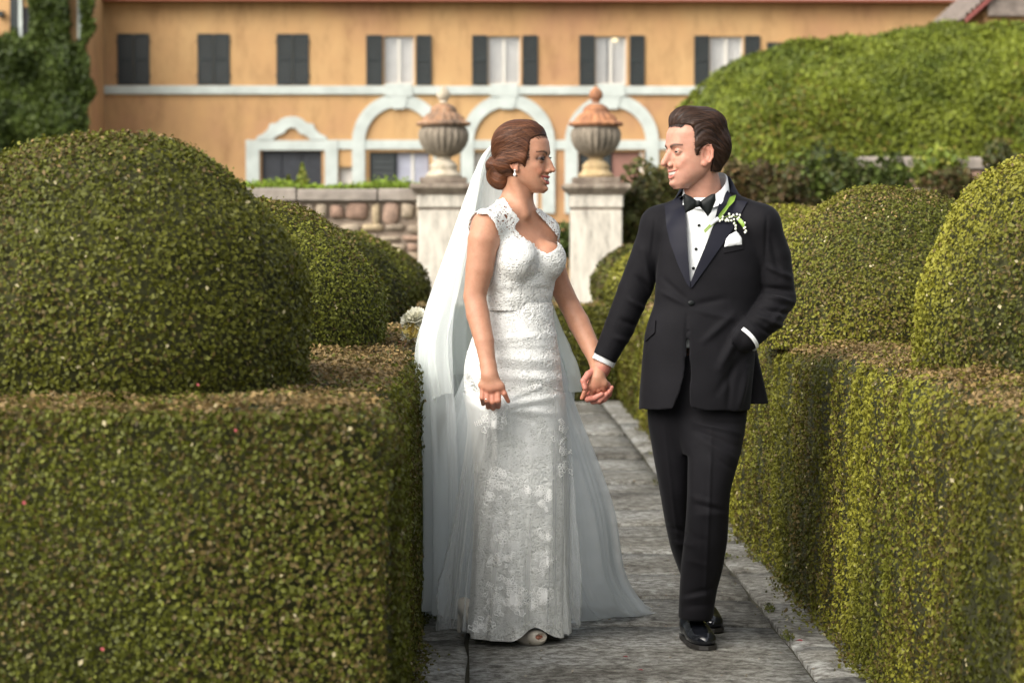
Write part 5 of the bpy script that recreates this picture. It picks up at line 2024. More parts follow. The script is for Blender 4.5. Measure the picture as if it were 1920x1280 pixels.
# fine short hairs that soften the hairline
seeds = []
for _ in range(200):
    if hr.random() < .3:
        s_ = hr.uniform(-.05, .05); seeds.append((s_, .080 - 3 * s_ * s_, .074 - .10 * abs(s_) + hr.normal(0, .002)))
    else:
        seeds.append((-.068 if hr.random() < .8 else .068, .044 + hr.normal(0, .002), hr.uniform(-.005, .068)))
v, f, cc = strands(BH, bskin[0], bskin[1], seeds, lambda p: np.array([0, -1, .55 if p[2] > .06 else .05]), .0042, 5, .0009, .0012, lambda p, rg: np.array([.018, .009, .006]) * rg.uniform(.7, 1.6), hr)
o = mk("hair_strands", v, f, m_hair_b, bride, smooth=True, cols=cc); o["kind"] = "stuff"
# earrings: stud and drop
m_silver = plain("bright_metal", (.85, .84, .82), .15, .5, 1.0)
m_gem = plain("pearl_gem", (.88, .86, .84), .08, .8)
for sx in (-1, 1):
    mb = MB()
    top = BH.w((sx * .0785, -.003, -.040))
    for dz, r_, sc in ((0, .0032, 1), (-.006, .0022, 1.4), (-.0150, .0052, 1.35)):
        bmesh.ops.create_icosphere(mb.bm, subdivisions=2, radius=r_, matrix=Matrix.Translation(Vector(top) + Vector((0, -.002, dz))) @ Matrix.Diagonal((1, 1, sc, 1)))
    mb.build("earring", m_gem, bride, smooth=True)
# ring on the near hand
mb = MB()
c = HB(912.5, 748, -.0175)
for i in range(20):
    t = i / 20 * 2 * math.pi
    bmesh.ops.create_icosphere(mb.bm, subdivisions=1, radius=.0018, matrix=Matrix.Translation(Vector(c + np.array([.0098 * math.cos(t), .0098 * math.sin(t), .003 * math.cos(t)]))))
bmesh.ops.create_icosphere(mb.bm, subdivisions=2, radius=.0036, matrix=Matrix.Translation(Vector(c + np.array([-.002, -.0105, 0]))))
mb.build("ring", m_silver, bride, smooth=True)

# ---- gown
m_lace, nt, b = new_mat("white_lace")
tc = nt.nodes.new("ShaderNodeTexCoord")
nn = nd(nt, "ShaderNodeTexNoise", Scale=26.0, Detail=2.0)
vo = nd(nt, "ShaderNodeTexVoronoi", Scale=80.0, feature='DISTANCE_TO_EDGE')
v2 = nd(nt, "ShaderNodeTexVoronoi", Scale=40.0, feature='SMOOTH_F1')
dm = nd(nt, "ShaderNodeMixRGB", blend_type='ADD', Fac=0.06)
nt.links.new(tc.outputs["Object"], dm.inputs["Color1"]); nt.links.new(nn.outputs["Color"], dm.inputs["Color2"])
nt.links.new(tc.outputs["Object"], nn.inputs["Vector"])
nt.links.new(dm.outputs[0], vo.inputs["Vector"]); nt.links.new(dm.outputs[0], v2.inputs["Vector"])
rl = ramp(nt, [(0.0, (1, 1, 1)), (0.12, (.9, .9, .9)), (0.30, (0, 0, 0))])
nt.links.new(vo.outputs["Distance"], rl.inputs["Fac"])
rv = ramp(nt, [(0.15, (1, 1, 1)), (0.6, (0, 0, 0))])
nt.links.new(v2.outputs["Distance"], rv.inputs["Fac"])
hsum = nd(nt, "ShaderNodeMixRGB", blend_type='ADD', Fac=0.7)
nt.links.new(rl.outputs["Color"], hsum.inputs["Color1"]); nt.links.new(rv.outputs["Color"], hsum.inputs["Color2"])
bp = nd(nt, "ShaderNodeBump", Strength=0.9, Distance=0.0026)
nt.links.new(hsum.outputs[0], bp.inputs["Height"]); nt.links.new(bp.outputs["Normal"], b.inputs["Normal"])
cr = ramp(nt, [(0.0, (.56, .565, .53)), (1.0, (.76, .765, .73))])
nt.links.new(hsum.outputs[0], cr.inputs["Fac"]); nt.links.new(cr.outputs["Color"], b.inputs["Base Color"])
b.inputs["Roughness"].default_value = 0.62
b.inputs["Sheen Weight"].default_value = 0.15
# open-work lace on the shoulders, above the lined bust
gp = nt.nodes.new("ShaderNodeNewGeometry"); sx_ = nt.nodes.new("ShaderNodeSeparateXYZ")
nt.links.new(gp.outputs["Position"], sx_.inputs[0])
mz = nd(nt, "ShaderNodeMapRange"); mz.inputs["From Min"].default_value = 1.378; mz.inputs["From Max"].default_value = 1.392
nt.links.new(sx_.outputs["Z"], mz.inputs["Value"])
ho = ramp(nt, [(0.20, (0, 0, 0)), (0.26, (1, 1, 1))])
nt.links.new(vo.outputs["Distance"], ho.inputs["Fac"])
mu = nd(nt, "ShaderNodeMath", operation='MULTIPLY'); nt.links.new(mz.outputs["Result"], mu.inputs[0]); nt.links.new(ho.outputs["Color"], mu.inputs[1])
tr_ = nt.nodes.new("ShaderNodeBsdfTransparent"); ms_ = nt.nodes.new("ShaderNodeMixShader")
nt.links.new(mu.outputs[0], ms_.inputs["Fac"]); nt.links.new(b.outputs[0], ms_.inputs[1]); nt.links.new(tr_.outputs[0], ms_.inputs[2])
nt.links.new(ms_.outputs[0], nt.nodes["Material Output"].inputs["Surface"])

m_thread = plain("lace_thread", (.84, .845, .82), .6)
m_satin = plain("ivory_satin", (.74, .73, .68), .42, .4)


def tulle(name, col, dens, edge=0.30):
    """fine net: more threads in the line of sight where it turns edge-on"""
    m, nt, b = new_mat(name)
    b.inputs["Base Color"].default_value = (*col, 1)
    b.inputs["Roughness"].default_value = 0.7
    b.inputs["Specular IOR Level"].default_value = 0.2
    t1 = nd(nt, "ShaderNodeBsdfTranslucent"); t1.inputs["Color"].default_value = (*col, 1)
    m1 = nd(nt, "ShaderNodeMixShader", Fac=0.35)
    nt.links.new(b.outputs[0], m1.inputs[1]); nt.links.new(t1.outputs[0], m1.inputs[2])
    tr = nt.nodes.new("ShaderNodeBsdfTransparent")
    lw = nd(nt, "ShaderNodeLayerWeight", Blend=0.35)
    mr = nd(nt, "ShaderNodeMapRange")
    mr.inputs["To Min"].default_value = dens
    mr.inputs["To Max"].default_value = min(1, dens + edge)
    nt.links.new(lw.outputs["Facing"], mr.inputs["Value"])
    m2 = nt.nodes.new("ShaderNodeMixShader")
    nt.links.new(mr.outputs["Result"], m2.inputs["Fac"])
    nt.links.new(tr.outputs[0], m2.inputs[1]); nt.links.new(m1.outputs[0], m2.inputs[2])
    nt.links.new(m2.outputs[0], nt.nodes["Material Output"].inputs["Surface"])
    return m


m_tulle = tulle("gown_tulle", (.90, .93, .93), .14, .50)
m_train = tulle("train_tulle", (.90, .94, .95), .34, .42)
m_veil = tulle("veil_tulle", (.80, .845, .82), .36, .42)

gown = bpy.data.objects.new("gown", None); link(gown); place(gown, bride)
# bodice: torso surface a few millimetres out, cut to the sweetheart neckline, armholes and waist
fd = Field(axis_pts([(-.02, .36, .0028)]), axis_pts([(8.12, 8.52, .0034)]), axis_pts([(1.12, 1.56, .0028)]))
bride_torso(fd, .0095)
fd.ell(BT, BT.lv(sh_r + np.array([-.004, -.01, .0])), (.058, .058, .056), .02)
fd.ell(BT, BT.lv(sh_l), (.053, .053, .052), .02)
P, F = fd.mesh()
P = relax(P, F, 2, .5)
N = vnormals(P, F)
p = PX(P)
jag = 2.0 * np.sin(p[:, 1] * 1.1) * np.sin(p[:, 0] * 1.3 + 1)
pj = p + np.stack([jag, -jag], 1)
keep_poly = [(945, 370), (918, 383), (891, 391), (893, 402), (914, 403), (926, 418), (934, 440), (935, 462), (926, 490), (918, 530), (900, 560), (900, 584), (1042, 584), (1040, 545), (1085, 512), (1085, 470),
             (1068, 425), (1030, 385), (1004, 392), (1004, 399), (1030, 426), (1045, 446), (1043, 466), (1028, 474), (1012, 468), (1002, 456), (984, 446), (966, 427), (976, 410), (960, 390)]
front = (N[:, 1] < .25)
kp = in_poly(pj, keep_poly)
back_ok = (~front) & (p[:, 1] > 392) & (p[:, 1] < 584)
keepv = np.where(front, kp, back_ok)
kf = keepv[F].all(1)
P = P - N * (.010 * np.clip((p[:, 1] - 535) / 40, 0, 1))[:, None]
P2 = ridges(P, N, [(935, 545, 1000, 548, 9, -.004), (985, 530, 1010, 480, 6, -.007), (1005, 540, 1040, 545, 6, -.003)])
Fb = F[kf]
used = np.unique(Fb); remap = np.full(len(P), -1); remap[used] = np.arange(len(used))
bod = mk("bodice", smooth_edge(P2[used], remap[Fb], 4), remap[Fb], m_lace, smooth=True); bod.parent = gown
bvh_b = bvh_of(P2, Fb)


def loft(rows, nth, th0, th1, sub=6, fold=None, closed=True, p=2.0):
    """sheet through rows (py, left px, right px, centre depth, half depth); fold(th, t, row values) -> radial factor, offset"""
    rows = np.array(rows, float)
    n = len(rows)
    tt = np.linspace(0, n - 1, (n - 1) * sub + 1)
    R5 = np.stack([np.interp(tt, np.arange(n), rows[:, k]) for k in range(5)], 1)
    for k in range(5):
        v = np.pad(R5[:, k], sub, mode='reflect', reflect_type='odd')
        ker = np.hanning(2 * sub + 1); ker /= ker.sum()
        R5[:, k] = np.convolve(v, ker, 'valid')
    th = np.linspace(th0, th1, nth, endpoint=not closed)
    V = []
    for i, (py, l, r_, yc, b_) in enumerate(R5):
        a = W(l, py, yc); c = W(r_, py, yc)
        cx, hw, z = (a[0] + c[0]) / 2, (c[0] - a[0]) / 2, a[2]
        rf = np.ones_like(th); dz = np.zeros_like(th)
        if fold is not None:
            rf, dz = fold(th, i / (len(R5) - 1))
        cs, sn = np.cos(th), np.sin(th)
        V.append(np.stack([cx + hw * rf * np.sign(cs) * np.abs(cs) ** (2 / p), yc + b_ * rf * np.sign(sn) * np.abs(sn) ** (2 / p), np.maximum(z + dz, .006)], 1))
    m = len(V)
    V = np.concatenate(V)
    F = []
    for i in range(m - 1):
        for j in range(nth if closed else nth - 1):
            j2 = (j + 1) % nth
            F.append((i * nth + j, (i + 1) * nth + j, (i + 1) * nth + j2, i * nth + j2))
    return V, np.array(F)


def pulled(V):
    """cloth drawn forward and bunched where the hand grips it"""
    p = PX(V)
    dx = (p[:, 0] - 922) / 36; dy = p[:, 1] - 762
    g = np.exp(-dx ** 2) * np.where(dy < 0, np.exp(-(dy / 16) ** 2), np.exp(-(dy / 95) ** 2)) * (V[:, 1] < 8.30)
    pl = 1 + .05 * np.sin(p[:, 0] * .40 + dy * .01)
    V = V.copy()
    V[:, 1] -= .080 * g * pl
    return V


# fitted skirt: smooth over the hips, trumpet below the knee
def f_skirt(th, t):
    k = np.clip((t - .45) / .55, 0, 1) ** 1.5
    return 1 + k * (.06 * np.sin(th * 7 + .6) + .035 * np.sin(th * 12 + 2 * t)), np.zeros_like(th)


rows = [(566, 904.5, 1034.5, 8.335, .108), (600, 898, 1038, 8.336, .118), (640, 882, 1045, 8.335, .13), (680, 870, 1051, 8.33, .145), (720, 869, 1055, 8.33, .148), (760, 876, 1059, 8.33, .145), (800, 884, 1062, 8.33, .14),
        (860, 888, 1065, 8.33, .137), (920, 889, 1066, 8.33, .138), (980, 888, 1064, 8.33, .145), (1040, 886, 1062, 8.335, .155), (1100, 883, 1062, 8.34, .17), (1150, 880, 1064, 8.345, .185), (1186, 878, 1066, 8.35, .20)]
V, F = loft(rows, 220, 0, 2 * math.pi, 8, f_skirt)
N = vnormals(V, F)
if (N * (V - V.mean(0)))[:, 1].mean() < 0:
    F = F[:, ::-1]; N = -N
# gathers pulled from the gripping hand across the hip, creases over the lap
gath = [(948, 760, 1045, 742, 5, .010), (945, 752, 1030, 718, 5, .007), (955, 768, 1050, 775, 6, .008), (950, 756, 1010, 730, 4, -.006), (952, 764, 1040, 760, 3.5, -.008), (958, 775, 1030, 800, 5, -.006),
        (880, 640, 1040, 628, 6, .005), (885, 655, 1045, 655, 5, -.004), (890, 672, 1048, 676, 6, .006), (930, 690, 1048, 696, 5, -.005), (940, 705, 1050, 712, 6, .006),
        (880, 690, 905, 740, 6, .008), (873, 710, 900, 755, 5, -.006), (878, 730, 900, 765, 6, .008),
        (925, 770, 905, 880, 7, .012), (915, 775, 885, 860, 5, .010), (935, 775, 935, 900, 7, .010), (945, 775, 965, 880, 6, .007), (920, 780, 918, 900, 5, -.010),
        (1000, 800, 1005, 1000, 16, .006), (960, 900, 955, 1100, 10, .010), (1030, 850, 1035, 1080, 10, .008), (985, 950, 995, 1150, 8, -.010), (930, 950, 915, 1160, 10, .012)]
V = pulled(ridges(V, N, gath))
p = PX(V)
V[:, 2] += .050 * np.exp(-((p[:, 0] - 1004) / 30) ** 2) * np.clip((.30 - V[:, 2]) / .30, 0, 1) * (V[:, 1] < 8.33)
N = vnormals(V, F)
sk = mk("skirt", V, F, m_lace, smooth=True); sk.parent = gown
bvh_s = bvh_of(V, F)

# waist seam
pts = [(906 + i * 4.2, 573.5 + 1.6 * math.sin(i / 30 * math.pi)) for i in range(31)]
rb_ = ribbon(bvh_s, pts, .003, .0005, YBR, .001)
if rb_: mk("waist_seam", rb_[0], rb_[1], m_thread, smooth=True).parent = gown


# lace motifs: little flowers, leaves and scrolls of raised thread
def flower(c, r, rot, rs):
    out = []
    n = rs.choice([5, 6])
    for k in range(n):
        a = rot + 2 * math.pi * k / n
        cx, cy = c[0] + .62 * r * math.cos(a), c[1] + .62 * r * math.sin(a) * .95
        j1, j2 = rs.uniform(.30, .46), rs.uniform(.26, .42)
        out.append([(cx + r * (j1 * math.cos(t) * math.cos(a) - j2 * math.sin(t) * math.sin(a)), cy + r * (j1 * math.cos(t) * math.sin(a) + j2 * math.sin(t) * math.cos(a))) for t in np.linspace(0, 2 * math.pi, 10)])
    out.append([(c[0] + .22 * r * math.cos(t), c[1] + .22 * r * math.sin(t)) for t in np.linspace(0, 2 * math.pi, 8)])
    return out


def spray(c, L, rot, rs):
    out = [[(c[0] + L * t * math.cos(rot) + .15 * L * math.sin(t * 3) * math.sin(rot), c[1] + L * t * math.sin(rot)) for t in np.linspace(0, 1, 8)]]
    for k in range(4):
        t = .25 + .2 * k
        for sd_ in (-1, 1):
            a = rot + sd_ * .9
            bx_, by_ = c[0] + L * t * math.cos(rot), c[1] + L * t * math.sin(rot)
            out.append([(bx_ + .28 * L * q * math.cos(a + .6 * sd_ * q), by_ + .28 * L * q * math.sin(a + .6 * sd_ * q)) for q in np.linspace(0, 1, 5)])
    return out


def scribble(c, r, rs):
    """one meandering outline of a lace leaf"""
    ph = [rs.uniform(0, 6.28) for _ in range(3)]; am = [rs.uniform(.15, .4) for _ in range(3)]
    return [(c[0] + r * (1 + am[0] * math.sin(2 * t + ph[0]) + am[1] * math.sin(3 * t + ph[1]) + am[2] * math.sin(5 * t + ph[2])) * math.cos(t),
             c[1] + r * (1 + am[0] * math.sin(2 * t + ph[0]) + am[1] * math.sin(3 * t + ph[1]) + am[2] * math.sin(5 * t + ph[2])) * math.sin(t)) for t in np.linspace(0, 2 * math.pi, 15)]


rs = random.Random(5)
motifs = []
for _ in range(380):
    motifs.append(scribble((rs.uniform(872, 1056), 578 + 225 * rs.random() ** 1.2), rs.uniform(3, 9), rs))
for _ in range(150):
    motifs.append(scribble((rs.uniform(885, 1062), rs.uniform(790, 1180)), rs.uniform(3, 8), rs))
clusters = [(1000, 800, 46, 26, 9), (985, 848, 40, 20, 7), (920, 790, 22, 26, 6), (1040, 790, 16, 30, 5), (1012, 940, 26, 18, 5), (925, 915, 16, 26, 5), (945, 1030, 30, 22, 5), (1022, 1040, 10, 30, 4), (1018, 1110, 8, 26, 3),
            (940, 1140, 34, 16, 8), (985, 1148, 24, 12, 5), (905, 1175, 18, 8, 4), (1050, 850, 8, 40, 4), (930, 985, 18, 20, 3)]
for cx, cy, sx, sy, n in clusters:
    for _ in range(n):
        c = (cx + rs.uniform(-1, 1) * sx, cy + rs.uniform(-1, 1) * sy)
        motifs += flower(c, rs.uniform(6, 13), rs.uniform(0, 6), rs)
        motifs += [scribble((c[0] + rs.gauss(0, 9), c[1] + rs.gauss(0, 8)), rs.uniform(2.5, 6), rs) for _ in range(2)]
        for _ in range(2):
            motifs += spray((c[0] + rs.uniform(-10, 10), c[1] + rs.uniform(-8, 8)), rs.uniform(14, 24), rs.uniform(0, 6.28), rs)
for _ in range(58):
    c = (rs.uniform(878, 1050), rs.uniform(585, 780))
    motifs += flower(c, rs.uniform(7, 12), rs.uniform(0, 6), rs)
    if rs.random() < .7: motifs += spray((c[0] + rs.uniform(-10, 10), c[1] + rs.uniform(-8, 8)), rs.uniform(12, 20), rs.uniform(0, 6.28), rs)
RB = [ribbon(bvh_s, m_, .0026, .001, YBR, .0018) for m_ in motifs]
RB = [r_ for r_ in RB if r_ is not None]
v, f = merge(RB)
ap = mk("lace_applique", v, f, m_thread, smooth=True); ap.parent = gown; ap["kind"] = "stuff"
motifs = []
for _ in range(60):
    c = (rs.uniform(905, 1068), rs.uniform(395, 570))
    motifs += flower(c, rs.uniform(5, 10), rs.uniform(0, 6), rs)
for c in ((968, 410), (972, 424), (958, 396), (985, 445), (1000, 455), (1040, 450), (1030, 430), (1043, 464), (900, 396), (912, 404), (1016, 470)):
    motifs += flower(c, 7, rs.uniform(0, 6), rs) + spray(c, 10, rs.uniform(0, 6), rs)
edge = densify(keep_poly, 4.5)
for i in range(len(edge)):
    c = edge[i] * .9 + np.array([985, 480]) * .1 if False else edge[i]
    nrm = np.array(edge[(i + 1) % len(edge)] - edge[i - 1]); nrm = np.array([-nrm[1], nrm[0]]) / (np.linalg.norm(nrm) + 1e-6)
    for off_ in (1.5, 4.5):
        for sg in (-1, 1):
            q = c + nrm * off_ * sg
            motifs.append([(q[0] + 2.3 * math.cos(t), q[1] + 2.3 * math.sin(t)) for t in np.linspace(0, 2 * math.pi, 8)])
RB = [r_ for r_ in (ribbon(bvh_b, m_, .0026, .0005, YBR, .0016) for m_ in motifs) if r_ is not None]
v, f = merge(RB)
ap = mk("lace_applique", v, f, m_thread, smooth=True); ap.parent = gown; ap["kind"] = "stuff"


# tulle overskirt: falls from the hip, deep folds from the gripping hand
def f_over(th, t):
    k = np.clip((t - .08) / .92, 0, 1)
    rdg = lambda n_, ph: 1 - 2 * np.abs(np.sin(n_ * th / 2 + ph)) ** .6
    w = .12 * rdg(9, .4 + .7 * math.sin(3 * t)) * (.6 + .4 * np.sin(2 * th + 1)) + .07 * rdg(16, 1 + 1.2 * t) + .025 * np.sin(th * 27 + 1)
    return 1 + k * w, np.maximum(0, t - .9) * (.10 * np.sin(th * 5 + 1) + .05 * np.sin(th * 11))


rows = [(735, 868, 1059, 8.33, .158), (790, 878, 1066, 8.325, .158), (850, 872, 1072, 8.32, .165), (920, 862, 1076, 8.315, .18), (990, 851, 1078, 8.31, .20), (1060, 840, 1081, 8.315, .22), (1120, 830, 1085, 8.32, .235), (1170, 822, 1089, 8.325, .25)]
V, F = loft(rows, 260, 0, 2 * math.pi, 8, f_over)
V = pulled(V)
V[:, 1] -= np.where(V[:, 1] < 8.3, .012, 0)
# lifted at the front so that the toe shows
p = PX(V)
lift = np.exp(-((p[:, 0] - 1000) / 36) ** 2) * np.clip((.25 - V[:, 2]) / .25, 0, 1) * (V[:, 1] < 8.33)
V[:, 2] += .060 * lift
ov = mk("tulle_overskirt", V, F, m_tulle, smooth=True); ov.parent = gown
# scalloped lace edging on the tulle hem
bvh_o = bvh_of(V, F)
motifs = []
for cx, cy, n, sx, sy in ((945, 1136, 7, 30, 12), (905, 1172, 4, 18, 8), (985, 1128, 5, 22, 14), (950, 1090, 4, 14, 24), (1020, 1030, 4, 8, 30), (1022, 1108, 3, 8, 26), (935, 1030, 4, 22, 20), (1008, 935, 4, 20, 18), (928, 905, 4, 14, 26), (915, 800, 4, 18, 20), (1056, 840, 4, 6, 44)):
    for _ in range(n):
        c = (cx + rs.uniform(-1, 1) * sx, cy + rs.uniform(-1, 1) * sy)
        motifs += flower(c, rs.uniform(6, 11), rs.uniform(0, 6), rs) if rs.random() < .6 else []
        motifs += [scribble((c[0] + rs.gauss(0, 9), c[1] + rs.gauss(0, 8)), rs.uniform(2.5, 6), rs) for _ in range(2)]
        motifs += spray((c[0] + rs.uniform(-10, 10), c[1] + rs.uniform(-6, 6)), rs.uniform(12, 20), rs.uniform(0, 6.28), rs)
RB = [r_ for r_ in (ribbon(bvh_o, m_, .0026, .0008, YBR, .0016) for m_ in motifs) if r_ is not None]
v, f = merge(RB)
ap = mk("lace_applique", v, f, m_thread, smooth=True); ap.parent = gown; ap["kind"] = "stuff"


# train: gathered at the back of the hips, spread over the path
def f_train(th, t):
    k = np.clip(t * 1.1, 0, 1)
    rdg = lambda n_, ph: 1 - 2 * np.abs(np.sin(n_ * th / 2 + ph)) ** .6
    w = .050 * rdg(12, .3 + t) + .040 * rdg(21, 1.1) + .02 * np.sin(th * 34)
    return 1 + k * w, np.maximum(0, t - .85) * .12 * np.sin(th * 6)


rows = [(640, 890, 1045, 8.40, .08), (700, 872, 1060, 8.43, .11), (760, 846, 1078, 8.46, .14), (830, 822, 1104, 8.50, .17), (900, 810, 1130, 8.54, .20), (960, 806, 1150, 8.59, .22), (1020, 804, 1157, 8.65, .24), (1070, 802, 1164, 8.71, .25), (1110, 798, 1184, 8.78, .25), (1140, 794, 1212, 8.85, .24), (1153, 788, 1228, 8.90, .22)]
V, F = loft(rows, 300, 0, 2 * math.pi, 8, f_train)
p_ = mk("train", V, F, m_train, smooth=True); p_.parent = gown
# a second, inner layer makes the net denser in places
rows2 = [(py, l + 9, r_ - 18, yc, b_ * .75) for py, l, r_, yc, b_ in rows]
V, F = loft(rows2, 200, R(-60), R(240), 7, lambda th, t: (1 + t * (.06 * np.sin(th * 11 + 2) + .04 * np.sin(th * 19)), np.zeros_like(th)), closed=False)
p_ = mk("train", V, F, m_train, smooth=True); p_.parent = gown


# veil: pinned over the chignon, falling behind her shoulders
def f_veil(th, t):
    k = np.clip(t * 1.3, 0, 1)
    rdg = lambda n_, ph: 1 - 2 * np.abs(np.sin(n_ * th / 2 + ph)) ** .6
    w = .055 * rdg(11, .5 + .4 * t) + .045 * rdg(18, 1.2 * t) + .02 * np.sin(th * 31)
    return 1 + k * w, np.maximum(0, t - .8) * .35 * np.sin(th * 3 + 2.2)


veil = bpy.data.objects.new("veil", None); link(veil); place(veil, bride)
rows = [(272, 922, 932, 8.36, .006), (284, 908, 938, 8.375, .025), (304, 896, 946, 8.388, .048), (340, 884, 962, 8.40, .075), (400, 867, 985, 8.42, .10), (460, 849, 1000, 8.44, .12), (520, 827, 1018, 8.455, .135), (580, 803, 1036, 8.46, .15), (625, 783, 1052, 8.46, .16), (670, 780, 1070, 8.46, .17), (715, 784, 1080, 8.46, .18), (770, 792, 1082, 8.46, .19)]
V, F = loft(rows, 240, R(-20), R(232), 8, f_veil, closed=False)
o = mk("veil_layer", V, F, m_veil, smooth=True); o.parent = veil
rows2 = [(py, l + 12 + 6 * i / 10, r_ - 5, yc + .005, b_ * .7) for i, (py, l, r_, yc, b_) in enumerate(rows)]
V, F = loft(rows2[:10] + [(705, 800, 1068, 8.46, .13)], 220, R(-8), R(215), 7, lambda th, t: (1 + t * (.06 * np.sin(th * 10 + 1) + .05 * np.sin(th * 17 + 2)), np.zeros_like(th)), closed=False)
o = mk("veil_layer", V, F, m_veil, smooth=True); o.parent = veil

# long outer panel on her right, down to the ground
rows3 = [(272, 921, 931, 8.36, .006), (300, 899, 944, 8.39, .045), (340, 882, 960, 8.405, .07), (430, 852, 990, 8.435, .10), (520, 821, 1015, 8.46, .13), (600, 794, 1040, 8.47, .15), (680, 790, 1060, 8.48, .17), (780, 796, 1066, 8.49, .19), (880, 800, 1070, 8.50, .21), (980, 801, 1072, 8.51, .23), (1080, 800, 1074, 8.53, .25), (1140, 798, 1076, 8.55, .27)]
V, F = loft(rows3, 150, R(110), R(236), 8, lambda th, t: (1 + min(1, t * 2) * (.05 * np.sin(th * 17 + 1) + .04 * (1 - 2 * np.abs(np.sin(th * 11 + .5)) ** .6)), np.zeros_like(th)), closed=False)
o = mk("veil_layer", V, F, m_train, smooth=True); o.parent = veil

# ---- shoes
m_shoe_w = plain("ivory_shoe_satin", (.66, .60, .50), .4, .4)
fd = Field(axis_pts([(.0, .30, .0030)]), axis_pts([(8.08, 8.46, .0032)]), axis_pts([(-.002, .14, .0030)]))
SF = Frame((A3(1006, 1190, 8.20)[0], 8.205, 0), (.55, -.83, 0))
fd.ell(SF, (0, -.045, .022), (.040, .075, .030), .01)
fd.ell(SF, (0, .0, .030), (.037, .035, .026), .01)
fd.cone(SF.w((0, -.09, .05)), SF.w((0, -.17, .10)), .026, .030, .02)
fd.cone(SF.w((0, -.19, .09)), SF.w((0, -.20, .004)), .014, .007, .01)
fd.ell(SF, (0, .035, .033), (.024, .022, .013), .003, 's')
fd.ell(SF, (0, -.075, .085), (.024, .06, .03), .01, 's')
P, F = fd.mesh()
mk("shoe", P, F, m_shoe_w, bride, smooth=True)
fd = Field(axis_pts([(.08, .32, .002)]), axis_pts([(8.11, 8.30, .002)]), axis_pts([(.01, .06, .002)]))
for i, dx in enumerate((-.020, -.009, .001, .010, .018)):
    fd.cone(SF.w((dx, -.01, .032)), SF.w((dx * 1.0, .020 - .004 * abs(i - 1), .030)), .008, .0072 if i else .009, .003)
P, F = fd.mesh()
mk("toes", P, F, m_skin, bride, smooth=True, cols=np.tile(np.array([.44, .19, .125]), (len(P), 1)))
o = bpy.data.objects["shoe"].copy(); link(o)
o.parent = bride
o.matrix_parent_inverse = bpy.data.objects["shoe"].matrix_parent_inverse
o.location = (-.155, .10, 0)
# ================================================================== groom
YG = 8.20
groom = thing("person", "man in black dinner suit with bow tie, one hand in his pocket", "person", tuple(A3(1310, 1200, YG)[:2]) + (0.0,))
GF = Frame((0, YG, 0), (0, -1, 0))
GH = Frame(A3(1301, 284, YG), (-.925, -.380, -.04), (.03, 0.02, 1), 1.065)
skin_g = (.50, .262, .185)

# ---- body: head, neck, both hands, and the frame under the clothes
xs = axis_pts([(.34, .50, .0022), (.50, .62, .006), (.62, .90, .0022), (.90, 1.16, .006)])
ys = axis_pts([(8.0, 8.46, .0034)])
zs = axis_pts([(.80, .95, .0022), (.95, 1.46, .006), (1.46, 1.86, .0021)])
fd = Field(xs, ys, zs)
fd.column(GF, prows([(420, 1272, 1392, 8.25, .06), (500, 1265, 1395, 8.25, .06), (600, 1260, 1390, 8.25, .06), (700, 1260, 1380, 8.25, .06)], YG), k=0, p=2.2)
fd.cone(A3(1255, 425, 8.28), A3(1410, 425, 8.20), .04, .04, .04)
fd.cone(GH.w((0, -.020, -.055)), A3(1326, 385, 8.25), .056, .062, .03)
fd.cone(GH.w((.035, -.03, -.05)), A3(1322, 378, 8.19), .016, .012, .02)
fd.cone(GH.w((0.0, .012, -.088)), A3(1318, 375, 8.21), .034, .040, .03)
fd.cone(GH.w((0, .020, -.125)), GH.w((0, .014, -.14)), .012, .012, .02)
# his right arm inside the sleeve
fd.chain([A3(1232, 425, 8.27), A3(1190, 545, 8.29), A3(1137, 668, 8.28), A3(1128, 690, 8.285)], [.04, .035, .030, .029], .03, .01)
# hand wrapped round hers from behind: palm behind, thumb over the near side, fingers curling up in front
HG = lambda px, py, dy: A3(px, py, 8.285 + dy)
fd.cone(HG(1127, 690, .0), HG(1116, 722, .028), .0275, .026, .015)
fd.cone(HG(1108, 724, .030), HG(1136, 724, .022), .019, .019, .016)
fd.chain([HG(1116, 694, -.006), HG(1103, 702, -.030), HG(1094, 714, -.042), HG(1097, 727, -.050)], [.014, .0125, .0110, .0095], .010, .003)
fk = [((1103, 736), (1101, 748), (1115, 746), (1128, 739)), ((1113, 738), (1112, 752), (1124, 751), (1137, 739)), ((1124, 738), (1124, 752), (1133, 748), (1142, 734)), ((1134, 734), (1136, 746), (1142, 740), (1147, 726))]
for i, (a, b_, c_, d_) in enumerate(fk):
    r_ = [.0112, .0108, .0100, .0088] if i < 3 else [.0098, .0092, .0086, .0076]
    fd.chain([HG(*a, .022), HG(*b_, -.012 + .006 * i), HG(*c_, -.034 + .006 * i), HG(*d_, -.036 + .006 * i)], r_, .006, .0025)
head_field(fd, GH, True)
P, F = fd.mesh()
P = relax(P, F, 1, .35)
cols = np.tile(np.array(skin_g), (len(P), 1))
LH = GH.lv(P)
isH = P[:, 2] > GH.o[2] - .135
cols[isH] = head_cols(LH, True, skin_g)[isH]
isN = isH & (LH[:, 2] < -.10)
hd = P[:, 2] < .95
cols[hd] = np.array([.50, .20, .15])
mk("body", P, F, m_skin, groom, smooth=True, cols=cols)
_hm = isH[F].all(1); _mp = np.cumsum(isH) - 1; gskin = (P[isH], _mp[F[_hm]])
eyes_and_teeth(GH, groom, eye_mat("hazel_eye", (.05, .035, .02)), lambda sx: GH.f + .05 * GH.s + np.array([0, 0, -.05]))

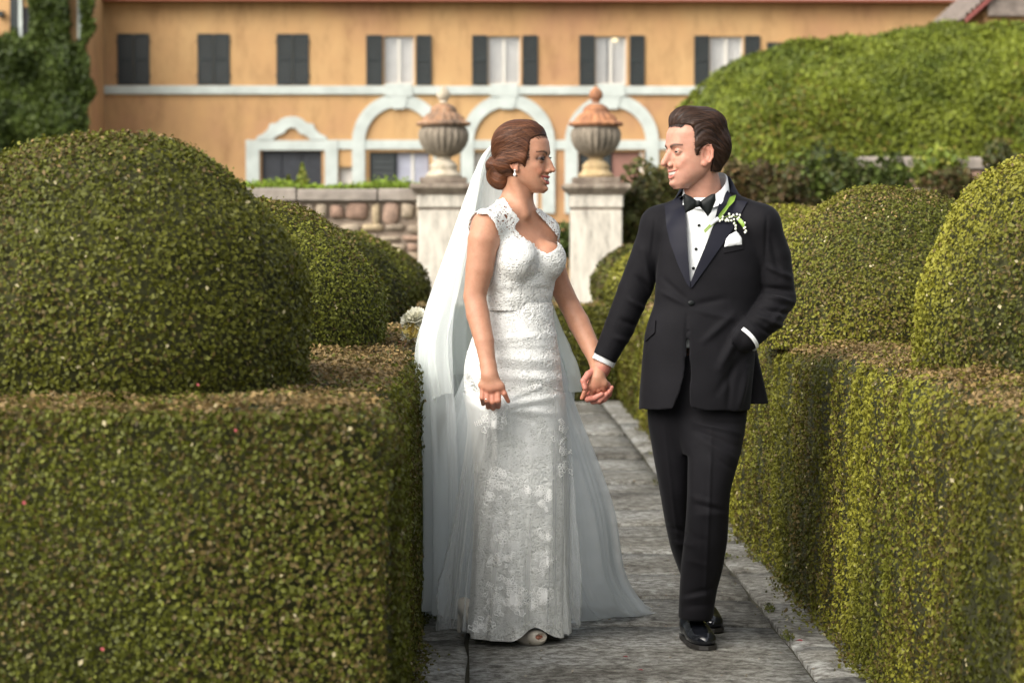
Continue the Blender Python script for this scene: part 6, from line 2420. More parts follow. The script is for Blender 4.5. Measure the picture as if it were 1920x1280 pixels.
# ---- hair: short at the sides, swept up and back
m_hair_g = hair_mat("dark_brown_hair", None, None)
lo, hi = GH.o - .17, GH.o + .19
fd = Field(axis_pts([(lo[0], hi[0], .0023)]), axis_pts([(lo[1] + .02, hi[1] - .03, .0026)]), axis_pts([(lo[2] + .06, hi[2], .0023)]))
rows = [(.122, -.03, .022, .028), (.113, -.060, .046, .052), (.092, -.085, .066, .070), (.06, -.103, .078, .080), (.03, -.110, .085, .0825), (.0, -.110, .088, .0805), (-.02, -.106, .08, .0775), (-.04, -.096, .06, .074), (-.065, -.080, .02, .066)]
fd.column(GH, [(u, 0, (a + b_) / 2, w, (b_ - a) / 2) for u, a, b_, w in rows][::-1], k=0, p=2.2)
fd.ell(GH, (0, .020, .102), (.058, .054, .040), .016)
fd.ell(GH, (0, -.020, .080), (.080, .090, .062), .018)
fd.ell(GH, (0, -.070, .020), (.070, .050, .075), .018)


def hlg(x, y, z):
    s, f, u = GH.l(x, y, z)
    s = np.abs(s)
    a = (.083 + .0 * s) - u + .25 * np.clip(.05 - s, 0, 1) * 0
    # receding temples: the side hairline stands well back
    b_ = f - np.where(u > .0, .030 + .10 * np.clip(u - .045, 0, .1), .030)
    k = .016
    h = np.clip(.5 + .5 * (b_ - a) / k, 0, 1)
    g = b_ * (1 - h) + a * h - k * h * (1 - h)
    side = np.maximum(-.018 - u, f + .022)              # clear of the ear and below the sideburn
    side = np.maximum(-.012 - u, -.020 - f) * 0 + np.where((f > -.030) & (u < -.014), .02, -1)
    ear = .034 - np.sqrt((f + .004) ** 2 * 1.5 + (u + .018) ** 2)
    ear = np.where((s > .05), ear, -1)
    nape = -.072 - u
    return -np.maximum(np.maximum(g, np.maximum(ear, nape)), np.where(f > -.028, -.014 - u, -1))


fd.op(hlg, lo, hi, .005, 's')
P, F = fd.mesh()
P = relax(P, F, 1, .5)
N = vnormals(P, F)
L = GH.lv(P)
ctr = np.array([.0, -.02, -.03])
q = L - ctr
ang = np.arctan2(q[:, 0] * 1.0, q[:, 2] + .03)
w_ = ang + .09 * wob(L, 22, 4) + .35 * L[:, 1]
sv = .5 * np.sin(w_ * 46) + .45 * np.sin(w_ * 83 + 1.1) + .55 * np.sin(w_ * 19 + 3 * wob(L, 12, 2))
P = P + N * (sv * .0012 * np.clip((L[:, 2] + .03) / .06, .35, 1) + .0022 * wob(L, 30, 6))[:, None]
tone = np.clip(.40 + .24 * sv + .3 * wob(L, 30, 8), 0, 1)[:, None]
hb = np.array([.012, .0065, .0045]) * (1 - tone) + np.array([.060, .030, .018]) * tone
mk("hair", P, F, m_hair_g, groom, smooth=True, cols=hb)

hr = np.random.default_rng(4)


def gdir(p):
    back = np.clip((.02 - p[1]) / .10, 0, 1)
    d = np.array([p[0] * 2.5, -1.0, -.15 - 1.1 * back + .35 * (p[1] > .03)])
    if p[2] < .02: d = np.array([0, -.75, -.75])
    return d


seeds = []
while len(seeds) < 1200:
    th = hr.uniform(0, 2 * math.pi); u_ = hr.uniform(-.06, .15)
    q_ = np.array([.08 * math.cos(th), .09 * math.sin(th) - .01, u_])
    if q_[1] > .03 and u_ < .085: continue
    seeds.append(q_)


def gcol(p, rg):
    t = rg.uniform(0, 1) ** 1.4
    return np.array([.013, .007, .005]) * (1 - t) + np.array([.080, .040, .024]) * t


v, f, cc = strands(GH, P, F, seeds, gdir, .0042, 12, .0012, .0014, gcol, hr)
o = mk("hair_strands", v, f, m_hair_g, groom, smooth=True, cols=cc); o["kind"] = "stuff"

seeds = []
for _ in range(320):
    if hr.random() < .55:
        s_ = hr.uniform(-.055, .055); seeds.append((s_, .078 - 3 * s_ * s_, .080 + hr.normal(0, .002)))
    else:
        seeds.append((.070 if hr.random() < .8 else -.070, .033 + hr.normal(0, .002), hr.uniform(-.012, .075)))
v, f, cc = strands(GH, gskin[0], gskin[1], seeds, lambda p: np.array([0, -1, .8 if p[2] > .065 else -.1]), .0042, 5, .0010, .0014, lambda p, rg: np.array([.016, .009, .006]) * rg.uniform(.7, 1.6), hr)
o = mk("hair_strands", v, f, m_hair_g, groom, smooth=True, cols=cc); o["kind"] = "stuff"

# ---- trousers
m_wool, nt, b = new_mat("black_wool")
tc = nt.nodes.new("ShaderNodeTexCoord")
n1 = nd(nt, "ShaderNodeTexNoise", Scale=9.0, Detail=4.0)
nt.links.new(tc.outputs["Object"], n1.inputs["Vector"])
r1 = ramp(nt, [(0.3, (.0048, .0046, .0060)), (0.7, (.0080, .0076, .0096))])
nt.links.new(n1.outputs["Fac"], r1.inputs["Fac"]); nt.links.new(r1.outputs["Color"], b.inputs["Base Color"])
b.inputs["Roughness"].default_value = 0.78
b.inputs["Sheen Weight"].default_value = 0.04
b.inputs["Sheen Roughness"].default_value = 0.4
b.inputs["Specular IOR Level"].default_value = 0.15
n2 = nd(nt, "ShaderNodeTexNoise", Scale=22.0, Detail=3.0)
nt.links.new(tc.outputs["Object"], n2.inputs["Vector"])
bp = nd(nt, "ShaderNodeBump", Strength=0.25, Distance=0.006)
nt.links.new(n2.outputs["Fac"], bp.inputs["Height"]); nt.links.new(bp.outputs["Normal"], b.inputs["Normal"])
m_lapel = plain("navy_satin_lapel", (.0055, .0060, .0130), .60, .20)
m_shirt = plain("white_shirt_cotton", (.78, .80, .80), .75, noise=.04, nscale=20)
m_tie = plain("black_silk", (.008, .010, .010), .55, .25)
m_patent = plain("black_patent_leather", (.008, .009, .012), .12, .6)
m_sole = plain("shoe_sole", (.02, .018, .015), .6)

fd = Field(axis_pts([(.55, 1.02, .0052)]), axis_pts([(7.98, 8.72, .007)]), axis_pts([(.03, 1.0, .0060)]))
# front leg (his left) and trailing leg (his right)
fd.column(GF, prows([(640, 1235, 1395, 8.22, .105), (700, 1228, 1398, 8.22, .11), (770, 1250, 1400, 8.21, .105), (850, 1280, 1388, 8.17, .095)], YG), k=0, p=2.3)
fd.column(GF, prows([(740, 1286, 1396, 8.21, .095), (790, 1289, 1398, 8.19, .10), (860, 1290, 1385, 8.13, .093), (920, 1289, 1369, 8.115, .085), (965, 1287, 1366, 8.115, .082), (1010, 1283, 1364, 8.13, .082), (1060, 1277, 1356, 8.16, .080), (1110, 1274, 1343, 8.19, .078), (1158, 1272, 1336, 8.21, .080)], YG), k=.012, p=2.2)
fd.column(GF, prows([(740, 1212, 1300, 8.25, .10), (800, 1216, 1300, 8.25, .10), (860, 1226, 1298, 8.26, .093), (920, 1237, 1294, 8.28, .085), (980, 1247, 1294, 8.33, .080), (1030, 1258, 1302, 8.39, .076), (1085, 1279, 1318, 8.46, .074), (1150, 1290, 1338, 8.52, .076)], YG), k=.010, p=2.2)
P, F = fd.mesh()
P = relax(P, F, 2, .5)
N = vnormals(P, F)
P = ridges(P, N, [(1335, 800, 1322, 1130, 2.6, .006), (1246, 800, 1272, 1020, 2.6, .004),
                  (1300, 790, 1385, 812, 5, .008), (1302, 806, 1380, 836, 5, -.007), (1310, 790, 1395, 795, 4, -.005), (1318, 826, 1378, 860, 6, .007), (1330, 850, 1375, 880, 5, -.006),
                  (1300, 944, 1362, 958, 4, -.005), (1290, 930, 1350, 946, 6, .004), (1300, 966, 1362, 962, 6, .003), (1282, 1000, 1330, 1016, 7, -.003),
                  (1300, 870, 1298, 940, 6, .005), (1282, 1046, 1330, 1062, 6, .003), (1280, 1116, 1340, 1102, 5, -.005), (1276, 1124, 1330, 1114, 5, .005), (1275, 1138, 1335, 1132, 5, -.004),
                  (1248, 985, 1292, 1000, 5, -.006), (1255, 1015, 1296, 1022, 5, .006)])
tr_o = mk("trousers", P, F, m_wool, groom, smooth=True)

# ---- shirt: chest panel, collar, cuffs
fd = Field(axis_pts([(.62, 1.0, .006)]), axis_pts([(8.02, 8.40, .006)]), axis_pts([(1.0, 1.56, .006)]))
fd.column(GF, prows([(375, 1290, 1350, 8.235, .060), (395, 1275, 1375, 8.235, .075), (430, 1262, 1395, 8.225, .090), (480, 1255, 1400, 8.218, .101), (560, 1250, 1400, 8.212, .105), (650, 1245, 1400, 8.21, .108)], YG), k=0, p=2.3)
P, F = fd.mesh()
P = relax(P, F, 2, .5)
N = vnormals(P, F)
P = ridges(P, N, [(1302, 400, 1296, 520, 2.2, .0022), (1318, 400, 1300, 530, 2.2, -.002)])
mk("shirt", P, F, m_shirt, groom, smooth=True)
bvh_shirt = bvh_of(P, F)
# collar band that stands round the neck and two turned-down leaves
nc = 64
V = []
for i in range(nc):
    t = 2 * math.pi * i / nc
    c = A3(1327, 360, 8.235)
    fr_ = -math.cos(t)                       # -1 front .. +1 back
    rx, ry = .069, .068
    top = .052 - .058 * np.clip((.6 - fr_) / 1.6, 0, 1) ** 1.3
    for dz, gr in ((top - .055, .010), (top - .025, .003), (top, -.001), (top - .002, .005), (top - .030, .010), (min(-.030, top - .04), .017)):
        V.append(c + np.array([(rx + gr) * math.sin(t) * (1.0 if True else 1) - .012 * (1 - (fr_ + 1) / 2) , fr_ * (ry + gr), dz + .012 * fr_ + .010 * math.sin(t)]))
V = np.array(V)
F = []
for i in range(nc):
    j = (i + 1) % nc
    for k in range(5):
        F.append((i * 6 + k, i * 6 + k + 1, j * 6 + k + 1, j * 6 + k))
col_o = mk("collar", V, np.array(F), m_shirt, groom, smooth=True)

# ---- jacket
V = []
for i in range(nc + 1):
    t = R(66) + (2 * math.pi - R(150)) * i / nc
    c = A3(1328, 360, 8.24)
    fr_ = -math.cos(t)
    top = .040 - .050 * np.clip((.45 - fr_) / 1.0, 0, 1)
    for dz, gr in ((-.030, .006), (top, .004), (top + .002, .008), (top - .002, .012), (-.012, .030), (-.040, .055)):
        V.append(c + np.array([(.078 + gr) * math.sin(t) - .008 * (1 - (fr_ + 1) / 2), fr_ * (.076 + gr * .8), dz + .012 * fr_ + .008 * math.sin(t)]))
F = [(i * 6 + k, i * 6 + k + 1, (i + 1) * 6 + k + 1, (i + 1) * 6 + k) for i in range(nc) for k in range(5)]
mk("jacket_collar", np.array(V), np.array(F), m_lapel, groom, smooth=True)
fd = Field(axis_pts([(.36, 1.16, .0050)]), axis_pts([(7.96, 8.46, .006)]), axis_pts([(.78, 1.60, .0050)]))
fd.column(GF, prows([(385, 1300, 1355, 8.24, .075), (400, 1262, 1400, 8.235, .090), (430, 1240, 1432, 8.225, .108), (470, 1234, 1434, 8.218, .118), (520, 1230, 1430, 8.215, .120), (570, 1227, 1424, 8.212, .118), (600, 1216, 1420, 8.21, .130), (625, 1209, 1418, 8.21, .134), (680, 1204, 1414, 8.21, .142), (740, 1199, 1408, 8.21, .152), (790, 1197, 1404, 8.21, .156)], YG), k=0, p=2.35)
shR, shL = A3(1237, 422, 8.265), A3(1426, 420, 8.185)
fd.cone(shR, A3(1300, 382, 8.25), .064, .040, .035)
fd.cone(shL, A3(1352, 376, 8.235), .066, .040, .035)
fd.chain([shR, A3(1219, 470, 8.27), A3(1189, 545, 8.285)], [.063, .060, .056], .022, .004)
fd.chain([A3(1189, 545, 8.285), A3(1162, 612, 8.285), A3(1134, 670, 8.28)], [.056, .052, .042], .006, .004)
fd.chain([shL, A3(1449, 480, 8.19), A3(1460, 558, 8.19)], [.064, .061, .058], .022, .004)
fd.chain([A3(1460, 558, 8.19), A3(1438, 594, 8.135), A3(1398, 634, 8.105)], [.058, .056, .047], .008, .004)
P, F = fd.mesh()
P = relax(P, F, 2, .5)
N = vnormals(P, F)
p = PX(P)
front = N[:, 1] < .15
# cut: shirt V, open quarters below the button, hem, and the open cuffs
vneck = [(1283, 330), (1284, 372), (1287, 420), (1290, 470), (1294, 524), (1297, 531), (1306, 508), (1322, 466), (1340, 420), (1349, 390), (1362, 350), (1366, 325)]
quart = [(1290.5, 618), (1288, 660), (1284, 700), (1276, 735), (1262, 768), (1240, 800), (1292, 800), (1293, 700), (1292, 640), (1291.5, 618)]
is_arm = (p[:, 0] < 1196 - .0 * p[:, 1]) & (p[:, 1] < 720)
cut = front & (in_poly(p, vneck) & (P[:, 1] < 8.22))
cut |= front & in_poly(p, quart) & (P[:, 1] < 8.22)
hem = np.interp(p[:, 0], [1190, 1200, 1250, 1265, 1290, 1330, 1396, 1404, 1412], [764, 768, 769, 769, 764, 771, 772, 770, 756])
cut |= (p[:, 1] > hem) & (p[:, 0] > 1190)
top_hole = (np.linalg.norm((P[:, :2] - A3(1327, 360, 8.24)[:2]) / np.array([.075, .075]), axis=1) < 1) & (P[:, 2] > A3(1327, 384, 8.24)[2])
cut |= top_hole
# cuff openings
wd = A3(1134, 670, 8.28) - A3(1162, 612, 8.285); wd /= np.linalg.norm(wd)
cut |= ((P - A3(1136, 668, 8.28)) @ wd > .010) & (p[:, 0] < 1175) & (p[:, 1] > 640)
wl = A3(1398, 634, 8.105) - A3(1438, 594, 8.135); wl /= np.linalg.norm(wl)
jl = [(1240, 520, 1290, 566, 6, -.004), (1236, 545, 1290, 572, 5, .004), (1300, 572, 1360, 560, 6, -.004), (1300, 580, 1380, 600, 6, .004),
      (1395, 600, 1350, 690, 8, .010), (1400, 660, 1345, 735, 8, -.006), (1375, 590, 1320, 640, 7, .006),
      (1205, 470, 1225, 560, 6, .006), (1195, 520, 1222, 545, 5, -.006), (1178, 560, 1208, 580, 5, .006), (1165, 600, 1196, 612, 5, -.005), (1152, 632, 1178, 640, 5, .005),
      (1445, 440, 1462, 520, 7, -.005), (1440, 500, 1482, 520, 5, .007), (1432, 540, 1486, 545, 5, -.009), (1430, 556, 1486, 566, 5, .010), (1425, 575, 1482, 590, 4.5, -.010), (1420, 592, 1468, 612, 5, .009), (1412, 604, 1450, 630, 4, -.007), (1440, 610, 1475, 575, 5, .006),
      (1228, 410, 1222, 480, 3, -.003), (1438, 405, 1434, 500, 3, -.004), (1288, 590, 1284, 690, 3, -.003), (1220, 600, 1205, 740, 12, .004), (1400, 690, 1385, 765, 6, .008), (1375, 680, 1365, 765, 6, -.005)]
P = ridges(P, N, [(*q_[:5], q_[5] * 1.5) for q_ in jl])
Fk = F[~cut[F].any(1)]
used = np.unique(Fk); remap = np.full(len(P), -1); remap[used] = np.arange(len(used))
jac = mk("jacket", smooth_edge(P[used], remap[Fk], 10), remap[Fk], m_wool, groom, smooth=True)
so = jac.modifiers.new("cloth thickness", 'SOLIDIFY'); so.thickness = .004; so.offset = -1
bvh_j = bvh_of(P, F)
bvh_jc = bvh_of(P, Fk)


def jpart(name, poly, mat, off=.001, thick=.003, parent=None, step=4, pillow=0.0, pw=6, smooth_n=None, bvh=None, fall=8.07, warp=None):
    v, f = patch(bvh if bvh is not None else bvh_j, poly, step, off, thick, fall, pillow, pw, smooth_n, warp)
    o = mk(name, v, f, mat, smooth=True)
    o.data.set_sharp_from_angle(angle=R(45))
    if parent is None: place(o, groom)
    else: o.parent = parent
    return o


lapL = [(1347, 385), (1355, 362), (1362, 358), (1370, 368), (1378, 377), (1401, 380), (1397, 388), (1380, 420), (1352, 462), (1325, 500), (1304, 530), (1297, 540), (1295, 530), (1304, 506), (1320, 468), (1337, 424)]
lapR = [(1284, 366), (1284, 374), (1287, 420), (1290, 470), (1294, 528), (1295, 540), (1288, 532), (1272, 496), (1258, 455), (1249, 415), (1246, 387), (1256, 384), (1268, 376), (1276, 368)]
jpart("lapel", lapL, m_lapel, .002, .004)["label"] = "satin lapel with the boutonniere"
jpart("lapel", lapR, m_lapel, .002, .004)
# notch lines under the peaks
jpart("pocket_flap", [(1222, 602), (1231, 601), (1229, 624), (1212, 640), (1213, 628)], m_wool, .002, .004)
jpart("breast_pocket_welt", [(1356, 464), (1394, 456), (1393, 467), (1357, 475)], m_wool, .001, .002)
mb = MB()
h_ = hit(bvh_j, 1296, 568)
bmesh.ops.create_uvsphere(mb.bm, u_segments=20, v_segments=12, radius=.0115, matrix=Matrix.Translation(Vector(h_[0] + h_[1] * .003)) @ Matrix.Diagonal((1, .45, .8, 1)))
mb.build("button", m_tie, groom, smooth=True)
for px_, py in ((1310.5, 423), (1305, 467), (1300, 503)):
    mb = MB(); h_ = hit(bvh_shirt, px_, py)
    bmesh.ops.create_uvsphere(mb.bm, u_segments=16, v_segments=10, radius=.0052, matrix=Matrix.Translation(Vector(h_[0] + h_[1] * .002)))
    mb.build("shirt_stud", m_tie, groom, smooth=True)
# side vent flap blown out behind the pocketed hand
V = np.array([A3(1398, 640, 8.22), A3(1416, 640, 8.27), A3(1442, 754, 8.28), A3(1396, 758, 8.20), A3(1412, 700, 8.20), A3(1428, 698, 8.275)])
fd = Field(axis_pts([(.88, 1.05, .003)]), axis_pts([(8.12, 8.36, .003)]), axis_pts([(.80, 1.06, .003)]))
fd.column(GF, prows([(628, 1388, 1412, 8.25, .05), (680, 1388, 1424, 8.25, .045), (720, 1388, 1433, 8.25, .04), (756, 1388, 1441, 8.25, .035)], YG), k=0, p=2.6)
P_, F_ = fd.mesh()
mk("vent_flap", relax(P_, F_, 2, .5), F_, m_wool, groom, smooth=True)

# shirt cuffs
def cuff(c, ax, r, L, squash=.85):
    ax = np.array(ax); ax /= np.linalg.norm(ax)
    a = np.cross(ax, [0, 1, .1]); a /= np.linalg.norm(a); b_ = np.cross(ax, a)
    n = 40
    V = []
    for t, rr in ((0, r), (L, r * 1.02), (L + .001, r * .98), (L * .3, r * .94)):
        for i in range(n):
            th = 2 * math.pi * i / n
            V.append(c + ax * t + rr * (math.cos(th) * a + squash * math.sin(th) * b_))
    F = [(k * n + i, k * n + (i + 1) % n, (k + 1) * n + (i + 1) % n, (k + 1) * n + i) for k in range(3) for i in range(n)]
    return mk("cuff", np.array(V), np.array(F), m_shirt, groom, smooth=True)


cuff(A3(1136, 668, 8.28) + wd * -.02, wd, .0400, .044)
cuff(A3(1399, 633, 8.105) - wl * .006, wl, .0520, .013, 1.0)

# ---- bow tie: two folded wings and a knot
flat = None
bt = bpy.data.objects.new("bow_tie", None); link(bt); place(bt, groom)
YT = 8.095
jpart("wing", [(1307, 377), (1296, 369), (1283, 363.5), (1281, 378), (1285, 400), (1291, 397), (1299, 393), (1306, 388)], m_tie, 0, .006, bt, 2.5, .010, 8, None, bvh_jc if False else BVHTree.FromPolygons([(0, YT, 0), (2, YT, 0), (2, YT, 3), (0, YT, 3)], [(0, 1, 2, 3)]))
jpart("wing", [(1312, 378), (1322, 371), (1334, 364), (1341, 363), (1342, 375), (1333, 398), (1327, 406), (1319, 395), (1311, 387)], m_tie, 0, .006, bt, 2.5, .010, 8, None, BVHTree.FromPolygons([(0, YT, 0), (2, YT + .01, 0), (2, YT + .01, 3), (0, YT, 3)], [(0, 1, 2, 3)]))
jpart("knot", [(1304, 376), (1311, 375), (1314, 381), (1312, 388), (1305, 389), (1303, 383)], m_tie, 0, .014, bt, 2, .008, 4, None, BVHTree.FromPolygons([(0, YT, 0), (2, YT, 0), (2, YT, 3), (0, YT, 3)], [(0, 1, 2, 3)]))

# ---- pocket square and boutonniere
ps = jpart("pocket_square", [(1358, 463), (1361, 448), (1367, 441), (1380, 434), (1384, 438), (1390, 447), (1390, 459)], m_shirt, .002, .003, None, 2.5, .006, 6)
bo = bpy.data.objects.new("boutonniere", None); link(bo); place(bo, groom)
m_lily_leaf = plain("lily_leaf", (.20, .33, .035), .4, .5, noise=.25, nscale=60)
m_bell = plain("white_bell", (.82, .84, .72), .5)
m_wrap = plain("white_ribbon", (.80, .80, .84), .4)
m_stemg = plain("green_stem", (.26, .36, .08), .5)


def on_j(px, py, off):
    h_ = hit(bvh_j, px, py)
    return h_[0] + h_[1] * off


def strip_leaf(pts, w, off):
    """curved leaf blade with a keel"""
    C = np.array([on_j(p[0], p[1], off + .012 * math.sin(i / (len(pts) - 1) * 3.0)) for i, p in enumerate(pts)])
    d = np.gradient(C, axis=0)
    s = np.cross(d, [0, -1, 0]); s /= np.linalg.norm(s, axis=1, keepdims=True)
    n = len(C)
    ww = np.array(w)[:, None]
    V = np.concatenate([C + s * ww + [0, -.003, 0], C, C - s * ww + [0, -.003, 0], C + [0, .0012, 0]])
    F = [(a * n + i, a * n + i + 1, (a + 1) * n + i + 1, (a + 1) * n + i) for a in (0, 1) for i in range(n - 1)]
    return V, np.array(F)


v, f = strip_leaf([(1346, 413), (1350, 408), (1356, 401), (1362, 394), (1367, 385), (1372, 378), (1379, 371)], [.004, .006, .006, .005, .008, .010, .0005], .012)
o = mk("leaf", v, f, m_lily_leaf, smooth=True); o.parent = bo
v, f = strip_leaf([(1381, 411), (1386, 418), (1390, 425), (1394, 431)], [.004, .007, .006, .0005], .010)
o = mk("leaf", v, f, m_lily_leaf, smooth=True); o.parent = bo
v, f = tube([on_j(1320, 434, .006), on_j(1332, 423, .010), on_j(1346, 413, .014)], .0028, .0034, 8)
o = mk("stem", v, f, m_stemg, smooth=True); o.parent = bo
v, f = tube([on_j(1321, 437, .006), on_j(1333, 426, .010), on_j(1346, 415, .012)], .0024, .003, 8)
o = mk("stem", v, f, m_stemg, smooth=True); o.parent = bo
v, f = tube([on_j(1331, 424, .010), on_j(1338, 419, .012), on_j(1346, 413, .014)], .0058, .0066, 12)
o = mk("ribbon_wrap", v, f, m_wrap, smooth=True); o.parent = bo
sprays = [[(1346, 414), (1356, 411), (1366, 409), (1376, 410), (1386, 411), (1392, 416), (1397, 424), (1395, 436)], [(1346, 415), (1356, 415), (1366, 416), (1374, 417), (1378, 424), (1379, 432)]]
bells = [(1354, 411), (1361, 415), (1365, 406), (1366, 412), (1359, 418), (1369, 418), (1353, 416), (1373, 408), (1374, 416), (1381, 406), (1387, 407), (1385, 412), (1381, 415), (1392, 418), (1398, 420), (1395, 423), (1397, 428), (1394, 430), (1397, 434), (1394, 437), (1374, 423), (1377, 427), (1377, 432), (1349, 418), (1364, 418), (1370, 411)]
for sp in sprays:
    v, f = tube([on_j(x, y, .014) for x, y in sp], .0013, .0008, 5)
    o = mk("spray_stalk", v, f, m_stemg, smooth=True); o.parent = bo
me0 = None
for x, y in bells:
    if me0 is None:
        mb = MB()
        mb.lathe([(.0006, .0034), (.0026, .0028), (.0038, .0008), (.0036, -.0012), (.0030, -.0024), (.0037, -.0036)], 0, 0, 12)
        ob0 = mb.build("flower_bell", m_bell, None, smooth=True); me0 = ob0.data; o = ob0
    else:
        o = bpy.data.objects.new("flower_bell", me0); link(o)
    o.location = on_j(x, y, .017)
    o.rotation_euler = (rs.uniform(-.7, .7), rs.uniform(-.7, .7), 0)
    o.parent = bo

# ---- shoes
def man_shoe(cx, cyy, fwd, pitch=0.0):
    S = Frame((cx, cyy, 0.0), fwd)
    lo = np.array([cx - .20, cyy - .22, -.001]); hi = np.array([cx + .20, cyy + .24, .15])
    fd = Field(axis_pts([(lo[0], hi[0], .003)]), axis_pts([(lo[1], hi[1], .003)]), axis_pts([(.012, .15, .003)]))
    fd.ell(S, (0, .075, .030), (.046, .080, .034), .02)
    fd.ell(S, (0, .0, .042), (.042, .080, .046), .03)
    fd.ell(S, (0, -.085, .045), (.036, .050, .055), .03)
    fd.cone(S.w((0, -.06, .07)), S.w((0, -.07, .125)), .036, .038, .03)
    fd.bump(S, (0, .055, .062), (.05, .006, .02), -.002)
    fd.bump(S, (0, .005, .08), (.010, .05, .02), .003)
    P, F = fd.mesh()
    P = relax(P, F, 1, .5)
    o = mk("shoe", P, F, m_patent, groom, smooth=True)
    out = [(.030, .150), (.046, .10), (.049, .05), (.042, -.01), (.038, -.08), (.030, -.125), (0, -.138)]
    ring = [(x, y) for x, y in out] + [(-x, y) for x, y in out[::-1][1:]] + [(0, .162)]
    mb = MB()
    a = [mb.bm.verts.new(S.w((x, y, .003))) for x, y in ring]; b_ = [mb.bm.verts.new(S.w((x * .98, y * .99, .016))) for x, y in ring]
    mb.bm.faces.new(a); mb.bm.faces.new(b_[::-1])
    for i in range(len(ring)):
        j = (i + 1) % len(ring)
        mb.bm.faces.new((a[i], a[j], b_[j], b_[i]))
    s_ = mb.build("sole", m_sole)
    s_.parent = o
    s_.matrix_parent_inverse = Matrix.Identity(4)
    return o


sh = man_shoe(A3(1306, 1190, 8.23)[0], 8.235, (.16, -1, 0))
man_shoe(A3(1322, 1165, 8.62)[0], 8.60, (.10, -1, 0))
# ================================================================== small things
# bouquet lying on the left hedge behind the veil
m_petal = plain("cream_petal", (.82, .80, .66), .6, noise=.08, nscale=40)
m_petal_y = plain("yellow_petal", (.80, .66, .22), .6, noise=.1, nscale=40)
m_pink = plain("pink_bud", (.62, .25, .20), .6, noise=.15, nscale=60)
BQ = np.array(W(776, 614, 9.15))
bq = thing("bouquet", "small bouquet of white and pale yellow flowers on the hedge behind the veil", "bouquet", (BQ[0], BQ[1], BQ[2] - .05))


def rose(c, r, up, mat, seed):
    rs_ = np.random.default_rng(seed)
    up = np.array(up, float); up /= np.linalg.norm(up)
    a = np.cross(up, [.3, .8, .4]); a /= np.linalg.norm(a); b_ = np.cross(up, a)
    V, F, off = [], [], 0
    for ring, (n, ir, tilt, h) in enumerate(((3, .15, .15, .9), (5, .35, .45, .85), (6, .6, .85, .6), (7, .8, 1.15, .35))):
        for k in range(n):
            th = 2 * math.pi * (k + .4 * ring) / n + rs_.uniform(-.15, .15)
            d = math.cos(th) * a + math.sin(th) * b_
            sd_ = -math.sin(th) * a + math.cos(th) * b_
            for i in range(4):
                t = i / 3
                w = (math.sin(min(1, t * .9 + .12) * math.pi) ** .6) * .62 * r * (.6 + .25 * ring)
                p0 = c + d * r * (ir * .4 + t * (.25 + .6 * math.sin(tilt) * .9)) + up * r * h * (t ** .8) * math.cos(tilt * .8)
                for s_ in (-1, 0, 1):
                    V.append(p0 + sd_ * w * s_ * .5 + up * r * .10 * abs(s_))
            F += [(off + i * 3 + j, off + i * 3 + j + 1, off + i * 3 + j + 4, off + i * 3 + j + 3) for i in range(3) for j in range(2)]
            off += 12
    o = mk("flower", np.array(V), np.array(F), mat, bq, smooth=True)
    return o


for i, (px_, py, r_, m_, up) in enumerate(((781, 596, .044, m_petal, (-.2, -.6, .8)), (767, 602, .034, m_petal, (-.7, -.6, .3)), (773, 618, .038, m_petal_y, (-.5, -.8, .1)), (794, 610, .042, m_petal, (.3, -.8, .5)), (764, 632, .028, m_petal, (-.8, -.5, -.1)), (790, 630, .034, m_petal, (.1, -.9, .1)))):
    rose(np.array(W(px_, py, 9.15)), r_, up, m_, 70 + i)
v, f = tube([BQ + [.02, 0, -.01], BQ + [.0, .04, -.04], BQ + [-.02, .12, -.06]], .016, .012, 10)
mk("handle", v, f, m_wrap, bq, smooth=True)
mb = MB(); bmesh.ops.create_icosphere(mb.bm, subdivisions=2, radius=.016, matrix=Matrix.Translation(Vector(W(752, 646, 9.12))) @ Matrix.Diagonal((1.3, 1, .7, 1)))
for v_ in mb.bm.verts: v_.co += Vector(RNG.normal(0, .0015, 3))
o = mb.build("rosebud", m_pink, None, smooth=True)
tag(o, "pink rosebud fallen on the hedge beside the bouquet", "flower")

# fallen petals on the path and on the hedge
m_red = plain("red_petal", (.22, .022, .025), .55, noise=.25, nscale=90)


def petal(label, P, r, nrm=(0, 0, 1), seed=0):
    rs_ = np.random.default_rng(seed)
    n = np.array(nrm, float); n /= np.linalg.norm(n)
    a = np.cross(n, [.4, .7, .2]); a /= np.linalg.norm(a); b_ = np.cross(n, a)
    V = [np.array(P) + n * r * .1]
    for k in range(10):
        t = 2 * math.pi * k / 10
        rr = r * (1 + .25 * math.cos(t) + rs_.uniform(-.12, .12))
        V.append(np.array(P) + rr * (math.cos(t) * a + .8 * math.sin(t) * b_) + n * (r * .35 * math.sin(t) ** 2 + .001))
    F = np.array([(0, 1 + k, 1 + (k + 1) % 10) for k in range(10)])
    o = mk("flower_petal", np.array(V), F, m_red, smooth=True)
    tag(o, label, "petal", "scattered red petals")


def ground(px, py):
    Y = FPX * CAM_H / (py - 440)
    for _ in range(6):
        z = W(px, py, Y)[2]
        Y *= CAM_H / (CAM_H - z)
    p_ = W(px, py, Y)
    return (p_[0], p_[1], .010)


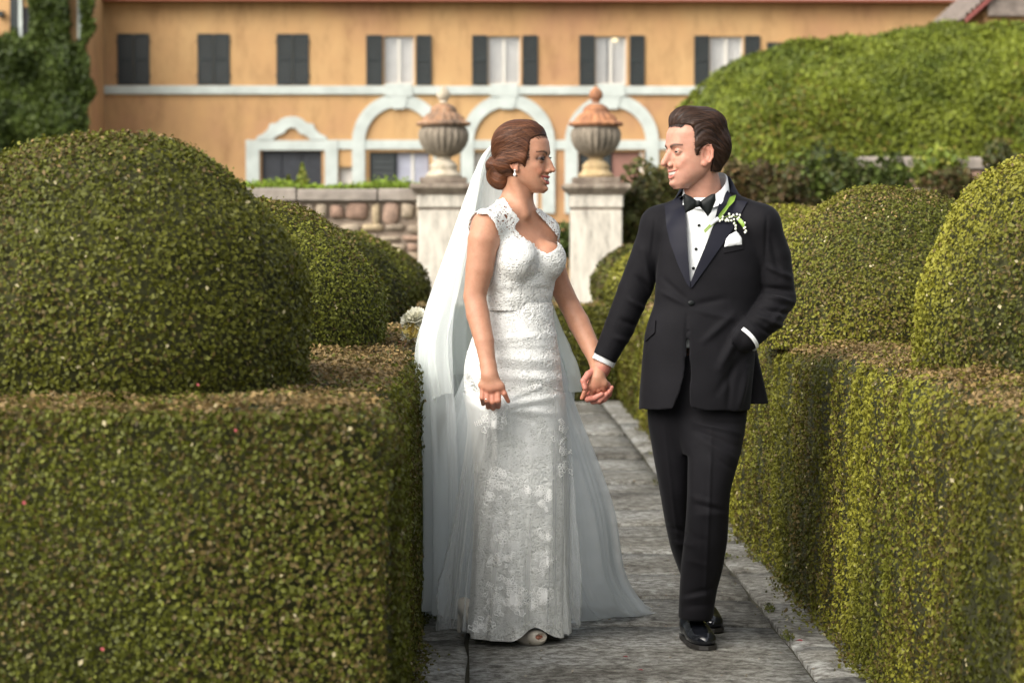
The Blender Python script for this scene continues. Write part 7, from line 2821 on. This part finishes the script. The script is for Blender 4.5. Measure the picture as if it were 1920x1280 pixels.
petal("red petal on the kerb stone right of the groom's shoe", ground(1499, 1207), .014, seed=1)
petal("red petal on the path between the two people", ground(1173, 1237), .010, seed=2)
petal("lowest red petal, on the path near the bottom edge", ground(1201, 1262), .010, seed=3)
petal("red petal caught in the face of the left hedge", W(46, 943, 5.27), .005, (0, -1, .2), 4)
petal("red petal low in the first big dome's foot", W(372, 722, 5.80), .004, (0, -1, .3), 5)
petal("red petal near the upper edge of the left hedge's end face", W(442, 807, 5.27), .004, (0, -1, .3), 6)
petal("red petal low on the left hedge's end face", W(193, 1217, 5.27), .005, (0, -1, .3), 7)

# moss tufts in the joint of the kerb
for i, (px_, py, n_) in enumerate(((1442, 1142, 60), (1478, 1196, 70), (1362, 1046, 40), (1230, 905, 30))):
    g0 = np.array(ground(px_, py))
    P = g0 + RNG.normal(0, 1, (n_, 3)) * np.array([.010, .03, 0]); P[:, 2] = np.abs(RNG.normal(0, .010, n_))
    v, f, cc = leaves(P, np.tile([0, -.3, .9], (n_, 1)), .013, np.array([(.07, .085, .015), (.10, .10, .02)])[RNG.integers(0, 2, n_)], tilt=.7)
    o = mk("moss_tuft", v, f, m_leaf, cols=cc)
    tag(o, ["moss tuft in the kerb joint behind the groom's shoe", "moss tuft in the kerb joint nearest the bottom edge", "moss tuft in the kerb joint at the groom's shin", "moss tuft in the joint between the two people, farthest back"][i], "moss", "moss tufts in the path joint", "stuff")

# dry leaves and grit on the paving
m_litter = plain("dry_leaf", (.22, .15, .07), .8, noise=.4, nscale=40)
n_ = 900
x = RNG.uniform(-.1, 1.3, n_); y = RNG.uniform(6.6, 16, n_)
P = np.stack([x, y, np.full(n_, .008)], 1)
v, f, cc = leaves(P, np.tile([0, 0, 1.], (n_, 1)), .011, np.array([(.24, .17, .08), (.36, .33, .26), (.12, .11, .05)])[RNG.integers(0, 3, n_)], tilt=.25, jit=.001)
v[:, 2] = np.maximum(v[:, 2], .0045)
o = mk("leaf_litter", v, f, m_leaf, cols=cc)
tag(o, "small dry leaves scattered over the paving", "leaf litter", kind="stuff")

# weeds, twigs and fallen leaves along the foot of both hedges
P = []
for x0_, sg in ((1.235, -1), (-.18, 1)):
    m_ = 3000
    y = 5.6 + 12 * RNG.uniform(0, 1, m_) ** 1.6
    clump = np.clip(.55 + .8 * np.sin(y * 5.1 + x0_) * np.sin(y * 2.3 + 1), 0.05, 1)
    d_ = np.abs(RNG.normal(0, .045, m_)) * clump
    P.append(np.stack([x0_ + sg * d_, y, np.abs(RNG.normal(0, .03, m_)) * np.exp(-d_ / .05) + .006], 1))
P = np.concatenate(P)
c = leaf_cols(P, np.tile([0, 0, .3], (len(P), 1)), warm=.3, seed=33)
v, f, cc = leaves(P, np.tile([0, -.3, .9], (len(P), 1)), .0155, c, tilt=.8, jit=.003)
v[:, 2] = np.maximum(v[:, 2], .004)
o = mk("hedge_foot_growth", v, f, m_leaf, cols=cc)
tag(o, "low shoots and fallen leaves along the foot of both hedges", "ground cover", kind="stuff")
